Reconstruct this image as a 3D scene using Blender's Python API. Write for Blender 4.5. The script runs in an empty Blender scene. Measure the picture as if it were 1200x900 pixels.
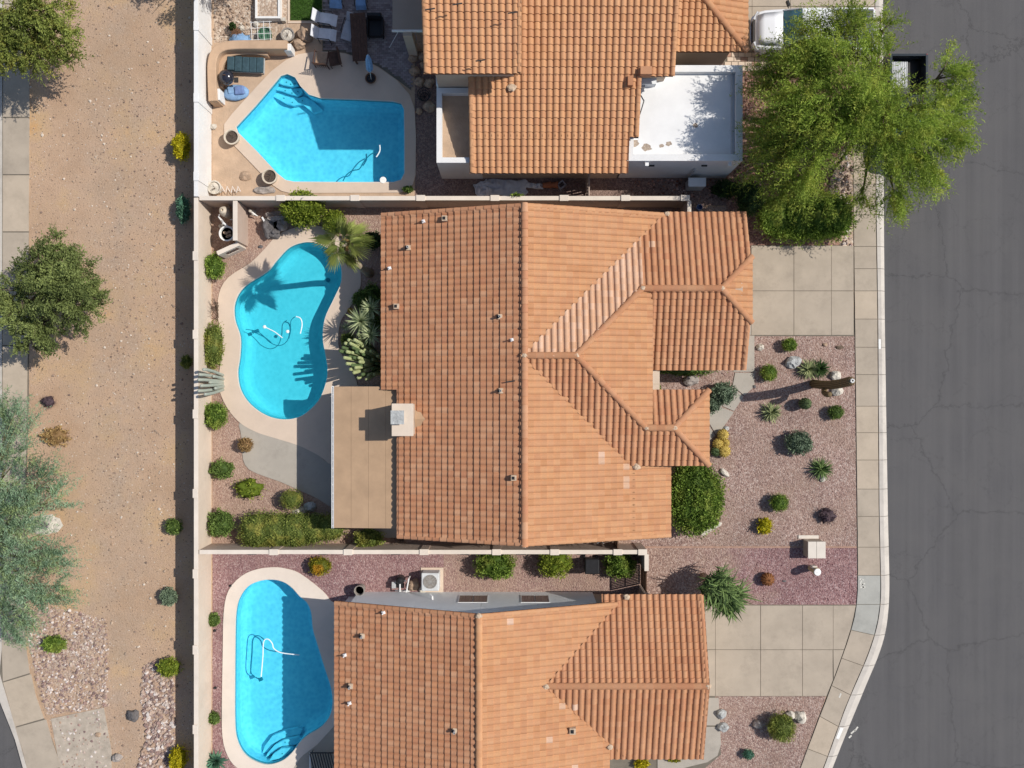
import bpy, math, random
import numpy as np
from mathutils import Vector, Matrix, noise as mnoise
from mathutils.geometry import tessellate_polygon
random.seed(7); RNG = np.random.default_rng(7)
S = 24.0; H = 42.0; PI = math.pi
scene = bpy.context.scene
COL = scene.collection
# ---------------------------------------------------------------- camera, sky, sun, exposure
cam = bpy.data.cameras.new('camera'); camo = bpy.data.objects.new('camera', cam); COL.objects.link(camo)
camo.location = (0, 0, H); camo.rotation_euler = (0, 0, 0)
cam.sensor_width = 36; cam.lens = 18 / (25.0 / H); cam.clip_end = 3000; cam.clip_start = 0.5
scene.camera = camo
SUN_EL, SUN_AZ = math.radians(48.5), math.atan2(1, 0.22)     # azimuth clockwise from +Y
w = bpy.data.worlds.new('World'); scene.world = w; w.use_nodes = True
sk = w.node_tree.nodes.new('ShaderNodeTexSky'); sk.sky_type = 'NISHITA'; sk.sun_disc = False
sk.sun_elevation = SUN_EL; sk.sun_rotation = SUN_AZ; sk.air_density = 1.0; sk.dust_density = 1.0
w.node_tree.links.new(sk.outputs[0], w.node_tree.nodes['Background'].inputs[0])
w.node_tree.nodes['Background'].inputs[1].default_value = 0.11
sl = bpy.data.lights.new('sun', 'SUN'); sl.energy = 4.5; sl.angle = math.radians(0.5); sl.color = (1.0, 0.945, 0.87)
so = bpy.data.objects.new('sun', sl); COL.objects.link(so)
sd = Vector((math.sin(SUN_AZ) * math.cos(SUN_EL), math.cos(SUN_AZ) * math.cos(SUN_EL), math.sin(SUN_EL)))
so.rotation_euler = sd.to_track_quat('Z', 'Y').to_euler(); so.location = sd * 60
scene.view_settings.view_transform = 'Standard'; scene.view_settings.look = 'None'
scene.view_settings.exposure = -0.06; scene.view_settings.gamma = 1.0
scene.cycles.max_bounces = 6; scene.cycles.transparent_max_bounces = 12

# ---------------------------------------------------------------- coordinates: map units of the survey (24 to the metre)
def P(x, y, z=0.0):          # point seen at map spot x,y from straight above the middle, lying at height z
    k = 1 - z / H
    return ((x - 600) / S * k, (450 - y) / S * k)
def Wt(x, y):                # true plan spot
    return ((x - 600) / S, (450 - y) / S)
def P3(x, y, z=0.0):
    a = P(x, y, z); return (a[0], a[1], z)

# ---------------------------------------------------------------- mesh builder
class MB:
    def __init__(s): s.v = []; s.f = []; s.t = []
    def add(s, vs, fs, tint=0.5):
        n = len(s.v); s.v.extend(vs); s.f.extend([tuple(i + n for i in f) for f in fs]); s.t.extend([tint] * len(fs)); return s
    def box(s, x, y, z, sx, sy, sz, rz=0.0, taper=1.0):   # centre of base
        c, q = math.cos(rz), math.sin(rz); vs = []
        for k, zz in ((1, 0), (taper, sz)):
            for ax, ay in ((-1, -1), (1, -1), (1, 1), (-1, 1)):
                a, b = ax * sx / 2 * k, ay * sy / 2 * k
                vs.append((x + a * c - b * q, y + a * q + b * c, z + zz))
        return s.add(vs, [(3, 2, 1, 0), (4, 5, 6, 7), (0, 1, 5, 4), (1, 2, 6, 5), (2, 3, 7, 6), (3, 0, 4, 7)])
    def bx(s, x0, y0, z0, x1, y1, z1):
        return s.box((x0 + x1) / 2, (y0 + y1) / 2, z0, abs(x1 - x0), abs(y1 - y0), z1 - z0)
    def prism(s, poly, z0, z1):      # z0,z1 numbers or functions of (x,y)
        n = len(poly); f0 = z0 if callable(z0) else (lambda a, b: z0); f1 = z1 if callable(z1) else (lambda a, b: z1)
        A = sum(poly[i][0] * poly[(i + 1) % n][1] - poly[(i + 1) % n][0] * poly[i][1] for i in range(n))
        if A < 0: poly = poly[::-1]
        vs = [(a, b, f0(a, b)) for a, b in poly] + [(a, b, f1(a, b)) for a, b in poly]
        fs = [tuple(range(n))[::-1], tuple(range(n, 2 * n))] + [(i, (i + 1) % n, n + (i + 1) % n, n + i) for i in range(n)]
        return s.add(vs, fs)
    def tube(s, path, rad, n=8, cap=True):
        path = [Vector(p) for p in path]
        if not isinstance(rad, (list, tuple)): rad = [rad] * len(path)
        vs = []; fs = []; prev = None
        for i, p in enumerate(path):
            d = (path[min(i + 1, len(path) - 1)] - path[max(i - 1, 0)]).normalized()
            if prev is None:
                a = Vector((0, 0, 1)) if abs(d.z) < .9 else Vector((1, 0, 0)); u = d.cross(a).normalized()
            else: u = (prev - d * prev.dot(d)).normalized()
            prev = u; q = d.cross(u)
            for k in range(n):
                an = 2 * PI * k / n; vs.append(tuple(p + (u * math.cos(an) + q * math.sin(an)) * rad[i]))
        for i in range(len(path) - 1):
            for k in range(n):
                k2 = (k + 1) % n; fs.append((i * n + k, i * n + k2, (i + 1) * n + k2, (i + 1) * n + k))
        if cap:
            fs.append(tuple(range(n))[::-1]); fs.append(tuple(range((len(path) - 1) * n, len(path) * n)))
        return s.add(vs, fs)
    def lathe(s, prof, x=0, y=0, n=20):
        vs = []; fs = []
        for r, z in prof:
            for k in range(n): vs.append((x + r * math.cos(2 * PI * k / n), y + r * math.sin(2 * PI * k / n), z))
        for i in range(len(prof) - 1):
            for k in range(n):
                k2 = (k + 1) % n; fs.append((i * n + k, i * n + k2, (i + 1) * n + k2, (i + 1) * n + k))
        if prof[0][0] > 1e-4: fs.append(tuple(range(n))[::-1])
        if prof[-1][0] > 1e-4: fs.append(tuple(range((len(prof) - 1) * n, len(prof) * n)))
        return s.add(vs, fs)
    def blob(s, c, r, amp=.15, freq=1.5, seed=0, nu=14, nv=9, flat=False, tint=.5):
        vs = []; fs = []
        for j in range(nv + 1):
            th = PI * j / nv
            for i in range(nu):
                ph = 2 * PI * i / nu; d = Vector((math.sin(th) * math.cos(ph), math.sin(th) * math.sin(ph), math.cos(th)))
                k = 1 + amp * mnoise.noise(d * freq + Vector((seed * 3.1, seed * 1.7, seed))) * 2
                z = d.z * r[2] * k
                if flat: z = max(z, -r[2] * .25)
                vs.append((c[0] + d.x * r[0] * k, c[1] + d.y * r[1] * k, c[2] + z))
        for j in range(nv):
            for i in range(nu):
                i2 = (i + 1) % nu; fs.append((j * nu + i, (j + 1) * nu + i, (j + 1) * nu + i2, j * nu + i2))
        return s.add(vs, fs, tint)
    def mesh(s, name, org=(0, 0, 0), smooth=False):
        me = bpy.data.meshes.new(name)
        me.from_pydata([(a[0] - org[0], a[1] - org[1], a[2] - org[2]) for a in s.v], [], s.f)
        if smooth: me.polygons.foreach_set('use_smooth', [True] * len(me.polygons))
        at = me.attributes.new('tint', 'FLOAT', 'FACE'); at.data.foreach_set('value', s.t)
        me.update(); return me
    def build(s, name, mat, parent=None, org=None, smooth=False, bevel=0, auto=None):
        if org is None: org = (0, 0, 0)
        if parent is not None and org == (0, 0, 0) and 'org' in parent: org = tuple(parent['org'])
        me = s.mesh(name, org, smooth); me.materials.append(mat)
        o = bpy.data.objects.new(name, me); COL.objects.link(o)
        if parent is not None: o.parent = parent; o['org'] = org
        if bevel:
            m = o.modifiers.new('bevel', 'BEVEL'); m.width = bevel; m.segments = 2; m.limit_method = 'ANGLE'
        return o
def tag(o, label=None, cat=None, group=None, kind=None):
    if label: o['label'] = label
    if cat: o['category'] = cat
    if group: o['group'] = group
    if kind: o['kind'] = kind
    return o
def thing(name, label, cat, loc=(0, 0, 0), rz=0, group=None):   # children meshes are written in world metres when org is set
    o = bpy.data.objects.new(name, None); COL.objects.link(o); o.empty_display_size = .3
    o.location = loc; o.rotation_euler = (0, 0, rz); tag(o, label, cat, group)
    if rz == 0: o['org'] = tuple(loc)
    return o
def lthing(name, label, cat, loc=(0, 0, 0), rz=0, group=None):  # children meshes are written in local metres
    o = thing(name, label, cat, loc, rz, group)
    if 'org' in o: del o['org']
    return o
def copy_tree(o, parent=None):
    c = o.copy(); COL.objects.link(c); c.parent = parent
    for ch in list(o.children): copy_tree(ch, c)
    return c

# ---------------------------------------------------------------- materials
def rgb(h):      # sRGB 0-255 triple to linear
    return tuple(((c / 255) / 12.92 if c / 255 <= .04045 else ((c / 255 + .055) / 1.055) ** 2.4) for c in h)
class NT:
    def __init__(s, name, rough=.85):
        m = bpy.data.materials.new(name); m.use_nodes = True; s.m = m; s.t = m.node_tree; s.b = s.t.nodes['Principled BSDF']
        s.b.inputs['Roughness'].default_value = rough
        if 'Specular IOR Level' in s.b.inputs: s.b.inputs['Specular IOR Level'].default_value = .25
        g = s.n('ShaderNodeNewGeometry'); s.pos = g.outputs['Position']; s.geo = g
    def n(s, ty, **kw):
        x = s.t.nodes.new(ty)
        for k, v in kw.items(): setattr(x, k, v)
        return x
    def l(s, a, b): s.t.links.new(a, b)
    def noise(s, scale, detail=4, rough=.55, vec=None, out='Fac', dist=0):
        x = s.n('ShaderNodeTexNoise'); x.inputs['Scale'].default_value = scale; x.inputs['Detail'].default_value = detail
        x.inputs['Roughness'].default_value = rough; x.inputs['Distortion'].default_value = dist
        s.l(vec or s.pos, x.inputs['Vector']); return x.outputs[out]
    def vor(s, scale, feature='F1', out='Distance', vec=None, rnd=1.0):
        x = s.n('ShaderNodeTexVoronoi', feature=feature); x.inputs['Scale'].default_value = scale
        x.inputs['Randomness'].default_value = rnd
        s.l(vec or s.pos, x.inputs['Vector']); return x.outputs[out]
    def ramp(s, fac, stops, interp='LINEAR'):
        r = s.n('ShaderNodeValToRGB'); cr = r.color_ramp; cr.interpolation = interp
        while len(cr.elements) < len(stops): cr.elements.new(.5)
        for e, (p, c) in zip(cr.elements, stops):
            e.position = p
            if not hasattr(c, '__len__'): c = (c, c, c)
            e.color = (*c, 1)
        s.l(fac, r.inputs[0]); return r.outputs[0]
    def mix(s, fac, a, b, mode='MIX'):
        x = s.n('ShaderNodeMix', data_type='RGBA', blend_type=mode)
        for sk_, v in ((0, fac), (6, a), (7, b)):
            if hasattr(v, 'is_linked') or hasattr(v, 'links'): s.l(v, x.inputs[sk_])
            elif hasattr(v, '__len__'): x.inputs[sk_].default_value = (*v, 1)
            else: x.inputs[sk_].default_value = v
        return x.outputs[2]
    def math(s, op, a, b=0.0, clamp=False):
        x = s.n('ShaderNodeMath', operation=op, use_clamp=clamp)
        for i, v in enumerate((a, b)):
            if hasattr(v, 'links'): s.l(v, x.inputs[i])
            else: x.inputs[i].default_value = v
        return x.outputs[0]
    def bump(s, h, dist=.02, strength=1.0):
        x = s.n('ShaderNodeBump'); x.inputs['Distance'].default_value = dist; x.inputs['Strength'].default_value = strength
        s.l(h, x.inputs['Height']); s.l(x.outputs[0], s.b.inputs['Normal']); return x
    def col(s, c):
        if hasattr(c, 'links'): s.l(c, s.b.inputs['Base Color'])
        else: s.b.inputs['Base Color'].default_value = (*c, 1)
        return s.m
def plain(name, c, rough=.7, var=.12, scale=3.0, bump=0.0, bscale=40, metal=0):
    x = NT(name, rough); x.b.inputs['Metallic'].default_value = metal
    d = tuple(v * (1 - var * 1.6) for v in c); e = tuple(min(1, v * (1 + var)) for v in c)
    cc = x.ramp(x.noise(scale, 6, .65), [(.3, d), (.7, e)])
    if bump: x.bump(x.noise(bscale, 3), bump)
    return x.col(cc)
def stained(name, c, var=.1, scale=.9, dark=.35):
    x = NT(name, .92); cc = x.ramp(x.noise(scale, 6, .65), [(.3, tuple(v * (1 - var) for v in c)), (.7, tuple(v * (1 + var) for v in c))])
    cc = x.mix(x.ramp(x.noise(.7, 8, .78), [(.50, 0), (.68, dark * 1.3)]), cc, tuple(v * .6 for v in c))
    cc = x.mix(x.ramp(x.noise(7, 5, .7), [(.66, 0), (.76, dark)]), cc, tuple(v * .55 for v in c))
    cc = x.mix(x.ramp(x.noise(70, 3, .8), [(.4, 0), (.8, .35)]), cc, tuple(min(1, v * 1.25) for v in c))
    x.bump(x.noise(110, 3), .004); return x.col(cc)
def gravel(name, cols, scale=14, dirt=None, dirtfac=.35, big=.35):
    x = NT(name, .95)
    wv = x.n('ShaderNodeVectorMath', operation='ADD'); x.l(x.pos, wv.inputs[0])
    sc = x.n('ShaderNodeVectorMath', operation='SCALE'); x.l(x.noise(9, 2, out='Color'), sc.inputs[0]); sc.inputs['Scale'].default_value = .03; x.l(sc.outputs[0], wv.inputs[1])
    v = x.n('ShaderNodeTexVoronoi'); v.inputs['Scale'].default_value = scale; x.l(wv.outputs[0], v.inputs['Vector'])
    sep = x.n('ShaderNodeSeparateColor'); x.l(v.outputs['Color'], sep.inputs[0])
    n = len(cols); c = x.ramp(sep.outputs[0], [(i / n, q) for i, q in enumerate(cols)], 'CONSTANT')
    v2 = x.n('ShaderNodeTexVoronoi'); v2.inputs['Scale'].default_value = scale * 2.3; x.l(wv.outputs[0], v2.inputs['Vector'])
    sep2 = x.n('ShaderNodeSeparateColor'); x.l(v2.outputs['Color'], sep2.inputs[0])
    c2 = x.ramp(sep2.outputs[1], [(i / n, q) for i, q in enumerate(cols[::-1])], 'CONSTANT')
    c = x.mix(.45, c, c2)
    if dirt: c = x.mix(x.ramp(x.noise(.55, 5, .6), [(.42, 0), (.68, dirtfac)]), c, dirt)
    bigv = x.ramp(x.noise(big, 4), [(.3, .86), (.7, 1.1)])
    c = x.mix(1.0, c, bigv, 'MULTIPLY')
    x.bump(x.math('SUBTRACT', 1.0, v.outputs['Distance']), .035, .9)
    return x.col(c)
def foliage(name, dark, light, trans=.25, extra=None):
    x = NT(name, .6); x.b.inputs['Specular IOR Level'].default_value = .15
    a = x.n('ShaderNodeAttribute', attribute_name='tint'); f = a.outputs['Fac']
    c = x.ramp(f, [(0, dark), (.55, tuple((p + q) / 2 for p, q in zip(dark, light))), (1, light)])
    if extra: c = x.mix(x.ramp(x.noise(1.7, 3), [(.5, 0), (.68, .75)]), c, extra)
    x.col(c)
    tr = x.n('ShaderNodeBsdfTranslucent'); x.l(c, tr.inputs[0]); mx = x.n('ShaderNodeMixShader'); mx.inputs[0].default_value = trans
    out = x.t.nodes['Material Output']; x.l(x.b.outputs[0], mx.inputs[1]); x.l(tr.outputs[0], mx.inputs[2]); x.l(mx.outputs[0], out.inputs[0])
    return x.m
M = {}
def tile_mat(name, cols, pale):
    x = NT(name, .85)
    a = x.n('ShaderNodeAttribute', attribute_name='tint'); oi = x.n('ShaderNodeObjectInfo')
    f = x.math('FRACT', x.math('ADD', a.outputs['Fac'], oi.outputs['Random']))
    n = len(cols); c = x.ramp(f, [((i + .5) / n, q) for i, q in enumerate(cols)])
    c = x.mix(x.ramp(x.noise(.45, 4), [(.4, 0), (.75, .45)]), c, pale)
    c = x.mix(x.ramp(x.noise(22, 5, .7), [(.35, 0), (.8, .35)]), c, tuple(v * .62 for v in cols[0]))
    c = x.mix(x.ramp(x.noise(5, 5, .75), [(.58, 0), (.8, .3)]), c, (.5, .36, .25))
    x.bump(x.noise(60, 3), .006)
    return x.col(c)
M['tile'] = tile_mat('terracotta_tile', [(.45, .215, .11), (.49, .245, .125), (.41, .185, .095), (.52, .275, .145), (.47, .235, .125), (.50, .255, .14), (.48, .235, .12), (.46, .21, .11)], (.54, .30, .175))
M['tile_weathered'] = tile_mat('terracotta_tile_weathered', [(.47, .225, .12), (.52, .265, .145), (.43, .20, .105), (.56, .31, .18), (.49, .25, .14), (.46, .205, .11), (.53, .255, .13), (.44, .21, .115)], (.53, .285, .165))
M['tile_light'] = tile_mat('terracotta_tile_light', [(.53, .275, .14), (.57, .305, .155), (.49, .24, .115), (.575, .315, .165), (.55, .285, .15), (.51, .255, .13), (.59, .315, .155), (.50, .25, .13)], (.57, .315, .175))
M['tile_chalk'] = tile_mat('chalky_tile', [(.60, .39, .26), (.55, .34, .21), (.66, .46, .34)], (.62, .42, .30))
M['tile_pale'] = tile_mat('pale_weathered_tile', [(.60, .37, .24), (.55, .32, .19), (.66, .44, .31), (.57, .33, .20)], (.66, .45, .33))
M['underlay'] = plain('roof_underlay', (.16, .07, .04), .9)
M['mortar'] = plain('cream_mortar', (.55, .42, .30), .9, .15, 9, .01)
M['stucco'] = plain('beige_stucco', (.52, .42, .33), .95, .05, 1.2, .01, 80)
M['stucco_pink'] = plain('pinkish_stucco', (.50, .39, .32), .95, .06, 1.2, .01, 80)
M['stucco_white'] = plain('white_stucco', (.75, .745, .73), .95, .04, 1.0, .01, 80)
M['stucco_blue'] = plain('pale_grey_stucco', (.80, .83, .85), .95, .04, 1.0, .01, 80)
M['roof_white'] = plain('white_roof_coating', (.76, .76, .75), .8, .05, .9)
M['wall_cream'] = stained('cream_block_wall', (.63, .53, .43), .07, .8, .2)
M['wall_cap'] = plain('cream_wall_cap', (.70, .62, .53), .95, .06, 1.4)
M['concrete'] = stained('sidewalk_concrete', (.395, .335, .265))
M['concrete_grey'] = stained('grey_concrete', (.38, .345, .295), .07)
M['joint'] = plain('dark_joint_dirt', (.17, .15, .12), .95)
M['kerb'] = stained('kerb_concrete', (.50, .46, .41), .1, 1.2, .5)
M['deck'] = stained('beige_pool_deck', (.60, .485, .385), .05, .9, .14)
M['deck_pale'] = stained('cream_pool_deck', (.68, .60, .52), .05, .9, .14)
M['deck_grey'] = plain('grey_pool_deck', (.50, .43, .36), .9, .06, .9, .006, 90)
M['coping'] = plain('pale_coping', (.66, .60, .52), .8, .05, 2)
M['metal_tan'] = plain('tan_patio_cover_metal', (.43, .29, .18), .6, .09, 1.1)
M['metal_brown'] = plain('brown_patio_cover_metal', (.35, .29, .235), .6, .05, .7)
M['metal_white'] = plain('white_metal', (.78, .78, .77), .45, .04, 2)
M['metal_grey'] = plain('grey_metal', (.45, .46, .46), .5, .08, 4)
M['metal_dark'] = plain('dark_metal', (.045, .042, .04), .5, .2, 6)
M['black'] = plain('black_plastic', (.02, .02, .022), .45, .2, 6)
M['rust'] = plain('brown_painted_steel', (.12, .065, .04), .7, .2, 6)
M['rock'] = plain('grey_boulder', (.36, .32, .29), .95, .3, 5, .03, 14)
M['rock_pale'] = plain('pale_boulder', (.60, .55, .47), .95, .2, 5, .03, 14)
M['rock_blue'] = plain('bluish_boulder', (.42, .43, .42), .95, .2, 5, .03, 14)
M['rock_brown'] = plain('brown_boulder', (.42, .30, .21), .95, .25, 5, .03, 14)
M['rock_dark'] = plain('dark_boulder', (.14, .13, .13), .6, .3, 5, .03, 14)
M['bark'] = plain('tree_bark', (.15, .11, .08), .95, .25, 8, .01, 30)
M['bark_green'] = plain('olive_bark', (.22, .21, .11), .95, .25, 8, .01, 30)
M['palm_trunk'] = plain('palm_trunk_bark', (.42, .34, .25), .95, .2, 10, .02, 25)
M['terracotta'] = plain('terracotta_pot', (.42, .16, .08), .8, .15, 8)
M['pot_pale'] = plain('pale_pot', (.62, .54, .43), .8, .15, 8)
M['pot_grey'] = plain('grey_pot', (.30, .27, .24), .8, .2, 8)
M['soil'] = plain('potting_soil', (.10, .075, .06), .95, .3, 20, .03, 30)
M['cloth_teal'] = plain('dark_teal_cushion', (.045, .085, .105), .9, .2, 5)
M['cloth_blue'] = plain('blue_fabric', (.22, .37, .58), .85, .15, 5)
M['cloth_navy'] = plain('blue_cushion', (.16, .24, .45), .85, .15, 5)
M['cloth_grey'] = plain('grey_fabric', (.42, .42, .45), .9, .1, 5)
M['cloth_white'] = plain('white_fabric', (.68, .69, .72), .9, .1, 3)
M['cloth_brown'] = plain('brown_fabric', (.10, .055, .04), .9, .2, 6)
M['cloth_tan'] = plain('tan_cushion', (.40, .27, .18), .9, .2, 6)
M['car_white'] = plain('white_car_paint', (.78, .79, .81), .22, .015, .6)
M['car_dark'] = plain('dark_car_paint', (.035, .045, .055), .25, .05, 1)
M['chrome'] = plain('chrome', (.6, .6, .62), .2, .05, 4, metal=1)
M['cover_grey'] = plain('grey_bed_cover', (.10, .105, .13), .6, .1, 2)
M['lamp_glass'] = plain('clear_lamp_glass', (.6, .62, .65), .15, .05, 4)
M['lamp_red'] = plain('red_lamp_glass', (.4, .02, .02), .2, .05, 4)
M['paint_white'] = plain('white_road_paint', (.85, .84, .80), .8, .1, 12)
M['paint_faded'] = plain('faded_white_paint', (.60, .58, .52), .9, .25, 18)
M['edging'] = plain('terracotta_edging', (.38, .24, .18), .95, .15, 6, .01, 40)
M['wood'] = plain('brown_wood', (.17, .09, .05), .8, .25, 6)
x = NT('dark_glass', .12); x.b.inputs['Specular IOR Level'].default_value = .3; M['glass'] = x.col((.015, .022, .03))
x = NT('tinted_windscreen', .05); x.b.inputs['Specular IOR Level'].default_value = 1.0; M['windscreen'] = x.col(x.ramp(x.noise(1.2, 3), [(.3, (.04, .12, .15)), (.7, (.12, .26, .30))]))
# water
def water_mat(name, tint, scale):
    m = bpy.data.materials.new(name); m.use_nodes = True; t = m.node_tree; t.nodes.clear()
    out = t.nodes.new('ShaderNodeOutputMaterial'); mx = t.nodes.new('ShaderNodeMixShader'); fr = t.nodes.new('ShaderNodeFresnel'); fr.inputs['IOR'].default_value = 1.33
    tr = t.nodes.new('ShaderNodeBsdfTransparent'); tr.inputs[0].default_value = (*tint, 1); gl = t.nodes.new('ShaderNodeBsdfGlossy'); gl.inputs['Roughness'].default_value = .06
    g = t.nodes.new('ShaderNodeNewGeometry'); no = t.nodes.new('ShaderNodeTexNoise'); no.inputs['Scale'].default_value = scale; no.inputs['Detail'].default_value = 3; no.inputs['Distortion'].default_value = 1.2
    bu = t.nodes.new('ShaderNodeBump'); bu.inputs['Distance'].default_value = .03; bu.inputs['Strength'].default_value = .3
    t.links.new(g.outputs['Position'], no.inputs['Vector']); t.links.new(no.outputs['Fac'], bu.inputs['Height'])
    t.links.new(bu.outputs[0], gl.inputs['Normal']); t.links.new(bu.outputs[0], fr.inputs['Normal'])
    t.links.new(fr.outputs[0], mx.inputs[0]); t.links.new(tr.outputs[0], mx.inputs[1]); t.links.new(gl.outputs[0], mx.inputs[2]); t.links.new(mx.outputs[0], out.inputs[0])
    return m
M['water'] = water_mat('pool_water', (.42, .91, .975), 5)
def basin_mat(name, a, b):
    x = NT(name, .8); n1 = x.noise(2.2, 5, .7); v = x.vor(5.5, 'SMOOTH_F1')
    c = x.ramp(x.math('ADD', x.math('MULTIPLY', n1, .6), x.math('MULTIPLY', v, .5)), [(.3, a), (.75, b)]); return x.col(c)  # plaster mottle that also paints rippled water light into the basin colour
M['basin'] = basin_mat('blue_plaster_painted_ripple', (.36, .63, .79), (.58, .82, .92))
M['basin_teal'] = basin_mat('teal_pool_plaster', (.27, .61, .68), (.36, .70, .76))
M['basin_tile'] = plain('waterline_tile', (.10, .33, .40), .3, .25, 14)
# grounds
def dirt_mat():
    x = NT('desert_dirt', .97)
    base = x.ramp(x.noise(.35, 6, .62), [(.3, (.43, .285, .185)), (.5, (.50, .345, .235)), (.62, (.53, .36, .21)), (.72, (.56, .335, .155))])
    grey = x.ramp(x.noise(9, 5, .7), [(.3, (.27, .205, .155)), (.55, (.42, .33, .26)), (.75, (.50, .41, .33))])
    sx = x.n('ShaderNodeSeparateXYZ'); x.l(x.pos, sx.inputs[0])
    band = x.math('SUBTRACT', 1.0, x.math('ABSOLUTE', x.math('MULTIPLY', x.math('ADD', sx.outputs[0], 19.3), .36)), True)
    c = x.mix(x.math('MULTIPLY', band, x.ramp(x.noise(.8, 5, .65), [(.35, .05), (.65, .75)])), base, grey)
    def specks(scale, thr, colr, c, seedv):
        v = x.n('ShaderNodeTexVoronoi'); v.inputs['Scale'].default_value = scale; x.l(x.pos, v.inputs['Vector'])
        sp = x.n('ShaderNodeSeparateColor'); x.l(v.outputs['Color'], sp.inputs[0])
        m = x.math('MULTIPLY', x.math('GREATER_THAN', sp.outputs[seedv], thr), x.math('LESS_THAN', v.outputs['Distance'], .36))
        return x.mix(m, c, colr)
    c = specks(11, .965, (.56, .47, .38), c, 0); c = specks(13, .93, (.16, .12, .09), c, 1); c = specks(21, .93, (.30, .21, .15), c, 2); c = specks(24, .92, (.52, .42, .32), c, 0)
    c = x.mix(x.ramp(x.noise(.22, 7, .7), [(.48, 0), (.64, .35)]), c, (.38, .26, .165))
    c = x.mix(x.ramp(x.noise(5, 7, .8), [(.54, 0), (.72, .3)]), c, (.36, .245, .155))
    x.bump(x.noise(12, 6, .75), .05)
    return x.col(c)
M['dirt'] = dirt_mat()
M['gravel_pink'] = gravel('pink_gravel', [(.28, .18, .15), (.345, .235, .20), (.15, .09, .08), (.42, .31, .265), (.22, .14, .12), (.52, .42, .365), (.30, .195, .16)], 15, (.33, .23, .175), .5)
M['gravel_back'] = gravel('brown_pink_gravel', [(.33, .215, .165), (.40, .28, .22), (.24, .15, .12), (.47, .35, .28), (.30, .195, .155), (.37, .245, .195)], 15, (.40, .28, .205), .6)
M['gravel_purple'] = gravel('purple_gravel', [(.24, .13, .13), (.32, .19, .185), (.16, .08, .085), (.38, .25, .24), (.21, .115, .12), (.46, .34, .32), (.26, .145, .14)], 15, (.31, .20, .175), .4)
M['gravel_mix'] = gravel('faded_purple_gravel', [(.30, .19, .165), (.37, .255, .215), (.20, .12, .11), (.44, .33, .27), (.26, .16, .145), (.34, .225, .19)], 15, (.36, .25, .185), .6)
def strip_mat():
    m = gravel('strip_gravel', [(.22, .115, .115), (.30, .17, .165), (.13, .065, .07), (.36, .235, .225), (.19, .10, .105), (.44, .32, .31), (.24, .135, .13)], 15, (.30, .19, .17), .3)
    t = m.node_tree; b = t.nodes['Principled BSDF']; src = b.inputs['Base Color'].links[0].from_socket
    g = t.nodes.new('ShaderNodeNewGeometry'); sx = t.nodes.new('ShaderNodeSeparateXYZ'); t.links.new(g.outputs['Position'], sx.inputs[0])
    no = t.nodes.new('ShaderNodeTexNoise'); no.inputs['Scale'].default_value = .9; no.inputs['Detail'].default_value = 6; t.links.new(g.outputs['Position'], no.inputs['Vector'])
    a = t.nodes.new('ShaderNodeMath'); a.operation = 'MULTIPLY_ADD'; t.links.new(no.outputs['Fac'], a.inputs[0]); a.inputs[1].default_value = 9; t.links.new(sx.outputs[0], a.inputs[2])
    mr = t.nodes.new('ShaderNodeMapRange'); t.links.new(a.outputs[0], mr.inputs[0]); mr.inputs[1].default_value = 13.2; mr.inputs[2].default_value = 17.2; mr.inputs[3].default_value = .85; mr.inputs[4].default_value = 0
    mx = t.nodes.new('ShaderNodeMix'); mx.data_type = 'RGBA'; t.links.new(mr.outputs[0], mx.inputs[0]); t.links.new(src, mx.inputs[6])
    v = t.nodes.new('ShaderNodeTexVoronoi'); v.inputs['Scale'].default_value = 17; t.links.new(g.outputs['Position'], v.inputs['Vector'])
    sp = t.nodes.new('ShaderNodeSeparateColor'); t.links.new(v.outputs['Color'], sp.inputs[0]); rp = t.nodes.new('ShaderNodeValToRGB'); rp.color_ramp.interpolation = 'CONSTANT'
    for i, c in enumerate([(.32, .22, .175), (.39, .28, .225), (.22, .145, .12), (.45, .345, .285), (.28, .185, .145)]):
        e = rp.color_ramp.elements[i] if i < 2 else rp.color_ramp.elements.new(i / 5); e.position = i / 5; e.color = (*c, 1)
    t.links.new(sp.outputs[0], rp.inputs[0]); t.links.new(rp.outputs[0], mx.inputs[7]); t.links.new(mx.outputs[2], b.inputs['Base Color']); return m
M['gravel_strip'] = strip_mat()
M['gravel_dark'] = gravel('dark_brown_gravel', [(.20, .13, .11), (.28, .19, .16), (.14, .09, .08), (.34, .24, .20), (.18, .12, .10)], 13, (.22, .16, .13), .4)
M['gravel_tan'] = gravel('tan_gravel', [(.42, .32, .24), (.55, .45, .36), (.28, .2, .15), (.62, .54, .45), (.36, .26, .19), (.48, .36, .27)], 9, (.44, .32, .23), .5)
M['gravel_river'] = gravel('river_rock', [(.40, .30, .22), (.48, .38, .30), (.28, .19, .15), (.54, .45, .38), (.34, .23, .18), (.44, .32, .23)], 8, (.47, .33, .22), .9)
M['mulch'] = gravel('reddish_mulch', [(.24, .12, .09), (.34, .2, .15), (.12, .06, .05), (.42, .27, .21), (.2, .1, .08)], 9, (.3, .2, .14), .4)
M['patio_dirt'] = plain('tan_flagstone_dirt', (.50, .36, .25), .95, .12, 1.3, .02, 14)
M['paver'] = plain('grey_pavers', (.24, .20, .20), .9, .25, 5, .006, 60)
M['grass'] = foliage('lawn_grass', (.05, .12, .02), (.12, .25, .04), .1)
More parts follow.
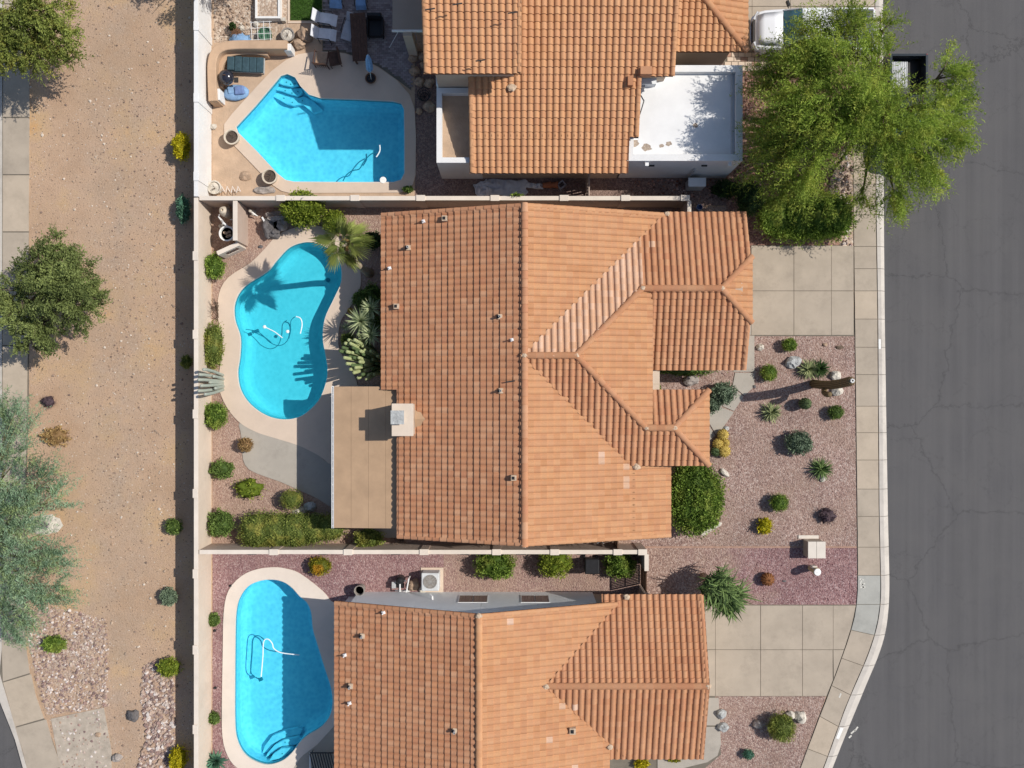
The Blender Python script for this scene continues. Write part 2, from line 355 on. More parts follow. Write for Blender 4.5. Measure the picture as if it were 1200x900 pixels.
def road_mat():
    x = NT('asphalt', .93)
    st = x.n('ShaderNodeMapping'); st.inputs['Scale'].default_value = (2.6, .06, 1); x.l(x.pos, st.inputs['Vector'])
    c = x.ramp(x.noise(1, 4, .6, st.outputs[0]), [(.3, (.076, .074, .077)), (.7, (.098, .095, .098))])
    c = x.mix(x.ramp(x.noise(.5, 5, .6), [(.35, 0), (.75, .45)]), c, (.115, .11, .107))
    c = x.mix(x.ramp(x.noise(45, 4, .8), [(.4, 0), (.75, .5)]), c, (.17, .165, .16))
    wv = x.n('ShaderNodeVectorMath', operation='ADD'); x.l(x.pos, wv.inputs[0])
    sc = x.n('ShaderNodeVectorMath', operation='SCALE'); x.l(x.noise(1.3, 5, .75, out='Color'), sc.inputs[0]); sc.inputs['Scale'].default_value = 1.1; x.l(sc.outputs[0], wv.inputs[1])
    sq = x.n('ShaderNodeMapping'); sq.inputs['Scale'].default_value = (1, .72, 1); x.l(wv.outputs[0], sq.inputs['Vector'])
    e = x.vor(.75, 'DISTANCE_TO_EDGE', vec=sq.outputs[0]); cr = x.ramp(e, [(0, .8), (.009, 0)])
    e2 = x.vor(.17, 'DISTANCE_TO_EDGE', vec=wv.outputs[0], rnd=.6); cr2 = x.ramp(e2, [(0, 1), (.006, 0)])
    k = x.math('MULTIPLY', cr, x.ramp(x.noise(.45, 3), [(.40, .08), (.60, .7)])); k = x.math('MAXIMUM', k, x.math('MULTIPLY', cr2, .6))
    c = x.mix(k, c, (.045, .045, .045))
    x.bump(x.noise(60, 4, .8), .008)
    return x.col(c)
M['asphalt'] = road_mat()
G = {}
G['palo'] = foliage('mesquite_leaves', (.075, .13, .018), (.43, .57, .10), .4, (.50, .52, .10))
G['olive'] = foliage('olive_green_leaves', (.085, .12, .025), (.32, .37, .09), .25, (.38, .35, .08))
G['acacia'] = foliage('dull_green_leaves', (.08, .11, .035), (.30, .36, .12), .25)
G['blue'] = foliage('blue_green_leaves', (.11, .19, .11), (.36, .50, .32), .3, (.42, .50, .20))
G['bright'] = foliage('bright_green_leaves', (.05, .10, .014), (.30, .43, .08), .25, (.34,.40,.08))
G['bright_hedge'] = foliage('hedge_leaves', (.06, .12, .015), (.36, .50, .09), .3, (.40, .46, .09))
G['green'] = foliage('mid_green_leaves', (.05, .09, .02), (.22, .32, .08), .2)
G['lime'] = foliage('yellow_green_leaves', (.10, .15, .015), (.36, .42, .06), .25)
G['yellow'] = foliage('yellow_leaves', (.28, .26, .01), (.72, .62, .03), .25)
G['dark'] = foliage('dark_green_leaves', (.015, .035, .012), (.06, .11, .03), .1)
G['grey'] = foliage('grey_green_leaves', (.10, .14, .09), (.26, .34, .22), .15)
G['teal'] = foliage('teal_green_leaves', (.05, .13, .09), (.16, .32, .2), .15)
G['lantana'] = foliage('lantana_leaves', (.08, .10, .015), (.38, .36, .03), .15, (.55, .25, .02))
G['dry'] = foliage('dry_stems', (.22, .13, .06), (.48, .33, .14), .1)
G['purple'] = foliage('dry_purple_stems', (.06, .04, .05), (.2, .14, .14), .05)
G['cactus'] = foliage('cactus_skin', (.05, .085, .035), (.13, .18, .075), 0)
G['cactus_pale'] = foliage('pale_cactus_skin', (.13, .17, .07), (.56, .60, .30), 0)
G['cactus_white'] = foliage('whitish_cactus_skin', (.2, .23, .18), (.5, .52, .45), 0)
G['barrel'] = foliage('golden_barrel_spines', (.3, .22, .04), (.62, .46, .13), 0)
G['redbarrel'] = foliage('red_barrel_spines', (.13, .05, .02), (.3, .13, .05), 0)
G['saguaro'] = foliage('saguaro_skin', (.09, .065, .03), (.24, .17, .09), 0)
G['yucca'] = foliage('yucca_leaves', (.025, .055, .015), (.23, .33, .11), .15)
G['agave_dark'] = foliage('dark_agave_leaves', (.05, .075, .03), (.42, .46, .22), .05)  # leaf colour itself is darker than the other agaves
G['palm'] = foliage('palm_leaves', (.10, .14, .03), (.46, .52, .16), .2)
G['agave'] = foliage('agave_leaves', (.12, .17, .08), (.55, .60, .34), .1)

# ---------------------------------------------------------------- leaves
def leaf_arrays(C, D, L, Wd, tint):
    n = len(C); D = D / (np.linalg.norm(D, axis=1, keepdims=True) + 1e-9)
    R = RNG.normal(size=(n, 3)); R[:, 2] *= .5; Sd = np.cross(D, R); Sd /= (np.linalg.norm(Sd, axis=1, keepdims=True) + 1e-9)
    flip = RNG.random(n) < .0
    L = np.broadcast_to(L, (n,)).reshape(n, 1); Wd = np.broadcast_to(Wd, (n,)).reshape(n, 1)
    V = np.stack([C - D * L / 2, C + Sd * Wd / 2, C + D * L / 2, C - Sd * Wd / 2], axis=1)
    return V, np.broadcast_to(tint, (n,))
def leaf_mesh(name, parts, mat, parent, org, core=None):
    V = np.concatenate([p[0] for p in parts]).reshape(-1, 3) - np.array(org); T = np.concatenate([p[1] for p in parts]); n = len(T)
    cv = []; cf = []; ct = []
    if core is not None: cv = [(a[0] - org[0], a[1] - org[1], a[2] - org[2]) for a in core.v]; cf = core.f; ct = core.t
    me = bpy.data.meshes.new(name); nv = n * 4
    me.vertices.add(nv + len(cv)); co = np.concatenate([V.ravel(), np.array(cv).ravel()]) if cv else V.ravel(); me.vertices.foreach_set('co', co)
    li = np.arange(nv); ls = np.arange(n) * 4; lt = np.full(n, 4)
    if cf:
        ci = np.array([i for f in cf for i in f]) + nv; cl = np.array([len(f) for f in cf]); cs = nv + np.concatenate([[0], np.cumsum(cl)[:-1]])
        li = np.concatenate([li, ci]); ls = np.concatenate([ls, cs]); lt = np.concatenate([lt, cl])
    me.loops.add(len(li)); me.loops.foreach_set('vertex_index', li.astype(np.int32))
    me.polygons.add(len(ls)); me.polygons.foreach_set('loop_start', ls.astype(np.int32)); me.polygons.foreach_set('loop_total', lt.astype(np.int32))
    me.update(calc_edges=True)
    at = me.attributes.new('tint', 'FLOAT', 'FACE'); at.data.foreach_set('value', np.concatenate([T, np.array(ct)]) if ct else T)
    me.materials.append(mat); me.validate()
    o = bpy.data.objects.new(name, me); COL.objects.link(o); o.parent = parent; return o
def blob_leaves(c, r, n, ll, lw, tmean=.5, tvar=.25, shell=.75, up=.3, seed=0, lump=.18, boxy=0):
    d = RNG.normal(size=(n, 3)); d /= np.linalg.norm(d, axis=1, keepdims=True); d[:, 2] = np.where(d[:, 2] < -.35, -d[:, 2], d[:, 2])
    if boxy:
        m = np.max(np.abs(d[:, :2]), axis=1); d[:, :2] *= (1 + boxy * (1 / np.maximum(np.linalg.norm(np.clip(np.abs(d[:, :2]) / m[:, None], 0, 1), axis=1), .1) * 1.3 - .9))[:, None] * 1.0
    q = np.array([mnoise.noise(Vector(v) * 2.3 + Vector((seed, seed * 2.3, 0))) for v in d])
    k = (shell + (1 - shell) * RNG.random(n)) * (1 + lump * 2 * q); k = np.where(RNG.random(n) < .07, k * 1.16, k)
    C = np.array(c) + d * np.array(r) * k[:, None]
    D = d + RNG.normal(size=(n, 3)) * .8 + np.array([0, 0, up])
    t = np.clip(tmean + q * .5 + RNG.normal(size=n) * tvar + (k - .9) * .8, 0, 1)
    return leaf_arrays(C, D, ll * (.7 + .6 * RNG.random(n)), lw * (.7 + .6 * RNG.random(n)), t)
_seed = [0]
def shrub(x, y, rx, ry, h, mat, label, name='shrub', cat='shrub', n=None, ll=.11, lw=.05, lump=.18, group=None, boxy=0, tm=.5, shell=.72, lobes=None):
    """rx, ry in map units as seen; h metres"""
    _seed[0] += 1; sd_ = _seed[0] * 1.37
    zc = h * .5; k = 1 - zc / H; cx, cy = P(x, y, zc); RX = rx / S * k; RY = ry / S * k
    t = thing(name, label, cat, (cx, cy, 0), 0, group)
    if n is None: n = int(900 * (RX * RY) / (.4 * .4)) ; n = max(350, min(n, 5200))
    core = MB(); parts = []
    ls = lobes or [(0, 0, 1, 1)]
    for (ox, oy, fx, fy) in ls:
        c = (cx + ox * RX, cy + oy * RY, zc)
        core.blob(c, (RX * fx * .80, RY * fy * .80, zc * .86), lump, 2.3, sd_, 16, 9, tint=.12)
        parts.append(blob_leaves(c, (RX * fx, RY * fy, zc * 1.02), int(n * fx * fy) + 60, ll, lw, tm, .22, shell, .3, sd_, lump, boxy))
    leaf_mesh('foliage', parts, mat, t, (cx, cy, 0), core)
    st = MB()
    for i in range(4):
        a = i * 1.6 + sd_; st.tube([(cx, cy, -.03), (cx + math.cos(a) * RX * .3, cy + math.sin(a) * RY * .3, zc * .8)], [.03, .015], 5)
    st.build('stem', M['bark'], t)
    return t
def tree(x, y, name, label, mat, blobs, trunk_h=1.4, trunk_r=.16, bark='bark', lean=(0, 0), ll=.13, lw=.05, dens=1.0, droop=.5, twig=.75, tmean=.5, swirl=0):
    """blobs: (map x, map y, radius in map units, height of centre m, vertical radius m)"""
    _seed[0] += 1; bx, by = Wt(x, y)
    t = thing(name, label, 'tree', (bx, by, 0))
    top = Vector((bx + lean[0], by + lean[1], trunk_h)); tr = MB(); tr.tube([(bx, by, -.1), (bx + lean[0] * .3, by + lean[1] * .3, trunk_h * .45), tuple(top)], [trunk_r * 1.25, trunk_r, trunk_r * .85], 9)
    tr.build('trunk', M[bark], t, smooth=True)
    parts = []
    for i, (px, py, r, z, rz) in enumerate(blobs):
        c = np.array(P3(px, py, z)); R = r / S * (1 - z / H)
        lb = MB(); mid = top.lerp(Vector(c), .5) + Vector((0, 0, .25)); lb.tube([tuple(top), tuple(mid), tuple(Vector(c))], [trunk_r * .6, trunk_r * .35, trunk_r * .12], 6)
        for kk in range(4):
            a = RNG.random() * 2 * PI; e = c + np.array([math.cos(a) * R * .75, math.sin(a) * R * .75, (RNG.random() - .2) * rz * .7]); s0 = mid.lerp(Vector(c), .3 + .6 * RNG.random())
            lb.tube([tuple(s0), tuple((s0 + Vector(e)) / 2 + Vector((0, 0, .1))), tuple(e)], [trunk_r * .22, trunk_r * .13, trunk_r * .05], 5)
        lb.build('limb', M[bark], t, smooth=True)
        nt = int(dens * 62 * R * R) + 6; K = 16
        d = RNG.normal(size=(nt, 3)); d /= np.linalg.norm(d, axis=1, keepdims=True); rad = RNG.random(nt) ** .45
        g6 = np.arange(nt) // 7 * 7; d = d[g6] + RNG.normal(size=(nt, 3)) * .10; rad = rad[g6]; P0 = c + d * np.array([R, R, rz]) * rad[:, None] * .92
        out = P0 - np.array([top.x, top.y, c[2]]); out[:, 2] = 0; out /= (np.linalg.norm(out, axis=1, keepdims=True) + .01)
        D = out * .8 + d * .4 + RNG.normal(size=(nt, 3))[g6] * .45 + RNG.normal(size=(nt, 3)) * .22; D[:, 2] += .15
        if swirl: D[:, 0] += swirl * np.sin(P0[:, 1] * 1.3 + i); D[:, 1] += swirl * np.cos(P0[:, 0] * 1.1 + i)
        D /= np.linalg.norm(D, axis=1, keepdims=True)
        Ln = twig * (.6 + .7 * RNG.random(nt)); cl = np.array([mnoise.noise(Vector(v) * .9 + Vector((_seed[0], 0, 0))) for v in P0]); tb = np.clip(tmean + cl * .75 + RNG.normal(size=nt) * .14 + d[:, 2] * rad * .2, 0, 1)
        for q in range(K):
            u = (q + RNG.random(nt)) / K
            C = P0 + D * (Ln * u)[:, None]; C[:, 2] -= droop * (Ln * u) ** 2
            sdv = np.cross(D, np.array([0, 0, 1.0])) * np.where(RNG.random(nt) < .5, 1, -1)[:, None]
            LD = D * .8 + sdv * .75 + RNG.normal(size=(nt, 3)) * .3
            C = C + sdv * .05 * RNG.random(nt)[:, None] + RNG.normal(size=(nt, 3)) * .03
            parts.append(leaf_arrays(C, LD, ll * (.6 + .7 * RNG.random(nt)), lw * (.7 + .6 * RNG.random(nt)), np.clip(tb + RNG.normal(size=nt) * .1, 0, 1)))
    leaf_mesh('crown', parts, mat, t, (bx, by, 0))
    return t

# ================================================================ SETTING
def smooth_loop(pts, n=6):
    out = []; m = len(pts)
    for i in range(m):
        p0, p1, p2, p3 = (Vector(pts[(i + k - 1) % m]) for k in range(4))
        for j in range(n):
            t = j / n; out.append(tuple(.5 * ((2 * p1) + (p2 - p0) * t + (2 * p0 - 5 * p1 + 4 * p2 - p3) * t * t + (3 * p1 - p0 - 3 * p2 + p3) * t ** 3)))
    return out
def tess(outer, holes=()):
    loops = [[Vector((a, b, 0)) for a, b in outer]] + [[Vector((a, b, 0)) for a, b in h] for h in holes]
    tris = tessellate_polygon(loops); vs = [tuple(v) for l in loops for v in l]; fs = []
    for t in tris:
        a, b, c = (vs[i] for i in t)
        ar = (b[0] - a[0]) * (c[1] - a[1]) - (c[0] - a[0]) * (b[1] - a[1])
        if abs(ar) < 1e-7: continue
        fs.append(tuple(t) if ar > 0 else tuple(t)[::-1])
    return [(v[0], v[1]) for v in vs], fs
def sheet(name, outer, z, mat, holes=(), world=False, skirt=0, kind='structure', parent=None):
    f = (lambda p: p) if world else (lambda p: Wt(*p))
    o_ = [f(p) for p in outer]; hs = [[f(p) for p in h] for h in holes]
    vs, fs = tess(o_, hs); b = MB(); b.add([(a, c, z) for a, c in vs], fs)
    if skirt:
        n = len(o_); b.add([(a, c, z) for a, c in o_] + [(a, c, z - skirt) for a, c in o_], [(i, (i + 1) % n, n + (i + 1) % n, n + i) for i in range(n)])
    o = b.build(name, mat, parent); 
    if parent is None and kind: o['kind'] = kind
    return o
POOL_A = [(277, 149), (300, 124), (322, 98), (329, 89.5), (337, 87), (346, 91), (352, 101), (362, 111), (376, 115.5), (420, 117), (460, 119), (470, 121.5), (473.5, 128), (474, 165), (474, 203), (470, 211), (461, 213.5), (400, 213.5), (345, 213), (335, 211), (325, 203), (302, 178), (279, 155)]
POOL_B = [(359, 284), (340, 290), (325, 305), (313, 319), (287, 336), (276, 354), (275.5, 374), (282, 395), (281.5, 418), (279, 437), (282.5, 457), (294, 474), (313, 487), (334, 491.5), (354, 487), (373, 470), (382, 449), (384, 432), (381.5, 415), (378.5, 396), (381, 373), (392, 349), (400, 330), (399, 310), (389.5, 295), (375.5, 286.5)]
POOL_C = [(320, 679), (305, 680.5), (291, 687), (281, 701), (277, 718), (276, 745), (275.5, 800), (275.6, 845), (278, 866), (286, 882), (298, 891), (314, 895.5), (331, 891), (343, 881), (352, 869), (362, 860.5), (376, 852), (386, 840), (390, 824), (388, 805), (381, 783), (373, 757), (367, 737), (365, 718), (360, 706), (351, 698), (343, 689), (333, 682)]
PA, PB, PC = POOL_A, smooth_loop(POOL_B, 4), smooth_loop(POOL_C, 4)
def hole(p, g=1.0):   # grow a little so the sheets stop behind the basin wall
    cx = sum(a for a, b in p) / len(p); cy = sum(b for a, b in p) / len(p)
    return [(a + (a - cx) / math.hypot(a - cx, b - cy) * g, b + (b - cy) / math.hypot(a - cx, b - cy) * g) for a, b in p]
hA, hB, hC = hole(PA), hole(PB), hole(PC)
# street level ground far and wide, lots as a slab on it
KO = [(-400, 1036), (0, 1036), (250, 1037), (370, 1038), (500, 1040), (600, 1041.7), (700, 1044), (733, 1041), (757, 1036.7), (787, 1023), (827, 1006.7), (867, 990), (893, 980), (1000, 938), (1300, 820)]
KI = [(-400, 1024), (0, 1025), (250, 1026.5), (370, 1028.5), (600, 1030), (708, 1032.5), (735, 1028), (760, 1020), (783, 1011), (816, 995), (858, 980), (897, 966), (1000, 927), (1300, 809)]
SL = [(-400, 997), (0, 998), (250, 999.5), (370, 1001), (660, 1004.5), (708, 1004.5), (726, 1001), (753, 992), (795, 977), (834, 962), (873, 947), (898, 938), (1000, 899), (1300, 781)]
def xi(tab, y): return float(np.mean(np.interp([y + q for q in (-24, -16, -8, 0, 8, 16, 24)], [a for a, b in tab], [b for a, b in tab])))
ys = [-400, 0, 250, 370, 500, 600, 660] + list(range(676, 910, 6)) + [940, 1000, 1300]
WKO = [(-400, -6), (788, 0), (809, 0), (831, 8), (855, 17), (873, 21), (900, 29), (1000, 62), (1300, 170)]   # street edge of the west path kerb
lot = [(xi(KI, y) + 2, y) for y in ys] + [(140, 1300), (62, 1000), (29, 900), (19, 866), (8, 836), (0, 812), (-5, 790), (-6, 700), (-6, -400)]
sheet('ground', [(-14000, -14000), (14000, -14000), (14000, 14000), (-14000, 14000)], -.14, M['dirt'], [[(-4, -380), (-4, 780), (30, 930), (100, 1180), (840, 1180), (925, 1010), (965, 880), (990, 780), (1020, 640), (1015, -380)]])
sheet('lot_ground', lot, 0, M['dirt'], [hA, hB, hC], skirt=.14)
sheet('street', [(xi(KI, y) + 4, y) for y in ys] + [(1500, 1300), (1500, -400)], -.132, M['asphalt'])
sheet('west_street', [(-600, -400), (-6, -400), (-6, 790), (0, 812), (8, 836), (19, 866), (29, 900), (62, 1000), (170, 1300), (-600, 1300)], -.131, M['asphalt'])
# yards
sheet('rear_yard_gravel', [(249, 242), (640, 242), (640, 638), (249, 638)], .006, M['gravel_back'], [hB])
sheet('side_yard_gravel', [(640.1, 242), (880, 242), (880, 638), (640.1, 638)], .006, M['gravel_back'])
sheet('neighbour_yard_dirt', [(249, -200), (486, -200), (486, 241), (249, 241)], .006, M['patio_dirt'], [hA])
sheet('neighbour_side_gravel', [(486.1, 60), (880, 60), (880, 241), (486.1, 241)], .006, M['gravel_dark'])
sheet('lower_yard_gravel', [(249, 640), (520, 640), (520, 1000), (249, 1000)], .006, M['gravel_purple'], [hC])
sheet('lower_side_gravel', [(520.1, 640), (757, 640), (757, 700), (520.1, 700)], .007, M['gravel_mix'])
sheet('front_yard_gravel', [(740, 425), (884, 425), (884, 392), (1002, 392), (1004, 641), (740, 641)], .010, M['gravel_pink'])
sheet('front_strip_gravel', [(740, 641.2), (1004.3, 641.2), (1004.3, 709), (740, 709)], .010, M['gravel_strip'])
sheet('front_lower_gravel', [(700, 816), (968, 816), (938, 898), (899, 1000), (700, 1000)], .010, M['gravel_pink'])
sheet('upper_front_gravel', [(851, 60), (1001, 60), (1001, 290), (851, 290)], .010, M['mulch'])
sheet('bare_strip_gravel', [(972, 196), (1000, 160), (1000, 289), (985, 289), (972, 250)], .016, M['gravel_tan'])
sheet('river_rock_bed', [(30, 716), (52, 712), (90, 716), (122, 726), (126, 765), (124, 800), (128, 828), (56, 838), (44, 800), (33, 752)], .008, M['gravel_river'])
sheet('river_rock_swale', [(168, 780), (186, 772), (200, 800), (203, 850), (205, 905), (160, 905), (172, 860), (165, 820)], .008, M['gravel_river'])
sheet('pebbled_concrete_pad', [(60, 842), (122, 829), (131, 880), (131, 930), (76, 930)], .03, plain('pebbled_pad', (.45, .385, .31), .95, .16, 2.5, .01, 60), skirt=.03)
sheet('neighbour_rubble_bed', [(251, -60), (338, -60), (338, 44), (330, 50), (251, 50)], .012, M['gravel_tan'])

def scatter(name, poly, n, s0, s1, mat, z=0.0, flat=.55, hide=None):
    pv = [Wt(*p) for p in poly]; x0 = min(a for a, b in pv); x1 = max(a for a, b in pv); y0 = min(b for a, b in pv); y1 = max(b for a, b in pv)
    def inside(a, b):
        r = False; j = len(pv) - 1
        for i in range(len(pv)):
            if (pv[i][1] > b) != (pv[j][1] > b) and a < (pv[j][0] - pv[i][0]) * (b - pv[i][1]) / (pv[j][1] - pv[i][1]) + pv[i][0]: r = not r
            j = i
        return r
    m = MB(); k = 0
    while k < n:
        a = random.uniform(x0, x1); b = random.uniform(y0, y1)
        if not inside(a, b): continue
        k += 1; s = s0 + (s1 - s0) * random.random() ** 3; vs = []
        an = random.random() * 6
        for d in ((1, 0, 0), (.45, .8, .1), (-.5, .75, 0), (-1, -.05, .1), (-.4, -.85, 0), (.55, -.7, .05)):
            q = s * random.uniform(.35, .6); vs.append((a + (d[0] * math.cos(an) - d[1] * math.sin(an)) * q, b + (d[0] * math.sin(an) + d[1] * math.cos(an)) * q, z + .0))
        tp = [(a + (v[0] - a) * .55, b + (v[1] - b) * .55, z + s * flat * random.uniform(.5, .9)) for v in vs]
        m.add(vs + tp, [(6, 7, 8, 9, 10, 11)] + [(i, (i + 1) % 6, 6 + (i + 1) % 6, 6 + i) for i in range(6)], random.random())
    o = m.build(name, mat); o['kind'] = 'stuff'; return o
def stone_mat(name, cols):
    x = NT(name, .95); a = x.n('ShaderNodeAttribute', attribute_name='tint'); n = len(cols)
    return x.col(x.ramp(a.outputs['Fac'], [(i / n, q) for i, q in enumerate(cols)], 'CONSTANT'))
M['stones'] = stone_mat('mixed_small_stones', [(.42, .32, .24), (.5, .42, .34), (.2, .15, .12), (.46, .35, .26), (.3, .22, .17), (.60, .53, .45), (.38, .27, .19), (.25,.18,.14), (.33,.25,.19)])
M['stones_river'] = stone_mat('river_stones', [(.42, .33, .28), (.56, .48, .43), (.2, .14, .13), (.34, .23, .2), (.64, .58, .54), (.26, .18, .16), (.46, .35, .28), (.38, .27, .2), (.3, .22, .2)])
M['stones_pink'] = stone_mat('pink_stones', [(.42, .28, .24), (.3, .18, .16), (.55, .42, .37), (.22, .13, .12), (.48, .34, .29)])
M['stones_purple'] = stone_mat('purple_stones', [(.3, .16, .17), (.42, .27, .27), (.16, .08, .09), (.52, .38, .38), (.24, .12, .13)])
M['litter'] = stone_mat('leaf_litter', [(.16, .07, .05), (.3, .15, .1), (.42, .24, .18), (.1, .05, .04), (.5, .34, .28)])
scatter('desert_stones', [(36, -20), (230, -20), (206, 900), (80, 900), (36, 700)], 1300, .03, .17, M['stones'])
scatter('desert_stones', [(95, 100), (205, 60), (205, 620), (110, 600), (120, 300)], 1500, .03, .13, M['stones'])
scatter('river_stones', [(30, 716), (52, 712), (90, 716), (124, 726), (128, 765), (126, 800), (128, 828), (56, 838), (44, 800), (33, 752)], 1900, .06, .20, M['stones_river'], .008)
scatter('river_stones', [(168, 780), (186, 772), (205, 800), (205, 905), (160, 905), (172, 860), (165, 820)], 1500, .08, .30, M['stones_river'], .008)
scatter('embedded_pebbles', [(62, 843), (121, 831), (130, 880), (130, 902), (76, 902)], 260, .05, .2, M['stones_river'], .02, .3)
scatter('rubble', [(251, -20), (300, -20), (292, 46), (251, 46)], 420, .05, .2, M['stones'], .012)
scatter('fallen_leaf_litter', [(852, 84), (905, 84), (900, 215), (852, 200)], 1100, .05, .16, M['litter'], .012, .3)
scatter('fallen_leaf_litter', [(740, 211), (898, 205), (898, 240), (740, 228)], 420, .05, .16, M['litter'], .012, .3)
scatter('bare_strip_stones', [(972, 196), (998, 160), (998, 289), (985, 289), (972, 250)], 420, .06, .28, M['stones_river'], .016)
scatter('front_yard_stones', [(764, 436), (884, 436), (884, 394), (1001, 394), (1003, 640), (764, 640)], 3800, .025, .075, M['stones_pink'], .010)
scatter('purple_strip_stones', [(885, 642), (1003, 642), (1003, 707), (880, 707)], 1500, .025, .075, M['stones_purple'], .010)
scatter('side_yard_stones', [(520, 655), (720, 655), (720, 692), (520, 692)], 800, .025, .075, M['stones_pink'], .007)

# ---- slabs
def slab(parent, quad, z, t, mat, gap=.012, name='slab'):
    w4 = [Wt(*p) for p in quad]; cx = sum(a for a, b in w4) / len(w4); cy = sum(b for a, b in w4) / len(w4); dz = random.uniform(-.003, .003)
    q = []
    for a, b in w4:
        d = math.hypot(a - cx, b - cy); q.append((a - (a - cx) / d * gap * 1.4, b - (b - cy) / d * gap * 1.4))
    m = MB(); m.prism(q, z - t + dz, z + dz)
    return m.build(name, mat, parent, bevel=0)
side = sheet('sidewalk', [(xi(SL, y), y) for y in ys] + [(xi(KI, y), y) for y in reversed(ys)], .012, M['joint'])
jl = [(-40, -40), (8, 8), (58, 58), (98, 98), (138, 138), (178, 178), (216, 216), (252, 252), (289, 289), (315, 315), (341, 341), (374, 374), (407, 407), (439, 439), (476, 476), (507, 507), (539, 539), (573, 573), (605, 605), (641, 641), (674, 674), (708, 708), (738, 744), (771, 780), (803, 814), (839, 851), (877, 886), (912, 922), (950, 960)]
smats = [M['concrete'], stained('sidewalk_concrete_warm', (.445, .37, .285)), stained('sidewalk_concrete_cool', (.37, .365, .33))]
for i in range(len(jl) - 1):
    (a0, b0), (a1, b1) = jl[i], jl[i + 1]
    mt = smats[2] if i in (20, 21) else (smats[1] if i in (14, 15, 16) else smats[i * 7 % 5 == 0 and 1 or 0])
    
    xs = [(xi(SL, a0) + .3, a0), (xi(KI, b0) - .5, b0), (xi(KI, (b0 + b1) / 2) - .5, (b0 + b1) / 2), (xi(KI, b1) - .5, b1), (xi(SL, a1) + .3, a1), (xi(SL, (a0 + a1) / 2) + .3, (a0 + a1) / 2)]
    slab(side, xs, .05, .05, mt)
kerb = sheet('kerb', [(xi(KI, y) + .6, y) for y in ys] + [(xi(KO, y) - .6, y) for y in reversed(ys)], -.128, M['joint'])
prevb = None
kj = [b for a, b in jl]
for i in range(len(kj) - 1):
    m = MB(); n = 6; rows = []
    for j in range(n + 1):
        y = kj[i] + .25 + (kj[i + 1] - kj[i] - .5) * j / n; a = xi(KI, y) + .2; b = xi(KO, y); e = a + (b - a) * .42; f = a + (b - a) * .72
        rows += [(*Wt(a, y), -.1), (*Wt(a, y), .052), (*Wt(e, y), .045), (*Wt(f, y), -.03), (*Wt(b, y), -.118), (*Wt(b, y), -.15)]
    fs = []
    for j in range(n):
        for k in range(5): p = j * 6 + k; fs.append((p, p + 6, p + 7, p + 1))
    m.add(rows, fs + [(0, 1, 2, 3, 4, 5), tuple(n * 6 + k for k in range(6))[::-1]]); m.build('kerb_section', M['kerb'], kerb)
# painted marks
def decal(name, quad, z, mat, parent): 
    m = MB(); m.add([(*Wt(*p), z) for p in quad], [(0, 1, 2, 3)]); return m.build(name, mat, parent)
def pmark(x0, y0, x1, y1, wd, z, mat, parent, name='painted_mark'):
    d = Vector((x1 - x0, y1 - y0)); n_ = Vector((-d.y, d.x)).normalized() * wd / 2
    return decal(name, [(x0 + n_.x, y0 + n_.y), (x1 + n_.x, y1 + n_.y), (x1 - n_.x, y1 - n_.y), (x0 - n_.x, y0 - n_.y)], z, mat, parent)
ka = decal('painted_address_block', [(1028.9, 397.5), (1031.6, 397.5), (1031.8, 409), (1029.1, 409)], .058, M['paint_white'], kerb)
kb = decal('painted_address_block', [(984.2, 851.8), (988, 852.6), (982.6, 866), (979.2, 864.6)], .058, M['paint_white'], kerb)
for seg in [(1006.5, 678, 1012, 679.5), (1009.5, 679, 1007.5, 684), (1007, 685.5, 1013, 683.5), (1007, 688, 1013.5, 687.5), (1010, 684, 1011.5, 689.5)]: pmark(*seg, 1.7, .057, M['paint_faded'], side)
pmark(983, 817, 985, 812, 1.8, .057, M['paint_faded'], side)
for seg in [(998.5, 861, 1003.5, 856.5), (996, 866, 999, 863), (1003, 858, 1006.5, 853)]: pmark(*seg, 1.9, -.126, M['paint_faded'], bpy.data.objects['street'])
# drives and walks
drv = sheet('driveway', [(880, 287.5), (998.5, 287.5), (1001, 394), (880, 394)], .014, M['joint'])
for (x0, x1) in ((880, 930), (930, 974), (974, 1000)):
    for (y0, y1) in ((288, 341), (341, 393)):
        slab(drv, [(x0, y0), (x1, y0), (x1, y1), (x0, y1)], .05, .05, M['concrete'])
for (x0, x1) in ((859, 884),):
    for (y0, y1) in ((300, 341), (341, 393), (393, 436)): slab(drv, [(x0, y0), (x1 - 4 * (y1 <= 393), y0), (x1 - 4 * (y1 <= 393), y1), (x0, y1)], .048, .05, M['concrete_grey'])
slab(drv, [(861, 436.5), (884, 436.5), (884, 453), (872, 464), (858, 452)], .048, .05, M['concrete_grey'])
slab(drv, [(857.6, 452.6), (871.6, 464.6), (860, 482), (846, 476)], .048, .05, M['concrete_grey'])
slab(drv, [(845, 465), (846, 476.8), (860, 483), (846, 503), (839, 510), (826, 488), (826, 470)], .048, .05, M['concrete_grey'])
slab(drv, [(825, 489), (838.4, 510.6), (825, 522), (812, 520), (812, 489)], .048, .05, M['concrete_grey'])
drl = sheet('lower_driveway', [(824, 708.5), (1004, 708.5), (1001, 727), (992, 753.5), (977, 795.5), (969, 816), (838, 816), (845, 884), (820, 905), (700, 905), (700, 816), (824, 816)], .014, M['joint'])
def xr(y): return xi(SL, y)
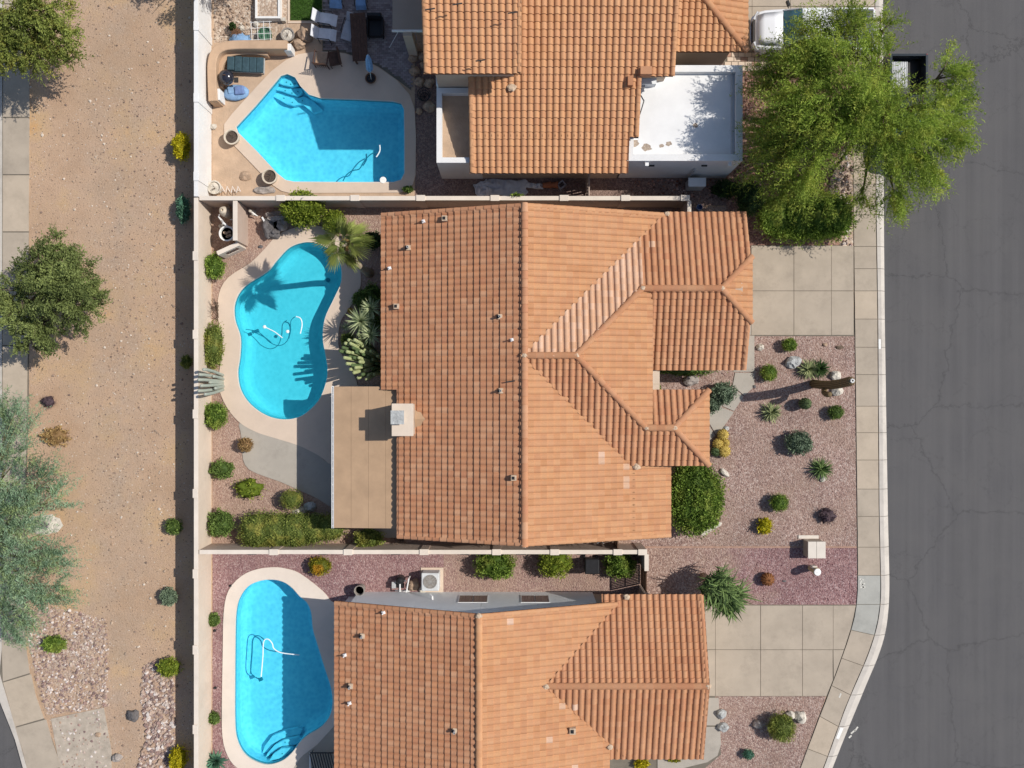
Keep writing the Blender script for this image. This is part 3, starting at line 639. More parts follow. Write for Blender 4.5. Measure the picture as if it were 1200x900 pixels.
for (x0, x1) in ((824, 838), (838, 891), (891, 940), (940, 976), (976, None)):
    for (y0, y1) in ((709, 761), (761, 815.5)):
        a0 = min(x1 or 9999, xr(y0) - .3); a1 = min(x1 or 9999, xr(y1) - .3)
        if x0 >= max(a0, a1): continue
        q = [(x0, y0), (a0, y0)]
        if x1 is None: q.append((xr((y0 + y1) / 2) - .3, (y0 + y1) / 2))
        q += [(max(a1, x0 + 1), y1), (x0, y1)]
        if x1 is None and y0 > 760: q = [(976, 761), (xr(761) - .3, 761), (976.5, 795)]
        if x1 == 976 and y0 > 760: q = [(940, 761), (975.6, 761), (975.8, 797), (968, 815.5), (940, 815.5)]
        slab(drl, q, .05, .05, M['concrete'])
slab(drl, [(824, 817), (842, 817), (844, 850), (824, 850)], .05, .05, M['concrete_grey'])
slab(drl, [(824, 851), (844, 851), (845, 872), (841, 885), (829, 893), (800, 900), (790, 905), (770, 905), (770, 880), (824, 880)], .05, .05, M['concrete_grey'])
dru = sheet('upper_driveway', [(860, -120), (998, -120), (998, 68), (851, 68)], .014, M['joint'])
for (x0, x1) in ((860, 881), (881, 926), (926, 971), (971, 997.5)):
    for (y0, y1) in ((-119, -60), (-60, 8), (8, 61)): slab(dru, [(x0, y0), (x1, y0), (x1, y1), (x0, y1)], .05, .05, M['concrete'])
walk = sheet('upper_walkway', [(848, 61.5), (912, 61.5), (908, 74), (896, 84), (860, 84), (848, 76)], .018, M['joint'])
for r in range(4):
    for c in range(8):
        xx = 849 + c * 8 + (r % 2) * 3; yy = 62 + r * 5.4
        if xx + 7.6 < 911 - r * 5: slab(walk, [(xx, yy), (xx + 7.6, yy), (xx + 7.6, yy + 5), (xx, yy + 5)], .05, .04, M['edging' if (r * 3 + c) % 5 == 0 else 'deck'], .006, 'paver')
wpath = sheet('west_sidewalk', [(-6, -300), (35, -300), (34, 470), (28, 690), (28.5, 713), (32, 777), (40, 809), (51, 839), (61, 865), (72, 898), (110, 1010), (62, 1010), (32, 898), (25, 873), (13, 831), (0, 790), (-6, 770)], .012, M['joint'])
WL = [(-100, 4), (700, 3), (760, 3), (788, 0), (831, 13), (873, 25), (898, 32), (1010, 66)]; WR = [(-100, 36), (0, 36), (400, 33.5), (690, 28), (713, 28.5), (777, 32), (809, 40), (839, 51), (865, 61), (898, 72), (1010, 110)]
wj = [-60, 5, 72, 138, 205, 272, 338, 405, 470, 536, 602, 668, 728, 795, 848, 905, 960]
for i in range(len(wj) - 1):
    y0, y1 = wj[i] + .3, wj[i + 1] - .3; ym = (y0 + y1) / 2; sh = 6 if y0 > 720 else 0; 
    slab(wpath, [(xi(WL, y0), y0 + (4 if y0 > 720 else 0)), (xi(WR, y0), y0 - sh), (xi(WR, ym - sh), ym - sh), (xi(WR, y1 - (6 if y1 > 722 else 0)), y1 - (6 if y1 > 722 else 0)), (xi(WL, y1), y1 + (4 if y1 > 722 else 0)), (xi(WL, ym), ym)], .04, .04, smats[i % 3 == 1 and 1 or 0])
wk = sheet('west_kerb', [(-6, -300), (3.4, -300), (2.4, 700), (2.4, 760), (-.6, 788), (12.4, 831), (24.4, 873), (31.4, 898), (65, 1010), (58, 1010), (27, 898), (18, 866), (6, 836), (-6, 806)], .045, M['kerb'], skirt=.18)

# ---- pools
def pool(name, label, outline, basin_mat, deck, deck_mat, depth=1.05, name2='pool_deck'):
    cx = sum(a for a, b in outline) / len(outline); cy = sum(b for a, b in outline) / len(outline)
    c = (*Wt(cx, cy), 0); t = thing(name, label, 'swimming pool', c)
    W_ = [Wt(*p) for p in outline]; n = len(W_)
    A = sum(W_[i][0] * W_[(i + 1) % n][1] - W_[(i + 1) % n][0] * W_[i][1] for i in range(n)); sg = 1 if A > 0 else -1
    def inset(d):
        out = []
        for i in range(n):
            p, q, r = Vector(W_[i - 1]), Vector(W_[i]), Vector(W_[(i + 1) % n]); e = ((q - p).normalized() + (r - q).normalized()).normalized()
            out.append((q.x - sg * e.y * d, q.y + sg * e.x * d))
        return out
    def band(rings, nm, mat, cap=False):
        m = MB(); vs = []
        for d, z in rings: vs += [(a, b, z) for a, b in inset(d)]
        fs = []
        for j in range(len(rings) - 1):
            for i in range(n): i2 = (i + 1) % n; fs.append((j * n + i, j * n + i2, (j + 1) * n + i2, (j + 1) * n + i))
        m.add(vs, fs)
        if cap:
            v2, f2 = tess(inset(rings[-1][0])); m.add([(a, b, rings[-1][1]) for a, b in v2], f2)
        return m.build(nm, mat, t, smooth=False)
    band([(-.03, .052), (0, .05), (0, -.03)], 'coping', M['coping'])
    band([(0, -.03), (0.001, -.20)], 'waterline_tile', M['basin_tile'])
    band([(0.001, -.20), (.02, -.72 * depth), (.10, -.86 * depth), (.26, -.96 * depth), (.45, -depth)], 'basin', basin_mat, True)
    v2, f2 = tess(inset(.002)); m = MB(); m.add([(a, b, -.10) for a, b in v2], f2); m.build('water', M['water'], t)
    if deck:
        sheet(name2, deck, .05, deck_mat, [outline], skirt=.05)
    return t
deckA = [(263, 146), (272, 134), (300, 103), (318, 84), (335, 71), (350, 64), (368, 61), (388, 61), (404, 63), (425, 70), (445, 80), (466, 95), (480, 111), (486, 128), (487.5, 160), (487, 205), (484, 216), (478, 222), (470, 226), (340, 226.5), (330, 224), (318, 216), (300, 197), (270, 166), (263, 157)]
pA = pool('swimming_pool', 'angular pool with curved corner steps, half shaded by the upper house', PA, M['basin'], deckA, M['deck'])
deckB = smooth_loop([(344, 267.5), (325, 276), (312, 290), (294, 308), (268, 325), (257, 344), (255.5, 368), (258, 387), (260, 413), (257.5, 435), (257, 455), (266, 477), (281, 495), (300, 506), (318, 512), (350, 522), (374, 534), (392, 546), (420, 546), (420, 500), (420, 455), (410, 430), (398, 410), (397, 390), (400, 375), (409, 362), (421, 341), (423, 322), (417, 300), (405, 284), (392, 275), (378, 266), (362, 264)], 3)
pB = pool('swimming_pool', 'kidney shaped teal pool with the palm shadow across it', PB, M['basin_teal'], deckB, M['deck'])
deckC = smooth_loop([(320, 664.5), (301, 667), (283, 675), (268, 692), (262.5, 718), (261.5, 760), (260.5, 820), (261, 862), (267, 885), (278, 899), (296, 906), (330, 906), (352, 900), (380, 905), (410, 905), (420, 860), (420, 780), (416, 730), (395, 708), (388, 704), (378, 692), (352, 672), (335, 666)], 3)
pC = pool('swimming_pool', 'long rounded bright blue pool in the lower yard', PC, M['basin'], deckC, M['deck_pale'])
def steps(parent, arcs, z0, dz):
    for i, a in enumerate(arcs):
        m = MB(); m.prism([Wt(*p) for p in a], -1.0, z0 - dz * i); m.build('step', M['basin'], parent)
steps(pA, [[(329, 90), (337, 87.6), (346, 92), (347, 97), (340, 99), (330, 97), (325, 95)], [(325, 95.5), (330, 97.6), (340, 99.6), (350, 99), (351, 103), (345, 108), (334, 105), (326, 102), (320, 101)], [(320, 101.5), (326, 102.6), (334, 105.6), (345, 108.6), (352, 107), (362, 112), (370, 119), (374, 123), (364, 127), (356, 121), (350, 116), (340, 118), (330, 115), (321, 110), (315, 107)]], -.28, .24)
steps(pC, [[(314, 894.5), (330, 891), (342, 881), (340, 879), (328, 880), (318, 887)], [(308, 893), (317, 887), (327, 879.5), (345, 877.5), (350, 871), (346, 869), (330, 872), (318, 879), (310, 888)], [(302, 891), (309, 888), (317, 878.5), (330, 871.5), (347, 868), (350, 862), (344, 860), (328, 864), (314, 870), (305, 882)]], -.28, .24)
def dots(parent, pts, z):
    for p in pts:
        m = MB(); a = Wt(*p); m.lathe([(.035, z), (.035, z + .01), (0.001, z + .012)], a[0], a[1], 8); m.build('tile_marker', M['basin_tile'], parent)
dots(pA, [(334, 94), (339, 96.5), (344, 95.5)], -.275); dots(pA, [(331, 102), (339, 105), (346, 103)], -.515); dots(pA, [(328, 109), (338, 114), (350, 112)], -.755)
dots(pC, [(329, 886)], -.275); dots(pC, [(331, 875)], -.515); dots(pC, [(331, 868)], -.755)
patio = sheet('patio', smooth_loop([(281, 495.5), (300, 506), (318, 512), (350, 522), (374, 534), (391, 546), (440, 560), (470, 590), (470, 630), (430, 622), (392, 597), (372, 584), (350, 574), (330, 565), (310, 558), (292, 550), (285, 538), (284, 520), (282, 505)], 2), .042, M['concrete_grey'], skirt=.04)
sheet('covered_patio', [(405, 452), (480, 452), (480, 620), (430, 612), (405, 596)], .046, M['concrete_grey'])
sheet('lower_patio', [(352, 888), (356, 884), (372, 872), (392, 850), (420, 850), (420, 1000), (300, 1000), (300, 906), (340, 906)], .056, M['concrete_grey'])
# pavers of the upper patio, laid one by one
pat = sheet('upper_patio', [(378, -160), (482, -160), (482, 106), (466, 94), (445, 79), (425, 69), (404, 62), (388, 60.5), (378, 61)], .014, M['joint'])
mm = MB(); R = 0
yy = -20.0
def arc_y(x): return float(np.interp(x, [378, 388, 404, 425, 445, 466, 482], [60, 60, 61.5, 68.5, 78.5, 93, 105]))
while yy < 105:
    xx = 379 + (R % 2) * 2.4
    while xx < 480:
        if yy + 2.6 < arc_y(xx):
            a = Wt(xx, yy); b = Wt(xx + 4.6, yy + 2.3); mm.bx(a[0], b[1], .014, b[0], a[1], .045 + random.uniform(0, .006)); 
            for q in range(6): mm.t[-1 - q] = random.random()
        xx += 4.9
    yy += 2.55; R += 1
pm = NT('tumbled_pavers', .9); aa = pm.n('ShaderNodeAttribute', attribute_name='tint')
pv = mm.build('paver', pm.col(pm.ramp(aa.outputs['Fac'], [(0, (.22, .18, .18)), (.5, (.30, .25, .25)), (1, (.38, .33, .32))])), pat); pv['kind'] = 'stuff'
lawn = sheet('lawn', [(340, -160), (377.5, -160), (377.5, 24), (340, 24)], .012, plain('lawn_soil', (.05, .10, .02), .95, .3, 6))
gr = [Wt(340, 24), Wt(377.5, -30)]; n_ = 5200
gx = RNG.uniform(gr[0][0] + .02, gr[1][0], n_); gy = RNG.uniform(gr[0][1] + .02, gr[1][1], n_)
Cc = np.stack([gx, gy, np.full(n_, .04)], 1); Dd = np.stack([RNG.normal(size=n_) * .5, RNG.normal(size=n_) * .5, np.ones(n_)], 1)
lg = leaf_mesh('lawn_grass', [leaf_arrays(Cc, Dd, .07, .02, np.clip(RNG.normal(size=n_) * .25 + .5, 0, 1))], M['grass'], None, (0, 0, 0)); lg['kind'] = 'stuff'
m = MB(); a = Wt(337.5, 25.5); b = Wt(379, 27.5); m.bx(a[0], b[1], 0, b[0], a[1], .05); c = Wt(337.5, -120); d = Wt(339.7, 25.3); m.bx(c[0], d[1], 0, d[0], c[1], .05)
tag(m.build('lawn_edging', M['deck']), kind='structure')
m = MB(); a = Wt(756, 640); b = Wt(1003.5, 642); m.bx(a[0], b[1], 0, b[0], a[1], .035); tag(m.build('gravel_edging', M['edging']), kind='structure')

# ================================================================ WALLS
def wall_line(name, label, pts, h, mat, capmat, pil, thick=.15, side=0, pilmat=None, pil_out=.10, cat='wall'):
    """pts true plan polyline; pil distances (true plan coords along) where pilasters stand"""
    a, b = Wt(*pts[0]), Wt(*pts[1]); t = thing(name, label, cat, ((a[0] + b[0]) / 2, (a[1] + b[1]) / 2, 0))
    L = math.hypot(b[0] - a[0], b[1] - a[1]); ux, uy = (b[0] - a[0]) / L, (b[1] - a[1]) / L; rz = math.atan2(uy, ux)
    cuts = sorted([0] + pil + [L])
    for i in range(len(cuts) - 1):
        l0, l1 = cuts[i] + .006, cuts[i + 1] - .006
        if l1 - l0 < .05: continue
        mid = (l0 + l1) / 2; m = MB(); m.box(a[0] + ux * mid, a[1] + uy * mid, -.02, l1 - l0, thick, h - .03, rz); m.build('wall_panel', mat, t)
        m = MB(); m.box(a[0] + ux * mid, a[1] + uy * mid, h - .045, l1 - l0 - .004, thick + .05, .045, rz); m.build('wall_cap', capmat, t, bevel=.006)
    for p in pil:
        m = MB(); nx, ny = -uy, ux; ox = a[0] + ux * p + nx * side * pil_out; oy = a[1] + uy * p + ny * side * pil_out
        m.box(ox, oy, -.02, .38, thick + pil_out * 1.6, h + .02, rz); q = m.build('pilaster', mat, t)
        m = MB(); m.box(ox, oy, h, .42, thick + pil_out * 1.6 + .06, .05, rz); m.build('pilaster_cap', capmat, q, bevel=.008)
    return t
def pl(vals, y0): return [(v - y0) / S for v in vals]
# true positions of pilasters along the west wall from where they are seen
def inv(v, c, h=1.8): return c + (v - c) * (1 - h / H)
wp1 = [inv(v, 450) for v in (31, 115, 207)]
wall_line('block_wall', 'bright white painted length of the back wall behind the upper house', [(246, -140), (246, 240)], 1.85, M['stucco_white'], M['stucco_white'], pl([inv(-54, 450)] + wp1, -140), side=1, pil_out=.02)
wp2 = [inv(v, 450) for v in (300, 392, 485, 578, 672, 761, 854)]
wall_line('block_wall', 'long cream back wall along the desert strip behind the middle and lower yards', [(246, 241), (246, 1000)], 1.85, M['wall_cream'], M['wall_cap'], pl(wp2, 241), side=-1, pil_out=.02)
up = [inv(v, 600) for v in (329, 416, 493, 580, 661, 733)]
wall_line('block_wall', 'boundary wall between the upper and middle houses', [(249, 241.5), (799, 241.5)], 1.8, M['stucco_pink'], M['wall_cap'], pl(up, 249) + [(799 - 249) / S - .2], side=0, pil_out=.04)
wall_line('block_wall', 'short end wall running from the boundary wall to the middle house garage', [(799, 244), (799, 263)], 1.78, M['stucco_pink'], M['wall_cap'], [], thick=.13)
lp = [inv(v, 600) for v in (321, 408, 497, 582, 650, 724)]
wall_line('block_wall', 'boundary wall between the middle and lower houses', [(249, 638.5), (750, 638.5)], 1.8, M['stucco_pink'], M['wall_cap'], pl(lp, 249) + [(750 - 249) / S - .15], side=0, pil_out=.04)
wall_line('block_wall', 'short stub of wall carrying the lower side gate', [(751, 641), (751, 660)], 1.8, M['stucco_pink'], M['wall_cap'], [], thick=.15)
wall_line('block_wall', 'tall screen wall beside the fountain corner of the middle yard', [(289, 244), (289, 289)], 1.75, M['stucco_pink'], M['wall_cap'], [], thick=.16)
m0 = thing('grille_wall', 'low angled wall with a dark iron grille opening in the middle yard', 'wall', (*Wt(275, 292), 0))
ga, gb = Wt(288, 290), Wt(264, 301)
def seg_box(mb, a, b, z0, z1, th, u0=0, u1=1):
    L = math.hypot(b[0] - a[0], b[1] - a[1]); rz = math.atan2(b[1] - a[1], b[0] - a[0]); mid = (u0 + u1) / 2
    return mb.box(a[0] + (b[0] - a[0]) * mid, a[1] + (b[1] - a[1]) * mid, z0, L * (u1 - u0), th, z1 - z0, rz)
m = MB(); seg_box(m, ga, gb, 0, .45, .2); seg_box(m, ga, gb, .95, 1.15, .2); seg_box(m, ga, gb, .45, .95, .2, 0, .15); seg_box(m, ga, gb, .45, .95, .2, .75, 1); m.build('wall_body', M['wall_cap'], m0)
m = MB()
for i in range(9): u = .18 + i * .068; m.tube([(ga[0] + (gb[0] - ga[0]) * u, ga[1] + (gb[1] - ga[1]) * u - .08, .45), (ga[0] + (gb[0] - ga[0]) * (u + .03 * (-1) ** i), ga[1] + (gb[1] - ga[1]) * u - .1, .95)], .014, 5)
m.build('iron_grille', M['rust'], m0)
def gate(name, label, a, b, h, vertical=True, n=12, mat='rust'):
    a, b = Wt(*a), Wt(*b); t = thing(name, label, 'gate', ((a[0] + b[0]) / 2, (a[1] + b[1]) / 2, 0)); L = math.hypot(b[0] - a[0], b[1] - a[1])
    m = MB(); seg_box(m, a, b, .08, .13, .05); seg_box(m, a, b, h - .06, h, .05); seg_box(m, a, b, .1, h, .06, 0, .05 / L); seg_box(m, a, b, .1, h, .06, 1 - .05 / L, 1); seg_box(m, a, b, h * .5, h * .5 + .05, .04); m.build('gate_frame', M[mat], t)
    for i in range(n):
        u = (i + .7) / (n + .4); m = MB(); seg_box(m, a, b, .12, h - .05, .018, u - .36 / n, u + .36 / n); m.build('picket', M[mat], t)
    return t
gate('side_gate', 'dark slatted gate between the lower boundary wall and lower garage', (751, 661), (751, 684), 1.75)
gate('side_gate', 'narrow gate between the middle house and the lower boundary wall', (719, 618), (719, 636), 1.7, n=9)
gate('side_gate', 'pale side gate between the upper house wall and the boundary wall', (687, 212), (687, 239), 1.6, n=7, mat='stucco_pink')
m = MB(); a = Wt(751, 689); m.box(a[0], a[1], 0, .2, .3, 1.8); tag(m.build('gate_post', M['stucco_pink']), 'stucco post at the lower end of the slatted gate by the garage', 'post')

# ================================================================ HOUSES
SL3 = 1 / 3.0
TW, TL = .283, .288
PROF = [(0, 0.0), (.08, .030), (.2, .056), (.36, .072), (.53, .072), (.69, .054), (.82, .026), (.92, .005), (1.0, 0.0)]
def halfplanes(poly):      # poly world xy -> list of (n, d) inside n.p>=d
    n = len(poly); A = sum(poly[i][0] * poly[(i + 1) % n][1] - poly[(i + 1) % n][0] * poly[i][1] for i in range(n))
    if A < 0: poly = poly[::-1]
    out = []
    for i in range(n):
        a, b = poly[i], poly[(i + 1) % n]; dx, dy = b[0] - a[0], b[1] - a[1]; l = math.hypot(dx, dy)
        if l < 1e-6: continue
        nx, ny = -dy / l, dx / l; out.append((nx, ny, nx * a[0] + ny * a[1]))
    return out
def clip(pg, hp):
    for nx, ny, d in hp:
        o = []
        for i in range(len(pg)):
            a, b = pg[i - 1], pg[i]; da = nx * a[0] + ny * a[1] - d; db = nx * b[0] + ny * b[1] - d
            if (da >= 0) != (db >= 0):
                t = da / (da - db); o.append(tuple(a[k] + (b[k] - a[k]) * t for k in range(3)))
            if db >= 0: o.append(b)
        pg = o
        if len(pg) < 3: return []
    return pg
PROF_DEEP = [(0, 0.0), (.08, .040), (.18, .066), (.33, .082), (.5, .082), (.64, .064), (.74, .034), (.82, .003), (1.0, 0.0)]
CHALK = [(708, 541, 3, 5), (712, 555, 3, 4), (743, 548, 7, 4), (738, 568, 4, 5), (727, 757, 4, 3), (742, 757, 4, 3), (663, 833, 8, 4), (653, 872, 6, 3), (767, 281, 4, 4), (602, 734, 4, 3), (675, 905, 5, 4)]
_tmesh = {}
def tile_verts(prof, lift=0.0):
    """one tile with lower left corner at plan (0,0); returns verts (relative), faces"""
    vs = []
    for (f, q) in prof:
        u = f * TW
        for (v, dz) in ((-.02, .060), (TL + .02, .004)):
            vs.append((u, v, v * SL3 + q * (1.0 if v < 0 else .93) + dz + lift))
        vs.append((u, -.018, -.018 * SL3 + q * .25 - .005 + lift))
    fs = []
    for i in range(len(prof) - 1):
        a = i * 3; b = a + 3; fs.append((a, b, b + 1, a + 1)); fs.append((a + 2, b + 2, b, a))
    return vs, fs
def roof_planes(house, planes, mat_default, n_single=300):
    singles = []; org = tuple(house['org']); mbs = {}; TV0, TF = tile_verts(PROF); TV1, TF = tile_verts(PROF_DEEP)
    for pi, (p0, up, polys, mat) in enumerate(planes):
        mat = mat or mat_default; TV = TV1 if up[0] == 0 else TV0; mb = mbs.setdefault(mat.name, (MB(), mat))[0]
        ux, uy = up[0], -up[1]; ex, ey = uy, -ux     # along-eave axis, right-hand of up
        X0, Y0 = Wt(p0[0], p0[1]); Z0 = p0[2]
        def zf(x, y): return Z0 + ((x - X0) * ux + (y - Y0) * uy) * SL3
        wp = [[Wt(*p) for p in pg] for pg in polys]; hps = [halfplanes(p) for p in wp]
        for p in wp:
            m = MB(); m.prism(p, lambda a, b: zf(a, b) - .17, lambda a, b: zf(a, b) - .02); m.build('roof_panel', M['underlay'], house)
        al = [((x - X0) * ex + (y - Y0) * ey, (x - X0) * ux + (y - Y0) * uy) for p in wp for x, y in p]
        i0 = math.floor(min(a for a, b in al) / TW) - 1; i1 = math.ceil(max(a for a, b in al) / TW) + 1
        j0 = math.floor(min(b for a, b in al) / TL + .3) ; j1 = math.ceil(max(b for a, b in al) / TL) + 1
        gutter = .05
        for j in range(j0, j1):
            for i in range(i0, i1):
                u0 = i * TW; v0 = j * TL - gutter; cs = [(u0, v0 - .02), (u0 + TW, v0 - .02), (u0 + TW, v0 + TL + .02), (u0, v0 + TL + .02)]
                cw = [(X0 + a * ex + b * ux, Y0 + a * ey + b * uy) for a, b in cs]
                tint = random.random(); lift = random.uniform(-.005, .005) + .006 * math.sin(j * 1.7) ; done = False; tv = None
                inn = [all(nx * a + ny * b >= d - .06 for (a, b) in cw for nx, ny, d in hp) for hp in hps]
                if any(inn):
                    lx, ly = X0 + u0 * ex + v0 * ux, Y0 + u0 * ey + v0 * uy; kz = 1 - zf(lx, ly) / H; ix, iy = 600 + lx * S / kz, 450 - ly * S / kz; mt = M['tile_chalk'] if any(abs(ix - a) < c and abs(iy - b) < d for a, b, c, d in CHALK) else mat; singles.append((zf(lx, ly), lx, ly, (ex, ey, ux, uy), lift, mt, tint)); continue
                hit = []
                for hp in hps:
                    if any(all(nx * a + ny * b < d for (a, b) in cw) for nx, ny, d in hp): continue
                    hit.append(hp)
                if not hit: continue
                tv = [(X0 + (u0 + a) * ex + (v0 + b) * ux, Y0 + (u0 + a) * ey + (v0 + b) * uy, zf(X0 + u0 * ex + v0 * ux, Y0 + u0 * ey + v0 * uy) + c + lift) for a, b, c in TV]
                for hp in hit:
                    hp2 = [(nx, ny, d - .045) for nx, ny, d in hp]
                    for f in TF:
                        pg = clip([tv[k] for k in f], hp2)
                        if pg: mb.add(pg, [tuple(range(len(pg)))], tint)
    singles.sort(key=lambda s: -s[0]); 
    for k, (z, x, y, (ex, ey, ux, uy), lift, mat, tint) in enumerate(singles):
        if k < n_single:
            key = (round(ux), round(uy), mat.name)
            if key not in _tmesh:
                TV = TV0 if abs(ux) > .5 else TV1; m = MB(); m.add([(a * ex + b * ux, a * ey + b * uy, c) for a, b, c in TV], TF, 0.0); me = m.mesh('roof_tile'); me.materials.append(mat); _tmesh[key] = me
            o = bpy.data.objects.new('roof_tile', _tmesh[key]); COL.objects.link(o); o.parent = house; o.location = (x - org[0], y - org[1], z + lift - org[2])
        else:
            TV = TV0 if abs(ux) > .5 else TV1; mbs.setdefault(mat.name, (MB(), mat))[0].add([(x + a * ex + b * ux, y + a * ey + b * uy, z + lift + c) for a, b, c in TV], TF, tint)
    for mb, mat in mbs.values():
        if mb.v: o = mb.build('roof_tiles', mat, house); o['kind'] = 'stuff'
_cap = {}
def ridge(house, a, b, mat, name='ridge_tile', r=.135, step=.36, lift=.06):
    """a,b = (map x, map y, z) true plan"""
    A = Vector((*Wt(a[0], a[1]), a[2] + lift)); B = Vector((*Wt(b[0], b[1]), b[2] + lift)); L = (B - A).length; n = max(1, round(L / step)); st = L / n; d = (B - A) / L
    key = (mat.name, round(r, 3), name)
    if key not in _cap:
        m = MB(); vs = []; fs = []; K = 8
        for (x, rr, dz) in ((-.02, r * 1.06, .018), (.39, r * .90, 0)):
            for k in range(K + 1):
                an = PI * k / K; vs.append((x, math.cos(an) * rr, math.sin(an) * rr * .72 + dz - .015))
        for k in range(K): fs.append((k, K + 1 + k, K + 2 + k, k + 1))
        fs.append(tuple(range(K + 1))); fs.append(tuple(range(K + 1, 2 * K + 2))[::-1])
        m.add(vs, fs, 0.0); me = m.mesh(name); me.materials.append(mat); _cap[key] = me
    org = Vector(tuple(house['org'])); rot = d.to_track_quat('X', 'Z').to_euler()
    for i in range(n):
        o = bpy.data.objects.new(name, _cap[key]); COL.objects.link(o); o.parent = house
        o.location = A + d * st * i - org + Vector((0, 0, random.uniform(-.006, .006))); o.rotation_euler = rot; o.scale = (st / .36, 1, 1)
def mortar(house, x, y, z, s=.22):
    a = Wt(x, y); m = MB(); m.blob((a[0], a[1], z + .08), (s, s * .8, .09), .2, 2, x); m.build('mortar_cap', M['mortar'], house)
def vent(house, x, y, z, kind='pipe', s=.2):
    """seen at map x,y; z roof height there"""
    a = P(x, y, z + .1); t = MB()
    if kind == 'pipe':
        t.box(a[0], a[1], z - .02, s * 1.3, s * 1.5, .09, 0, .85); o = t.build('roof_vent', M['mortar'], house)
        q = MB(); q.lathe([(.05, z), (.05, z + .32), (.035, z + .32), (.035, z + .1)], a[0] - .02, a[1], 10); q.build('pipe', M['metal_grey'], o)
        q = MB(); q.box(a[0] - s * .55, a[1], z + .02, .10, s * .8, .09); q.build('opening', M['black'], o)
    elif kind == 'box':
        t.box(a[0], a[1], z - .03, s * 1.5, s * 1.5, .22, 0, .9); o = t.build('roof_vent', M['mortar'], house)
        q = MB(); q.box(a[0] - .02, a[1], z + .18, s * .7, s * .8, .03); q.build('opening', M['black'], o)
    elif kind == 'small':
        t.box(a[0], a[1], z, s, s * .9, .09, .3, .7); t.tube([(a[0], a[1], z), (a[0], a[1], z + .3)], .03, 7); o = t.build('roof_vent', M['metal_white'], house)
    else:
        t.tube([(a[0] - .2, a[1] - .03, z + .12), (a[0] + .2, a[1] + .03, z + .12)], .03, 7); t.tube([(a[0], a[1], z - .05), (a[0], a[1], z + .15)], .03, 7); o = t.build('roof_vent', M['metal_dark'], house)
def window(house, cx, cy, z0, z1, wid, ax='x', out=1, panes=2):
    """on a wall; cx,cy world; ax direction of the wall; out side of the outward normal"""
    m = MB(); dx, dy = (1, 0) if ax == 'x' else (0, 1); nx, ny = (0, out) if ax == 'x' else (out, 0)
    def b(mb, u0, u1, za, zb, d0, d1):
        xs = sorted([cx + dx * u0 + nx * d0, cx + dx * u1 + nx * d1]); yy_ = sorted([cy + dy * u0 + ny * d0, cy + dy * u1 + ny * d1]); mb.bx(xs[0], yy_[0], za, xs[1], yy_[1], zb)
    h = wid / 2; b(m, -h - .03, h + .03, z0 - .04, z0, 0, .02); b(m, -h - .03, h + .03, z1, z1 + .04, 0, .02); b(m, -h - .03, -h, z0, z1, 0, .02); b(m, h, h + .03, z0, z1, 0, .02)
    o = m.build('window', M['metal_white'], house)
    for i in range(panes):
        q = MB(); u0 = -h + wid * i / panes + .02; u1 = -h + wid * (i + 1) / panes - .02; b(q, u0, u1, z0 + .01, z1 - .01, .002, .016); q.build('pane', M['glass'], o)
def wallprism(house, poly, z1, mat, name='wall', z0=-.05):
    m = MB(); m.prism([Wt(*p) for p in poly], z0, z1); return m.build(name, mat, house)
s_ = SL3 / S
# ---------------- middle house
mh = thing('tile_roofed_house', 'middle house with terracotta tile roof and tan rear patio cover', 'house', (*Wt(613, 440), 0))
zR, zL = lambda x: 4.95 - s_ * (x - 613), lambda x: 4.95 - s_ * (613 - x)
def wz(f): return lambda a, b: f(a * S + 600, 450 - b * S)
wallprism(mh, [(468, 272), (613, 272), (613, 610), (484, 610), (484, 450), (468, 450)], wz(lambda x, y: zL(x) - .2), M['stucco'])
wallprism(mh, [(613.2, 272), (762, 272), (762, 450), (613.2, 450)], wz(lambda x, y: zR(x) - .2), M['stucco'])
wallprism(mh, [(613.2, 450.2), (762, 450.2), (762, 610), (613.2, 610)], wz(lambda x, y: zR(x) - .2), M['stucco'])
wallprism(mh, [(762.2, 272), (846, 272), (846, 348), (762.2, 348)], wz(lambda x, y: min(2.8 + s_ * (y - 263) - .2, 9)), M['stucco'])
wallprism(mh, [(762.2, 348.2), (846, 348.2), (846, 425), (762.2, 425)], wz(lambda x, y: 3.99 - s_ * (y - 348.6) - .2), M['stucco'])
for (x0, y0, x1) in ((800, 468, 804), (800, 522, 804)): wallprism(mh, [(x0, y0), (x1, y0), (x1, y0 + 6), (x0, y0 + 6)], 3.2, M['stucco'], 'porch_post')
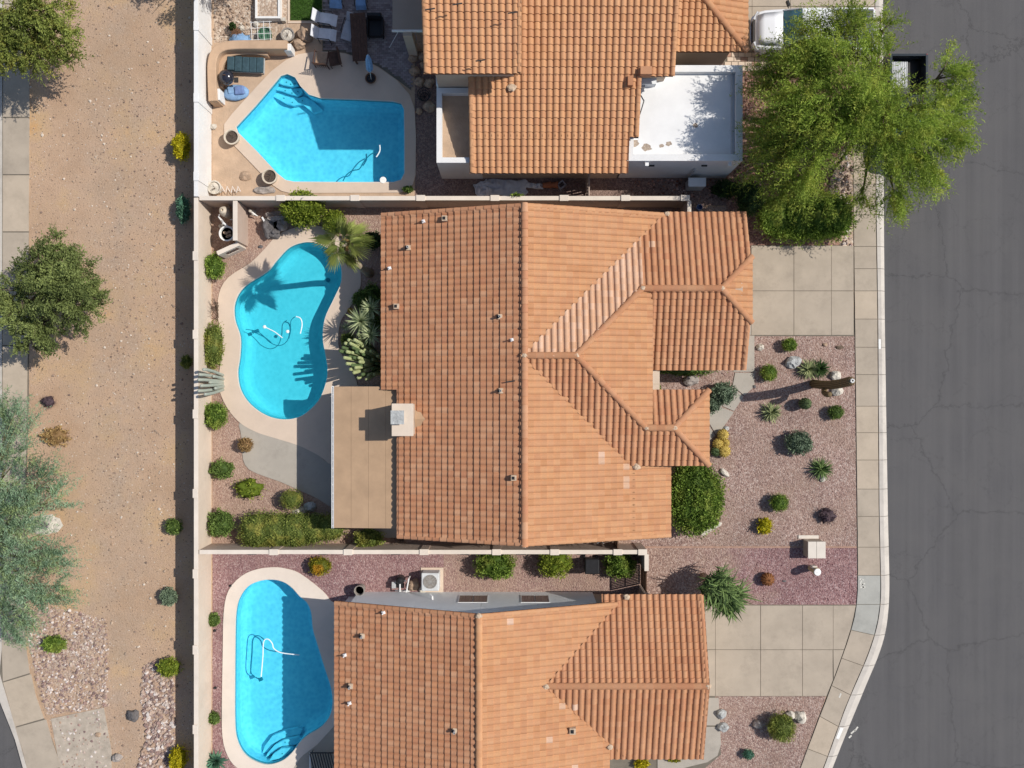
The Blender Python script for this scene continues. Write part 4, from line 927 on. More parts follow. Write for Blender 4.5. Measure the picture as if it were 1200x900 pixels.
planes = [
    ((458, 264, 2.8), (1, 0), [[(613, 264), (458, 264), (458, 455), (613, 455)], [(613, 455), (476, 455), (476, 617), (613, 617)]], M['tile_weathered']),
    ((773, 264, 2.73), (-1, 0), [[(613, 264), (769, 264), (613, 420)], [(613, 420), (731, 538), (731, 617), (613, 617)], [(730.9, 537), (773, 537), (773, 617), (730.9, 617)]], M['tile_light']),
    ((700, 263, 2.8), (0, 1), [[(738, 293), (611, 420.5), (666, 420.5), (738, 348.6)]], M['tile_pale']),
    ((700, 263, 2.8), (0, 1), [[(738, 293), (768, 263), (855, 263), (855, 315.6), (822, 348.6), (738, 348.6)]], M['tile']),
    ((748, 434, 2.8), (0, -1), [[(748, 348.6), (822, 348.6), (855, 381.6), (855, 434), (748, 434)]], M['tile']),
    ((857, 348.6, 3.505), (-1, 0), [[(822, 348.6), (857, 313.6), (857, 383.6)]], M['tile_light']),
    ((748.5, 420, 3.845), (-1, 0), [[(666, 420.5), (738, 348.6), (748.5, 348.6), (748.5, 496.5), (742, 496.5)]], M['tile_light']),
    ((700, 537, 3.37), (0, -1), [[(611, 420.5), (666, 420.5), (742, 496.5), (742, 537), (728, 537)], [(742, 496.5), (772, 496.5), (811.5, 537), (742, 537)]], M['tile']),
    ((748, 457, 3.387), (0, 1), [[(748.5, 496.5), (772, 496.5), (811.5, 457), (748.5, 457)]], M['tile']),
    ((811.5, 496, 3.387), (-1, 0), [[(772, 496.5), (811.5, 457), (811.5, 537)]], M['tile_light']),
]
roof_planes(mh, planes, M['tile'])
ridge(mh, (613, 617.5, 4.96), (613, 263.5, 4.96), M['tile_weathered'], r=.15)
ridge(mh, (666, 420.5, 4.99), (616, 420.5, 4.99), M['tile'], r=.15)
ridge(mh, (738, 348.6, 3.99), (666, 420.5, 4.99), M['tile'])
ridge(mh, (742, 496.5, 3.94), (666, 420.5, 4.99), M['tile'])
ridge(mh, (821, 348.6, 4.0), (739, 348.6, 4.0), M['tile'], r=.15)
ridge(mh, (857.5, 313.2, 3.5), (822, 348.6, 3.99), M['tile']); ridge(mh, (857.5, 384, 3.5), (822, 348.6, 3.99), M['tile'])
ridge(mh, (771, 496.5, 3.95), (743, 496.5, 3.95), M['tile'], r=.15)
ridge(mh, (812, 456.5, 3.39), (772, 496.5, 3.94), M['tile']); ridge(mh, (812, 537.5, 3.38), (772, 496.5, 3.94), M['tile'])
ridge(mh, (458, 265.5, 2.82), (612, 265.5, 4.94), M['tile_weathered'], 'rake_tile', .10); ridge(mh, (768, 265.5, 2.82), (614, 265.5, 4.94), M['tile_light'], 'rake_tile', .10)
ridge(mh, (476, 615.5, 3.05), (612, 615.5, 4.94), M['tile_weathered'], 'rake_tile', .10); ridge(mh, (773, 615.5, 2.75), (614, 615.5, 4.94), M['tile_light'], 'rake_tile', .10)
ridge(mh, (853.5, 264, 2.82), (853.5, 314, 3.5), M['tile'], 'rake_tile', .10); ridge(mh, (853.5, 433, 2.82), (853.5, 383, 3.5), M['tile'], 'rake_tile', .10)
for q in ((613, 420.5, 5.0), (666, 420.5, 5.0), (738, 348.6, 4.02), (822, 348.6, 4.0), (769, 264.5, 2.86), (772, 496.5, 3.95), (742, 496.5, 3.95), (613, 616.5, 4.96)): mortar(mh, *q, s=.13)
mortar(mh, 734, 539, 3.36, .18)
for q in ((478.5, 290, 'pipe'), (464.5, 359, 'box'), (521, 256, 'box'), (496, 259, 'small'), (456, 314, 'small'), (586, 371, 'pipe'), (600, 398, 'small'), (587, 458, 'pipe'), (598, 447, 'bar'), (602, 560, 'box')): vent(mh, q[0], q[1], zL(600 + (q[0] - 600) * .9) + .07, q[2], .17)
# chimney
ca = Wt(474.7, 471.5); cb = Wt(495.4, 503.7)
m = MB(); m.bx(ca[0], cb[1], 2.4, cb[0], ca[1], 4.32); ch = m.build('chimney', M['stucco'], mh)
m = MB(); m.bx(ca[0] - .04, cb[1] - .04, 4.32, cb[0] + .04, ca[1] + .04, 4.40); m.build('chimney_cap', M['wall_cream'], ch, bevel=.01)
fx, fy = P(466, 489, 4.6); m = MB(); m.box(fx, fy, 4.40, .46, .5, .28); m.build('flue_hood', M['metal_grey'], ch)
m = MB(); m.box(fx, fy, 4.68, .58, .6, .03); m.build('flue_cover', M['rock_blue'], ch)
m = MB(); k0 = Wt(495.6, 472); k1 = Wt(495.6, 503.5); k2 = Wt(507, 487.5); k3 = Wt(495.6, 487.5)
m.add([(k0[0], k0[1], zL(496) - .05), (k1[0], k1[1], zL(496) - .05), (k2[0], k2[1], zL(507) + .14), (k3[0], k3[1], zL(507) + .16)], [(0, 3, 2), (3, 1, 2), (0, 1, 3)]); m.build('cricket', M['metal_tan'], ch)
# patio cover
pc = MB(); x0, x1, y0, y1 = 404.4, 481, 452.8, 608
def pz(x): return 2.62 + (x - 404) * .0026
for i in range(4):
    a = x0 + (x1 - x0) * i / 4; b = x0 + (x1 - x0) * (i + 1) / 4 - .2
    m = MB(); m.prism([Wt(a, y0), Wt(b, y0), Wt(b, y1), Wt(a, y1)], wz(lambda x, y: pz(x) - .1), wz(lambda x, y: pz(x) + random.uniform(0, .002)))
    if i == 0: pco = m.build('patio_cover', M['metal_tan'], mh)
    else: m.build('cover_panel', M['metal_tan'], pco)
m = MB(); m.prism([Wt(x0 + 1, y0 + 1), Wt(x1 - 1, y0 + 1), Wt(x1 - 1, y1 - 1), Wt(x0 + 1, y1 - 1)], wz(lambda x, y: pz(x) - .14), wz(lambda x, y: pz(x) - .03)); m.build('cover_underside', M['metal_brown'], pco)
a = Wt(401.8, y0 - .5); b = Wt(x0 - .1, y1 + .5); m = MB(); m.bx(a[0], b[1], 2.5, a[0] + .02, a[1], 2.64); m.bx(a[0], b[1], 2.5, b[0], a[1], 2.52); m.bx(b[0] - .02, b[1], 2.5, b[0], a[1], 2.63)
for yy in np.arange(y0, y1, 9): q = Wt(402, yy); m.bx(q[0], q[1] - .01, 2.62, b[0], q[1] + .01, 2.645)
m.build('gutter', M['metal_white'], pco)
for yy in (458, 530, 602): q = Wt(408, yy); m = MB(); m.box(q[0], q[1], 0, .12, .12, 2.55); m.build('cover_post', M['metal_white'], pco)
for (cy, wd, pn) in ((300, 1.8, 2), (350, 1.2, 2), (400, 1.5, 2)): a = Wt(468, cy); window(mh, a[0], a[1], .9, 2.1, wd, 'y', -1, pn)
a = Wt(484, 520); window(mh, a[0], a[1], .1, 2.1, 2.4, 'y', -1, 3)
a = Wt(846, 348); m = MB(); m.bx(a[0], a[1] - 2.4, .03, a[0] + .04, a[1] + 2.4, 2.15); gd = m.build('garage_door', M['wall_cap'], mh)
for i in range(4): m = MB(); m.bx(a[0] + .04, a[1] - 2.38, .06 + i * .52, a[0] + .055, a[1] + 2.38, .54 + i * .52); m.build('door_panel', M['deck'], gd)
a = Wt(762, 560); window(mh, a[0], a[1], .8, 2.1, 2.0, 'y', 1, 2)
a = Wt(762, 470); m = MB(); m.bx(a[0], a[1] - .5, 0, a[0] + .06, a[1] + .5, 2.1); fd = m.build('front_door', M['wood'], mh); m = MB(); m.blob((a[0] + .09, a[1] - .4, 1.0), (.035, .035, .035), 0); m.build('door_handle', M['chrome'], fd)

# ---------------- lower house
lh = thing('tile_roofed_house', 'lower house with orange tile roof beside the long rounded pool', 'house', (*Wt(566, 800), 0))
zl2 = lambda x: 5.0 - s_ * (566 - x); zr2 = lambda x: 5.0 - s_ * (x - 566)
wallprism(lh, [(420, 693.5), (566, 693.5), (566, 960), (420, 960)], wz(lambda x, y: zl2(x) - .2), M['stucco_blue'])
wallprism(lh, [(566.2, 693.5), (694, 693.5), (694, 960), (566.2, 960)], wz(lambda x, y: zr2(x) - .2), M['stucco_blue'])
wallprism(lh, [(694.2, 696), (798, 696), (798, 769), (694.2, 769)], wz(lambda x, y: 2.8 + s_ * (y - 680.5) - .2 if x > 720 else 2.75), M['stucco'])
wallprism(lh, [(694.2, 769.2), (798, 769.2), (798, 848), (694.2, 848)], wz(lambda x, y: 4.035 - s_ * (y - 769.6) - .2), M['stucco'])
wallprism(lh, [(409, 699), (419.8, 699), (419.8, 712), (409, 712)], 2.3, M['stucco_blue'], 'wing_wall')
planes = [
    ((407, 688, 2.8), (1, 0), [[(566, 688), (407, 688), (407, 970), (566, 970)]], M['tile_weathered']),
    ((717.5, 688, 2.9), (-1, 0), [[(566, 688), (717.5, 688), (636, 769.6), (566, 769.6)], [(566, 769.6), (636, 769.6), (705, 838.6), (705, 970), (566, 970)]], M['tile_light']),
    ((725, 680.5, 2.8), (0, 1), [[(725, 680.5), (808, 680.5), (808, 769.6), (636, 769.6)], [(699, 680.5), (725, 680.5), (717.5, 688), (699, 688)]], M['tile']),
    ((725, 858.7, 2.8), (0, -1), [[(636, 769.6), (808, 769.6), (808, 858.7), (725, 858.7)], [(705, 838.6), (725, 858.7), (705, 858.7)]], M['tile']),
]
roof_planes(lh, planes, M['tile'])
ridge(lh, (566, 970, 5.01), (566, 688, 5.01), M['tile_light'], r=.15)
ridge(lh, (808, 769.6, 4.04), (638, 769.6, 4.04), M['tile'], r=.15)
ridge(lh, (407, 689.5, 2.82), (565, 689.5, 4.98), M['tile'], 'rake_tile', .10); ridge(lh, (714, 689.5, 2.97), (567, 689.5, 4.98), M['tile_light'], 'rake_tile', .10)
ridge(lh, (806.5, 681, 2.82), (806.5, 769, 4.02), M['tile'], 'rake_tile', .10); ridge(lh, (806.5, 858, 2.82), (806.5, 770, 4.02), M['tile'], 'rake_tile', .10)
for q in ((566, 689, 5.02), (636, 769.6, 4.05), (807, 769.6, 4.05), (725, 682, 2.9), (706, 843, 3.1)): mortar(lh, *q, s=.15)
for q in ((449, 718.5, 'small'), (424.5, 746, 'pipe'), (403.5, 768.5, 'small'), (410.5, 805, 'pipe'), (409, 825, 'small'), (533, 857, 'pipe')): vent(lh, q[0], q[1], zl2(600 + (q[0] - 600) * .9) + .07, q[2], .17)
vent(lh, 671, 856.5, zr2(664) + .07, 'box', .2)
for (x0, x1) in ((538, 571), (611, 643)):
    a = P(x0, 702, 1.4)[0]; b = P(x1, 702, 1.4)[0]; wy = Wt(0, 693.5)[1]; window(lh, (a + b) / 2, wy, .75, 2.05, b - a, 'x', 1, 2)
a = P(507.5, 699, 1.2); m = MB(); m.tube([(a[0], Wt(0, 693.5)[1], 1.5), (a[0], Wt(0, 693.5)[1] + .15, 1.55), (a[0] - .12, Wt(0, 693.5)[1] + .22, 1.4)], .045, 8); m.build('wall_lamp', M['metal_white'], lh)
a = Wt(420, 760); window(lh, a[0], a[1], .1, 2.1, 2.4, 'y', -1, 3)
a = Wt(798, 769); m = MB(); m.bx(a[0], a[1] - 2.4, .03, a[0] + .04, a[1] + 2.4, 2.15); m.build('garage_door', M['wall_cap'], lh)

# ---------------- upper house
uh = thing('tile_roofed_house', 'upper two level house with tile roof and white flat roofed garage wing', 'house', (*Wt(640, 100), 0))
wallprism(uh, [(562, 20), (722, 20), (722, 209), (562, 209)], wz(lambda x, y: 3.0 + s_ * (220 - y) - .2), M['stucco'])
wallprism(uh, [(722.2, 20), (765, 20), (765, 120), (722.2, 120)], wz(lambda x, y: 3.0 + s_ * (220 - y) - .2), M['stucco'])
wallprism(uh, [(520, 20), (602, 20), (602, 127), (520, 127)], wz(lambda x, y: 5.8 + s_ * (136 - y) - .2), M['stucco'], 'upper_storey_wall')
wallprism(uh, [(765.2, -70), (845, -70), (845, 77), (765.2, 77)], wz(lambda x, y: 2.8 + s_ * (86 - min(y, 86)) * .2 - .15), M['stucco'])
planes = [
    ((555, 220, 3.0), (0, -1), [[(555, 10), (770, 10), (770, 125.6), (555, 125.6)], [(555, 125.6), (735, 125.6), (735, 184), (555, 184)], [(555, 184), (725, 184), (725, 220), (555, 220)]], M['tile_light']),
    ((512, 136, 5.8), (0, -1), [[(512, 10), (608.6, 10), (608.6, 136), (512, 136)]], M['tile_light']),
    ((770, 86, 2.8), (0, -1), [[(770, 86), (857, 86), (781, 10), (770, 10)]], M['tile_light']),
    ((857, 0, 2.8), (-1, 0), [[(857, 86), (857, -60), (781, -60), (781, 10)]], M['tile_light']),
]
roof_planes(uh, planes, M['tile_light'])
for (x0, x1, y0, z0, yb) in ((555, 770, 10, 5.916, -190), (512, 608.6, 10, 7.55, -120)):      # rear slopes falling away beyond the ridge
    m = MB(); a = Wt(x0, y0); b = Wt(x1, yb); m.add([(a[0], a[1], z0), (b[0], a[1], z0), (b[0], b[1], z0 - (b[1] - a[1]) * SL3), (a[0], b[1], z0 - (b[1] - a[1]) * SL3)], [(0, 1, 2, 3)]); m.build('rear_roof_slope', M['tile_light'], uh)
ridge(uh, (857, 86.5, 2.8), (781, 10, 3.87), M['tile'], r=.14)
ridge(uh, (768.5, 125, 4.32), (768.5, 12, 5.88), M['tile_light'], 'rake_tile', .1); ridge(uh, (733.5, 183, 3.52), (733.5, 127, 4.3), M['tile_light'], 'rake_tile', .1)
ridge(uh, (556.5, 219, 3.02), (556.5, 137, 4.15), M['tile_light'], 'rake_tile', .1); ridge(uh, (607.2, 135, 5.82), (607.2, 12, 7.5), M['tile_light'], 'rake_tile', .1); ridge(uh, (513.5, 135, 5.82), (513.5, 12, 7.5), M['tile_light'], 'rake_tile', .1)
mortar(uh, 600, 138, 4.2, .2)
for q in ((536, 5, 'bar', 7.2), (601, 15, 'bar', 7.1), (563, 71, 'bar', 6.4), (504, 11, 'bar', 7.1)): vent(uh, q[0], q[1], q[3] + .08, q[2], .2)
a = P(757, 83, 4.6); m = MB(); m.box(a[0], a[1], 4.25, .5, .34, .45); m.build('roof_vent', M['tile'], uh)
a = P(738.5, 95, 4.4); m = MB(); m.box(a[0], a[1], 4.1, .22, .42, .4); m.build('roof_vent', M['tile'], uh)
# small parapet court at the rear corner
def parapet(house, x0, y0, x1, y1, h, floor, th, mat, fmat, skip=()):
    m = MB(); W0 = Wt(x0, y0); W1 = Wt(x1, y1)
    if 'l' not in skip: m.bx(W0[0], W1[1], -.05, W0[0] + th, W0[1], h)
    if 'r' not in skip: m.bx(W1[0] - th, W1[1], -.05, W1[0], W0[1], h)
    m.bx(W0[0] + th + .002, W1[1], -.05, W1[0] - th - .002, W1[1] + th, h)
    if 't' not in skip: m.bx(W0[0] + th + .002, W0[1] - th, -.05, W1[0] - th - .002, W0[1], h)
    p = m.build('parapet', mat, house)
    m = MB(); m.bx(W0[0] + th * .5, W1[1] + th * .5, floor - .2, W1[0] - th * .5, W0[1] - th * .5, floor); m.build('flat_roof', fmat, house); return p
parapet(uh, 518, 128, 566, 209.5, 3.05, 2.65, .24, M['stucco_white'], M['patio_dirt'])
a = Wt(518, 126.5); b = Wt(560, 118); m = MB(); m.bx(a[0], a[1], 0, b[0], b[1], 3.3); wb = m.build('wall', M['stucco_blue'], uh); m = MB(); m.bx(a[0] + .3, a[1] + .02, 3.3, a[0] + 1.0, b[1] - .05, 3.34); m.build('skylight', M['glass'], wb)
p2 = parapet(uh, 734.5, 105, 849.5, 208.5, 3.22, 2.92, .3, M['stucco_white'], M['roof_white'], skip=('l',))
a = Wt(724.5, 182); b = Wt(747, 208.5); m = MB(); m.bx(a[0], b[1], -.05, a[0] + .3, a[1], 3.22); m.bx(a[0] + .302, b[1], -.05, Wt(734.5, 0)[0] + .3015, b[1] + .3, 3.22); m.build('parapet', M['stucco_white'], uh)
a = Wt(725, 182); b = Wt(749, 208); m = MB(); m.bx(a[0] + .29, b[1] + .25, 2.7, b[0], a[1], 2.915); m.build('flat_roof', M['roof_white'], uh)
a = Wt(735, 118); b = Wt(756, 126); m = MB(); m.bx(a[0], b[1], 2.9, b[0], a[1], 3.3); m.build('roof_curb', M['stucco_blue'], uh)
a = P(749, 99, 3); m = MB(); m.box(a[0], a[1], 2.92, .5, .35, .25); m.build('roof_curb', M['metal_grey'], uh)
a = Wt(838.5, 110); b = Wt(839.8, 203); m = MB(); m.bx(a[0], b[1], 2.9, b[0], a[1], 3.05); m.build('roof_flashing', M['metal_grey'], uh)
for xx in (758, 855):
    a = P(xx, 190, 3.0); m = MB(); m.box(a[0], Wt(0, 208.5)[1] - .09, 2.95, .16, .18, .1); m.build('wall_lamp', M['metal_white'], uh)
for xx in (764, 826):
    a = P(xx, 193, 2.6); m = MB(); m.box(a[0], Wt(0, 208.5)[1] - .03, 2.45, .26, .08, .07); m.build('scupper', M['metal_dark'], uh)
a = P(812, 202, 1.4); m = MB(); m.tube([(a[0], Wt(0, 209)[1] - .05, .3), (a[0], Wt(0, 209)[1] - .05, 1.9)], .04, 8); m.build('conduit', M['metal_grey'], uh)
for (cx, dk) in ((577, 1), (593.5, 0)):
    a = P(cx, 203.5, 1.5); window(uh, a[0], Wt(0, 209)[1], .9, 1.9, .62, 'x', -1, 1)
# roof stains as real patches of dirt
for (xx, yy, r) in ((758, 173, .25), (775, 171, .12), (784, 168, .16), (815, 147, .16), (744, 168, .22)):
    a = P(xx, yy, 2.93); m = MB(); n = 12; m.add([(a[0] + math.cos(k * PI / 6) * r * random.uniform(.6, 1.2), a[1] + math.sin(k * PI / 6) * r * random.uniform(.5, .9), 2.925) for k in range(n)], [tuple(range(n))]); m.build('dirt_stain', plain('roof_dirt', (.42, .34, .27), .9, .3, 12), uh)
pts = [(749, 108, 0), (755, 118, 0), (752, 128, 0), (748, 140, 0)]
m = MB(); m.tube([(*P(x, y, 2.95), 2.94) for x, y, z in pts], .018, 5); m.build('roof_cable', M['metal_dark'], uh)
# rear patio cover in the upper house's shade
a = Wt(469, 62); b = Wt(506, -60); m = MB(); m.bx(a[0], a[1], 2.62, b[0], b[1], 2.74); pu = m.build('patio_cover', M['metal_brown'], uh)
m = MB(); m.bx(a[0] - .03, a[1] - .05, 2.58, b[0], a[1], 2.76); m.build('cover_edge', M['metal_white'], pu)
a = Wt(480, 66); m = MB(); m.bx(a[0], a[1] - .05, 0, a[0] + .42, a[1] + .42, 2.6); m.build('cover_post', M['stucco'], pu)
a = Wt(520, 40); window(uh, a[0], a[1], .1, 2.1, 2.2, 'y', -1, 3); a = Wt(520, 70); window(uh, a[0], a[1], 3.6, 4.6, 1.4, 'y', -1, 2)

# ================================================================ VEGETATION
# trees
tree(1004, 150, 'mesquite_tree', 'large bright green mesquite tree overhanging the street and white pickup', G['palo'], [
    (962, 45, 22, 5.2, .7), (990, 38, 26, 5.8, .8), (1022, 62, 22, 5.4, .7), (925, 78, 24, 4.8, .8), (950, 78, 28, 5.8, .9), (985, 78, 30, 6.4, 1.0), (1010, 108, 30, 7.0, 1.1), (1036, 128, 26, 6.2, .9),
    (1105, 88, 20, 4.6, .5), (1088, 128, 24, 5.2, .7), (1112, 118, 20, 4.8, .6), (1066, 140, 24, 5.8, .8), (1110, 152, 20, 4.8, .6), (1082, 165, 24, 5.2, .7), (1060, 188, 26, 4.8, .7), (1085, 198, 18, 4.2, .5), (1048, 228, 18, 3.8, .6),
    (1040, 95, 16, 5.6, .5), (1000, 128, 26, 6.6, .9), (905, 100, 16, 4.4, .6), (925, 118, 24, 5.4, .9), (958, 118, 28, 6.6, 1.0), (902, 150, 16, 4.2, .6), (930, 152, 26, 5.6, .9), (970, 150, 24, 6.4, .9), (915, 185, 22, 4.6, .7), (948, 188, 24, 5.2, .8), (890, 208, 10, 3.6, .4), (925, 215, 18, 4, .6), (957, 225, 15, 3.8, .5), (1006, 148, 18, 6.2, .7), (1032, 24, 12, 4.6, .4), (1030, 165, 22, 5.8, .7), (1010, 232, 12, 3.5, .4)],
    trunk_h=1.7, trunk_r=.24, bark='bark', ll=.16, lw=.034, dens=6.6, droop=.35, twig=1.1, tmean=.5, swirl=.45)
tree(1, 25, 'mesquite_tree', 'olive green tree in the upper left corner over the west sidewalk', G['olive'], [
    (15, 18, 42, 3.9, .9), (52, 18, 34, 3.8, .9), (66, 45, 28, 3.4, .8), (38, 55, 32, 3.6, .8), (5, 55, 30, 3.4, .8), (-25, 40, 40, 3.8, .8)],
    trunk_h=1.2, trunk_r=.16, ll=.14, lw=.05, dens=3.6, droop=.4, twig=.6, tmean=.5, swirl=.3)
tree(62, 345, 'mesquite_tree', 'round dull green tree standing in the dirt beside the west sidewalk', G['acacia'], [
    (62, 300, 26, 3.2, .7), (85, 318, 26, 3.3, .7), (45, 312, 26, 3.2, .7), (100, 345, 24, 2.9, .7), (60, 345, 34, 4.0, .9), (25, 342, 28, 3.2, .7), (90, 368, 24, 2.9, .7), (52, 382, 26, 2.8, .7), (20, 372, 24, 2.8, .7), (75, 335, 26, 4.2, .6), (4, 350, 22, 2.6, .6), (35, 400, 16, 2.3, .5)],
    trunk_h=1.0, trunk_r=.16, ll=.13, lw=.05, dens=4.6, droop=.35, twig=.5, tmean=.5, swirl=.3)
tree(6, 640, 'palo_verde_tree', 'feathery blue green tree spreading over the west sidewalk', G['blue'], [
    (8, 495, 28, 3.2, .6), (10, 530, 24, 2.8, .5), (48, 560, 20, 2.9, .4), (10, 572, 28, 3.4, .5), (58, 585, 16, 2.8, .35), (25, 605, 24, 3.4, .5), (15, 640, 30, 3.8, .6), (52, 655, 26, 3.2, .5), (20, 685, 34, 3.6, .6), (60, 695, 20, 3.0, .45), (8, 730, 26, 3.0, .5), (-25, 610, 40, 4, .8), (-25, 690, 40, 4, .8)],
    trunk_h=1.2, trunk_r=.17, bark='bark_green', ll=.17, lw=.035, dens=2.9, droop=.45, twig=.9, tmean=.5, swirl=.45)
tree(272, -22, 'mesquite_tree', 'tree beyond the top edge casting lacy shade on the desert strip', G['olive'], [
    (240, -72, 36, 3.8, .8), (275, -70, 36, 3.8, .8), (205, -90, 36, 3.6, .7), (255, -110, 40, 4, .8), (180, -75, 22, 3.2, .5)], trunk_h=1.3, trunk_r=.15, ll=.14, lw=.05, dens=1.5, twig=.6)
# desert strip shrubs
DS = 'shrubs along the foot of the back wall'
shrub(213, 172, 10, 17, 1.0, G['yellow'], 'upright yellow shrub against the white part of the back wall', ll=.12, lw=.05, group=DS)
shrub(215, 246, 8, 16, .9, G['teal'], 'blue green shrub near the join of white and cream wall', ll=.13, lw=.05, group=DS)
shrub(219, 424, 7, 8, .5, G['olive'], 'smallest shrub in the wall shade left of the middle pool', group=DS)
shrub(204, 617, 10, 10, .65, G['green'], 'round green shrub casting shade on dirt at the wall shadow edge', lump=.1, group=DS)
shrub(198, 699, 10.5, 10.5, .65, G['grey'], 'grey green round shrub on dirt level with the lower house top', lump=.1, group=DS)
shrub(198, 782, 13, 11, .7, G['lime'], 'straggly yellow green shrub at the head of the cobble swale', lump=.3, group=DS)
shrub(209, 889, 11, 14, .8, G['yellow'], 'yellow shrub beside the cobble swale at the bottom edge', group=DS)
shrub(64.5, 755, 14, 10, .6, G['bright'], 'low green bush in the middle of the river rock bed')
shrub(65, 511, 15, 10, .4, G['dry'], 'yellowish dry grass clump on the open dirt', cat='grass clump', lump=.35)
shrub(57, 471, 8, 7, .3, G['purple'], 'small dead twiggy shrub on the open dirt', lump=.4, n=260, ll=.16, lw=.014)
# back yard of the middle house
shrub(356, 246, 24.5, 20, 1.9, G['lime'], 'big squarish clipped yellow green shrub against the boundary wall', ll=.12, lw=.06, boxy=.25, lump=.08, tm=.42)
shrub(392, 260, 14, 14, 1.2, G['lime'], 'rounded shrub between the clipped shrub and the palm', lump=.1, tm=.35)
shrub(438, 282, 12, 11, 1.0, G['dark'], 'dark shrub in shade at the middle house rear corner')
shrub(425, 352, 12, 12, .9, G['green'], 'green shrub in the shade north of the spiky agaves', tm=.35)
shrub(437, 345, 11, 13, .9, G['green'], 'dark green filler shrub under the eave above the spiky agaves', lump=.3)
shrub(433, 378, 12, 16, .8, G['green'], 'green filler shrub low between the three spiky agaves', lump=.35, tm=.6)
shrub(407, 398, 8, 8, .5, G['olive'], 'small bushy plant at the deck edge above the columnar cactus', lump=.3)
shrub(251.5, 312.5, 12.5, 15, 1.1, G['bright'], 'green shrub under the cream wall below the grille wall', lump=.16)
shrub(251, 405, 11.5, 29, 1.2, G['olive'], 'long upright hedge along the wall left of the middle pool', lump=.15, ll=.1)
shrub(253, 487, 14, 16.5, 1.2, G['bright'], 'squarish green shrub below the white ribbed cacti', lump=.12, tm=.45)
shrub(260, 550, 14, 11, .7, G['green'], 'loose green shrub on gravel left of the curved grey patio', lump=.3, tm=.55)
shrub(292, 572, 17, 12, .7, G['lime'], 'open yellow green shrub on gravel below the curved patio', lump=.4, n=500)
shrub(259, 613, 15, 16, 1.0, G['green'], 'shrub tucked in the lower left corner of the middle yard', lump=.25, tm=.55)
shrub(342, 585, 13.5, 12.5, 1.0, G['olive'], 'tight clipped ball shrub at the patio edge', lump=.03, ll=.06, lw=.03, n=1500, shell=.9)
shrub(343, 621, 64, 25, 1.3, G['olive'], 'long lobed hedge along the lower boundary wall', cat='hedge', name='hedge', n=7000, ll=.09, lw=.045, lobes=[(-.62, -.02, .40, 1.0), (-.3, -.02, .40, .96), (.05, 0, .42, .95), (.4, .08, .36, .8), (.68, .12, .33, .72)], lump=.10, tm=.55)
shrub(432, 631, 17, 13, 1.1, G['olive'], 'shrub between the patio cover and the lower boundary wall', lump=.2)
shrub(288, 521, 9, 8.5, .75, G['dry'], 'brown dried ball shrub at the corner of the curved patio', lump=.08, tm=.35)
# side and front yards
shrub(580, 662, 25, 17, 1.2, G['bright'], 'leafiest and westernmost of the three shrubs below the boundary wall', lump=.2, group='shrubs in the narrow side yard')
shrub(650, 659, 19.5, 16, 1.2, G['lime'], 'yellowish shrub between two green ones below the boundary wall', lump=.2, group='shrubs in the narrow side yard')
shrub(727, 662, 18.5, 15, 1.2, G['bright'], 'green shrub beside the slatted side gate', lump=.2, tm=.4, group='shrubs in the narrow side yard')
shrub(817, 579, 33, 47, 1.5, G['bright'], 'large rounded dense green bush at the corner of the middle house front', n=8200, ll=.13, lw=.06, lobes=[(-.25, -.15, .85, .92), (.1, -.1, .9, .9), (-.2, .1, .75, .95)], lump=.09, tm=.45)
shrub(847, 461, 15, 13, .9, G['grey'], 'grey green shrub in the bend of the front walkway', lump=.22)
shrub(833, 473, 12, 11, .7, G['grey'], 'low grey green shrub beside the entry roof corner', lump=.22, tm=.35)
shrub(768, 456, 7, 6, .6, G['bright'], 'small green shrub in the entry court by the roof edge')
shrub(800, 433, 40, 8, .5, G['green'], 'strip of low plants in shade under the garage eave', n=900, lump=.3)
shrub(925, 404, 9.5, 8.5, .6, G['bright'], 'round green shrub nearest the driveway', lump=.06, ll=.08, lw=.035, n=900)
shrub(901, 437, 10.5, 10.5, .65, G['bright'], 'round green shrub beside the front walkway above the spiky one', lump=.06, ll=.08, lw=.035, n=1000, tm=.6)
shrub(979, 483, 9.5, 9, .6, G['green'], 'round mottled shrub on gravel near the sidewalk', lump=.1, ll=.08, lw=.04, n=900, tm=.55)
shrub(936, 519, 16, 14.5, .85, G['grey'], 'widest round grey green shrub on the front gravel', lump=.12, tm=.35)
shrub(913, 589, 12, 11.5, .75, G['bright'], 'round green shrub above the yellow flowering plant', lump=.06, ll=.08, lw=.035, n=1100)
shrub(896, 616, 9, 10, .55, G['yellow'], 'yellow flowering plant left of the utility box', lump=.35, n=420)
shrub(969, 604, 10, 9, .4, G['purple'], 'small dark dried plant above the utility box', lump=.45, n=320, ll=.18, lw=.02)
shrub(915.5, 852, 17, 17, 1.0, G['olive'], 'rounded olive shrub in the lower front gravel bed', lump=.12, ll=.14, lw=.025, tm=.6)
shrub(877, 884, 7, 6, .45, G['teal'], 'small green cactus like plant near the bottom edge', lump=.1, ll=.06)
shrub(752, 895, 9, 6, .4, G['yellow'], 'small yellow plant below the lower garage roof')
shrub(790, 889, 9, 4, .3, G['lantana'], 'low yellow orange flowers tight under the lower garage eave')
shrub(878, 233, 17, 22, 1.6, G['dark'], 'dark clipped shrub at the corner by the garage roof', lump=.05, n=2600, ll=.07, tm=.6)
shrub(850, 222, 18, 10, .7, G['dark'], 'low dark shrub by the grey equipment box', lump=.3, tm=.6)
shrub(944, 257, 58, 29, 1.2, G['bright_hedge'], 'wide hedge above the middle driveway under the mesquite', cat='hedge', name='hedge', n=9500, ll=.12, lw=.055, lobes=[(-.55, .05, .46, .95), (-.2, .0, .46, .98), (.2, .0, .46, .95), (.55, .1, .45, .95)], lump=.14, tm=.5)
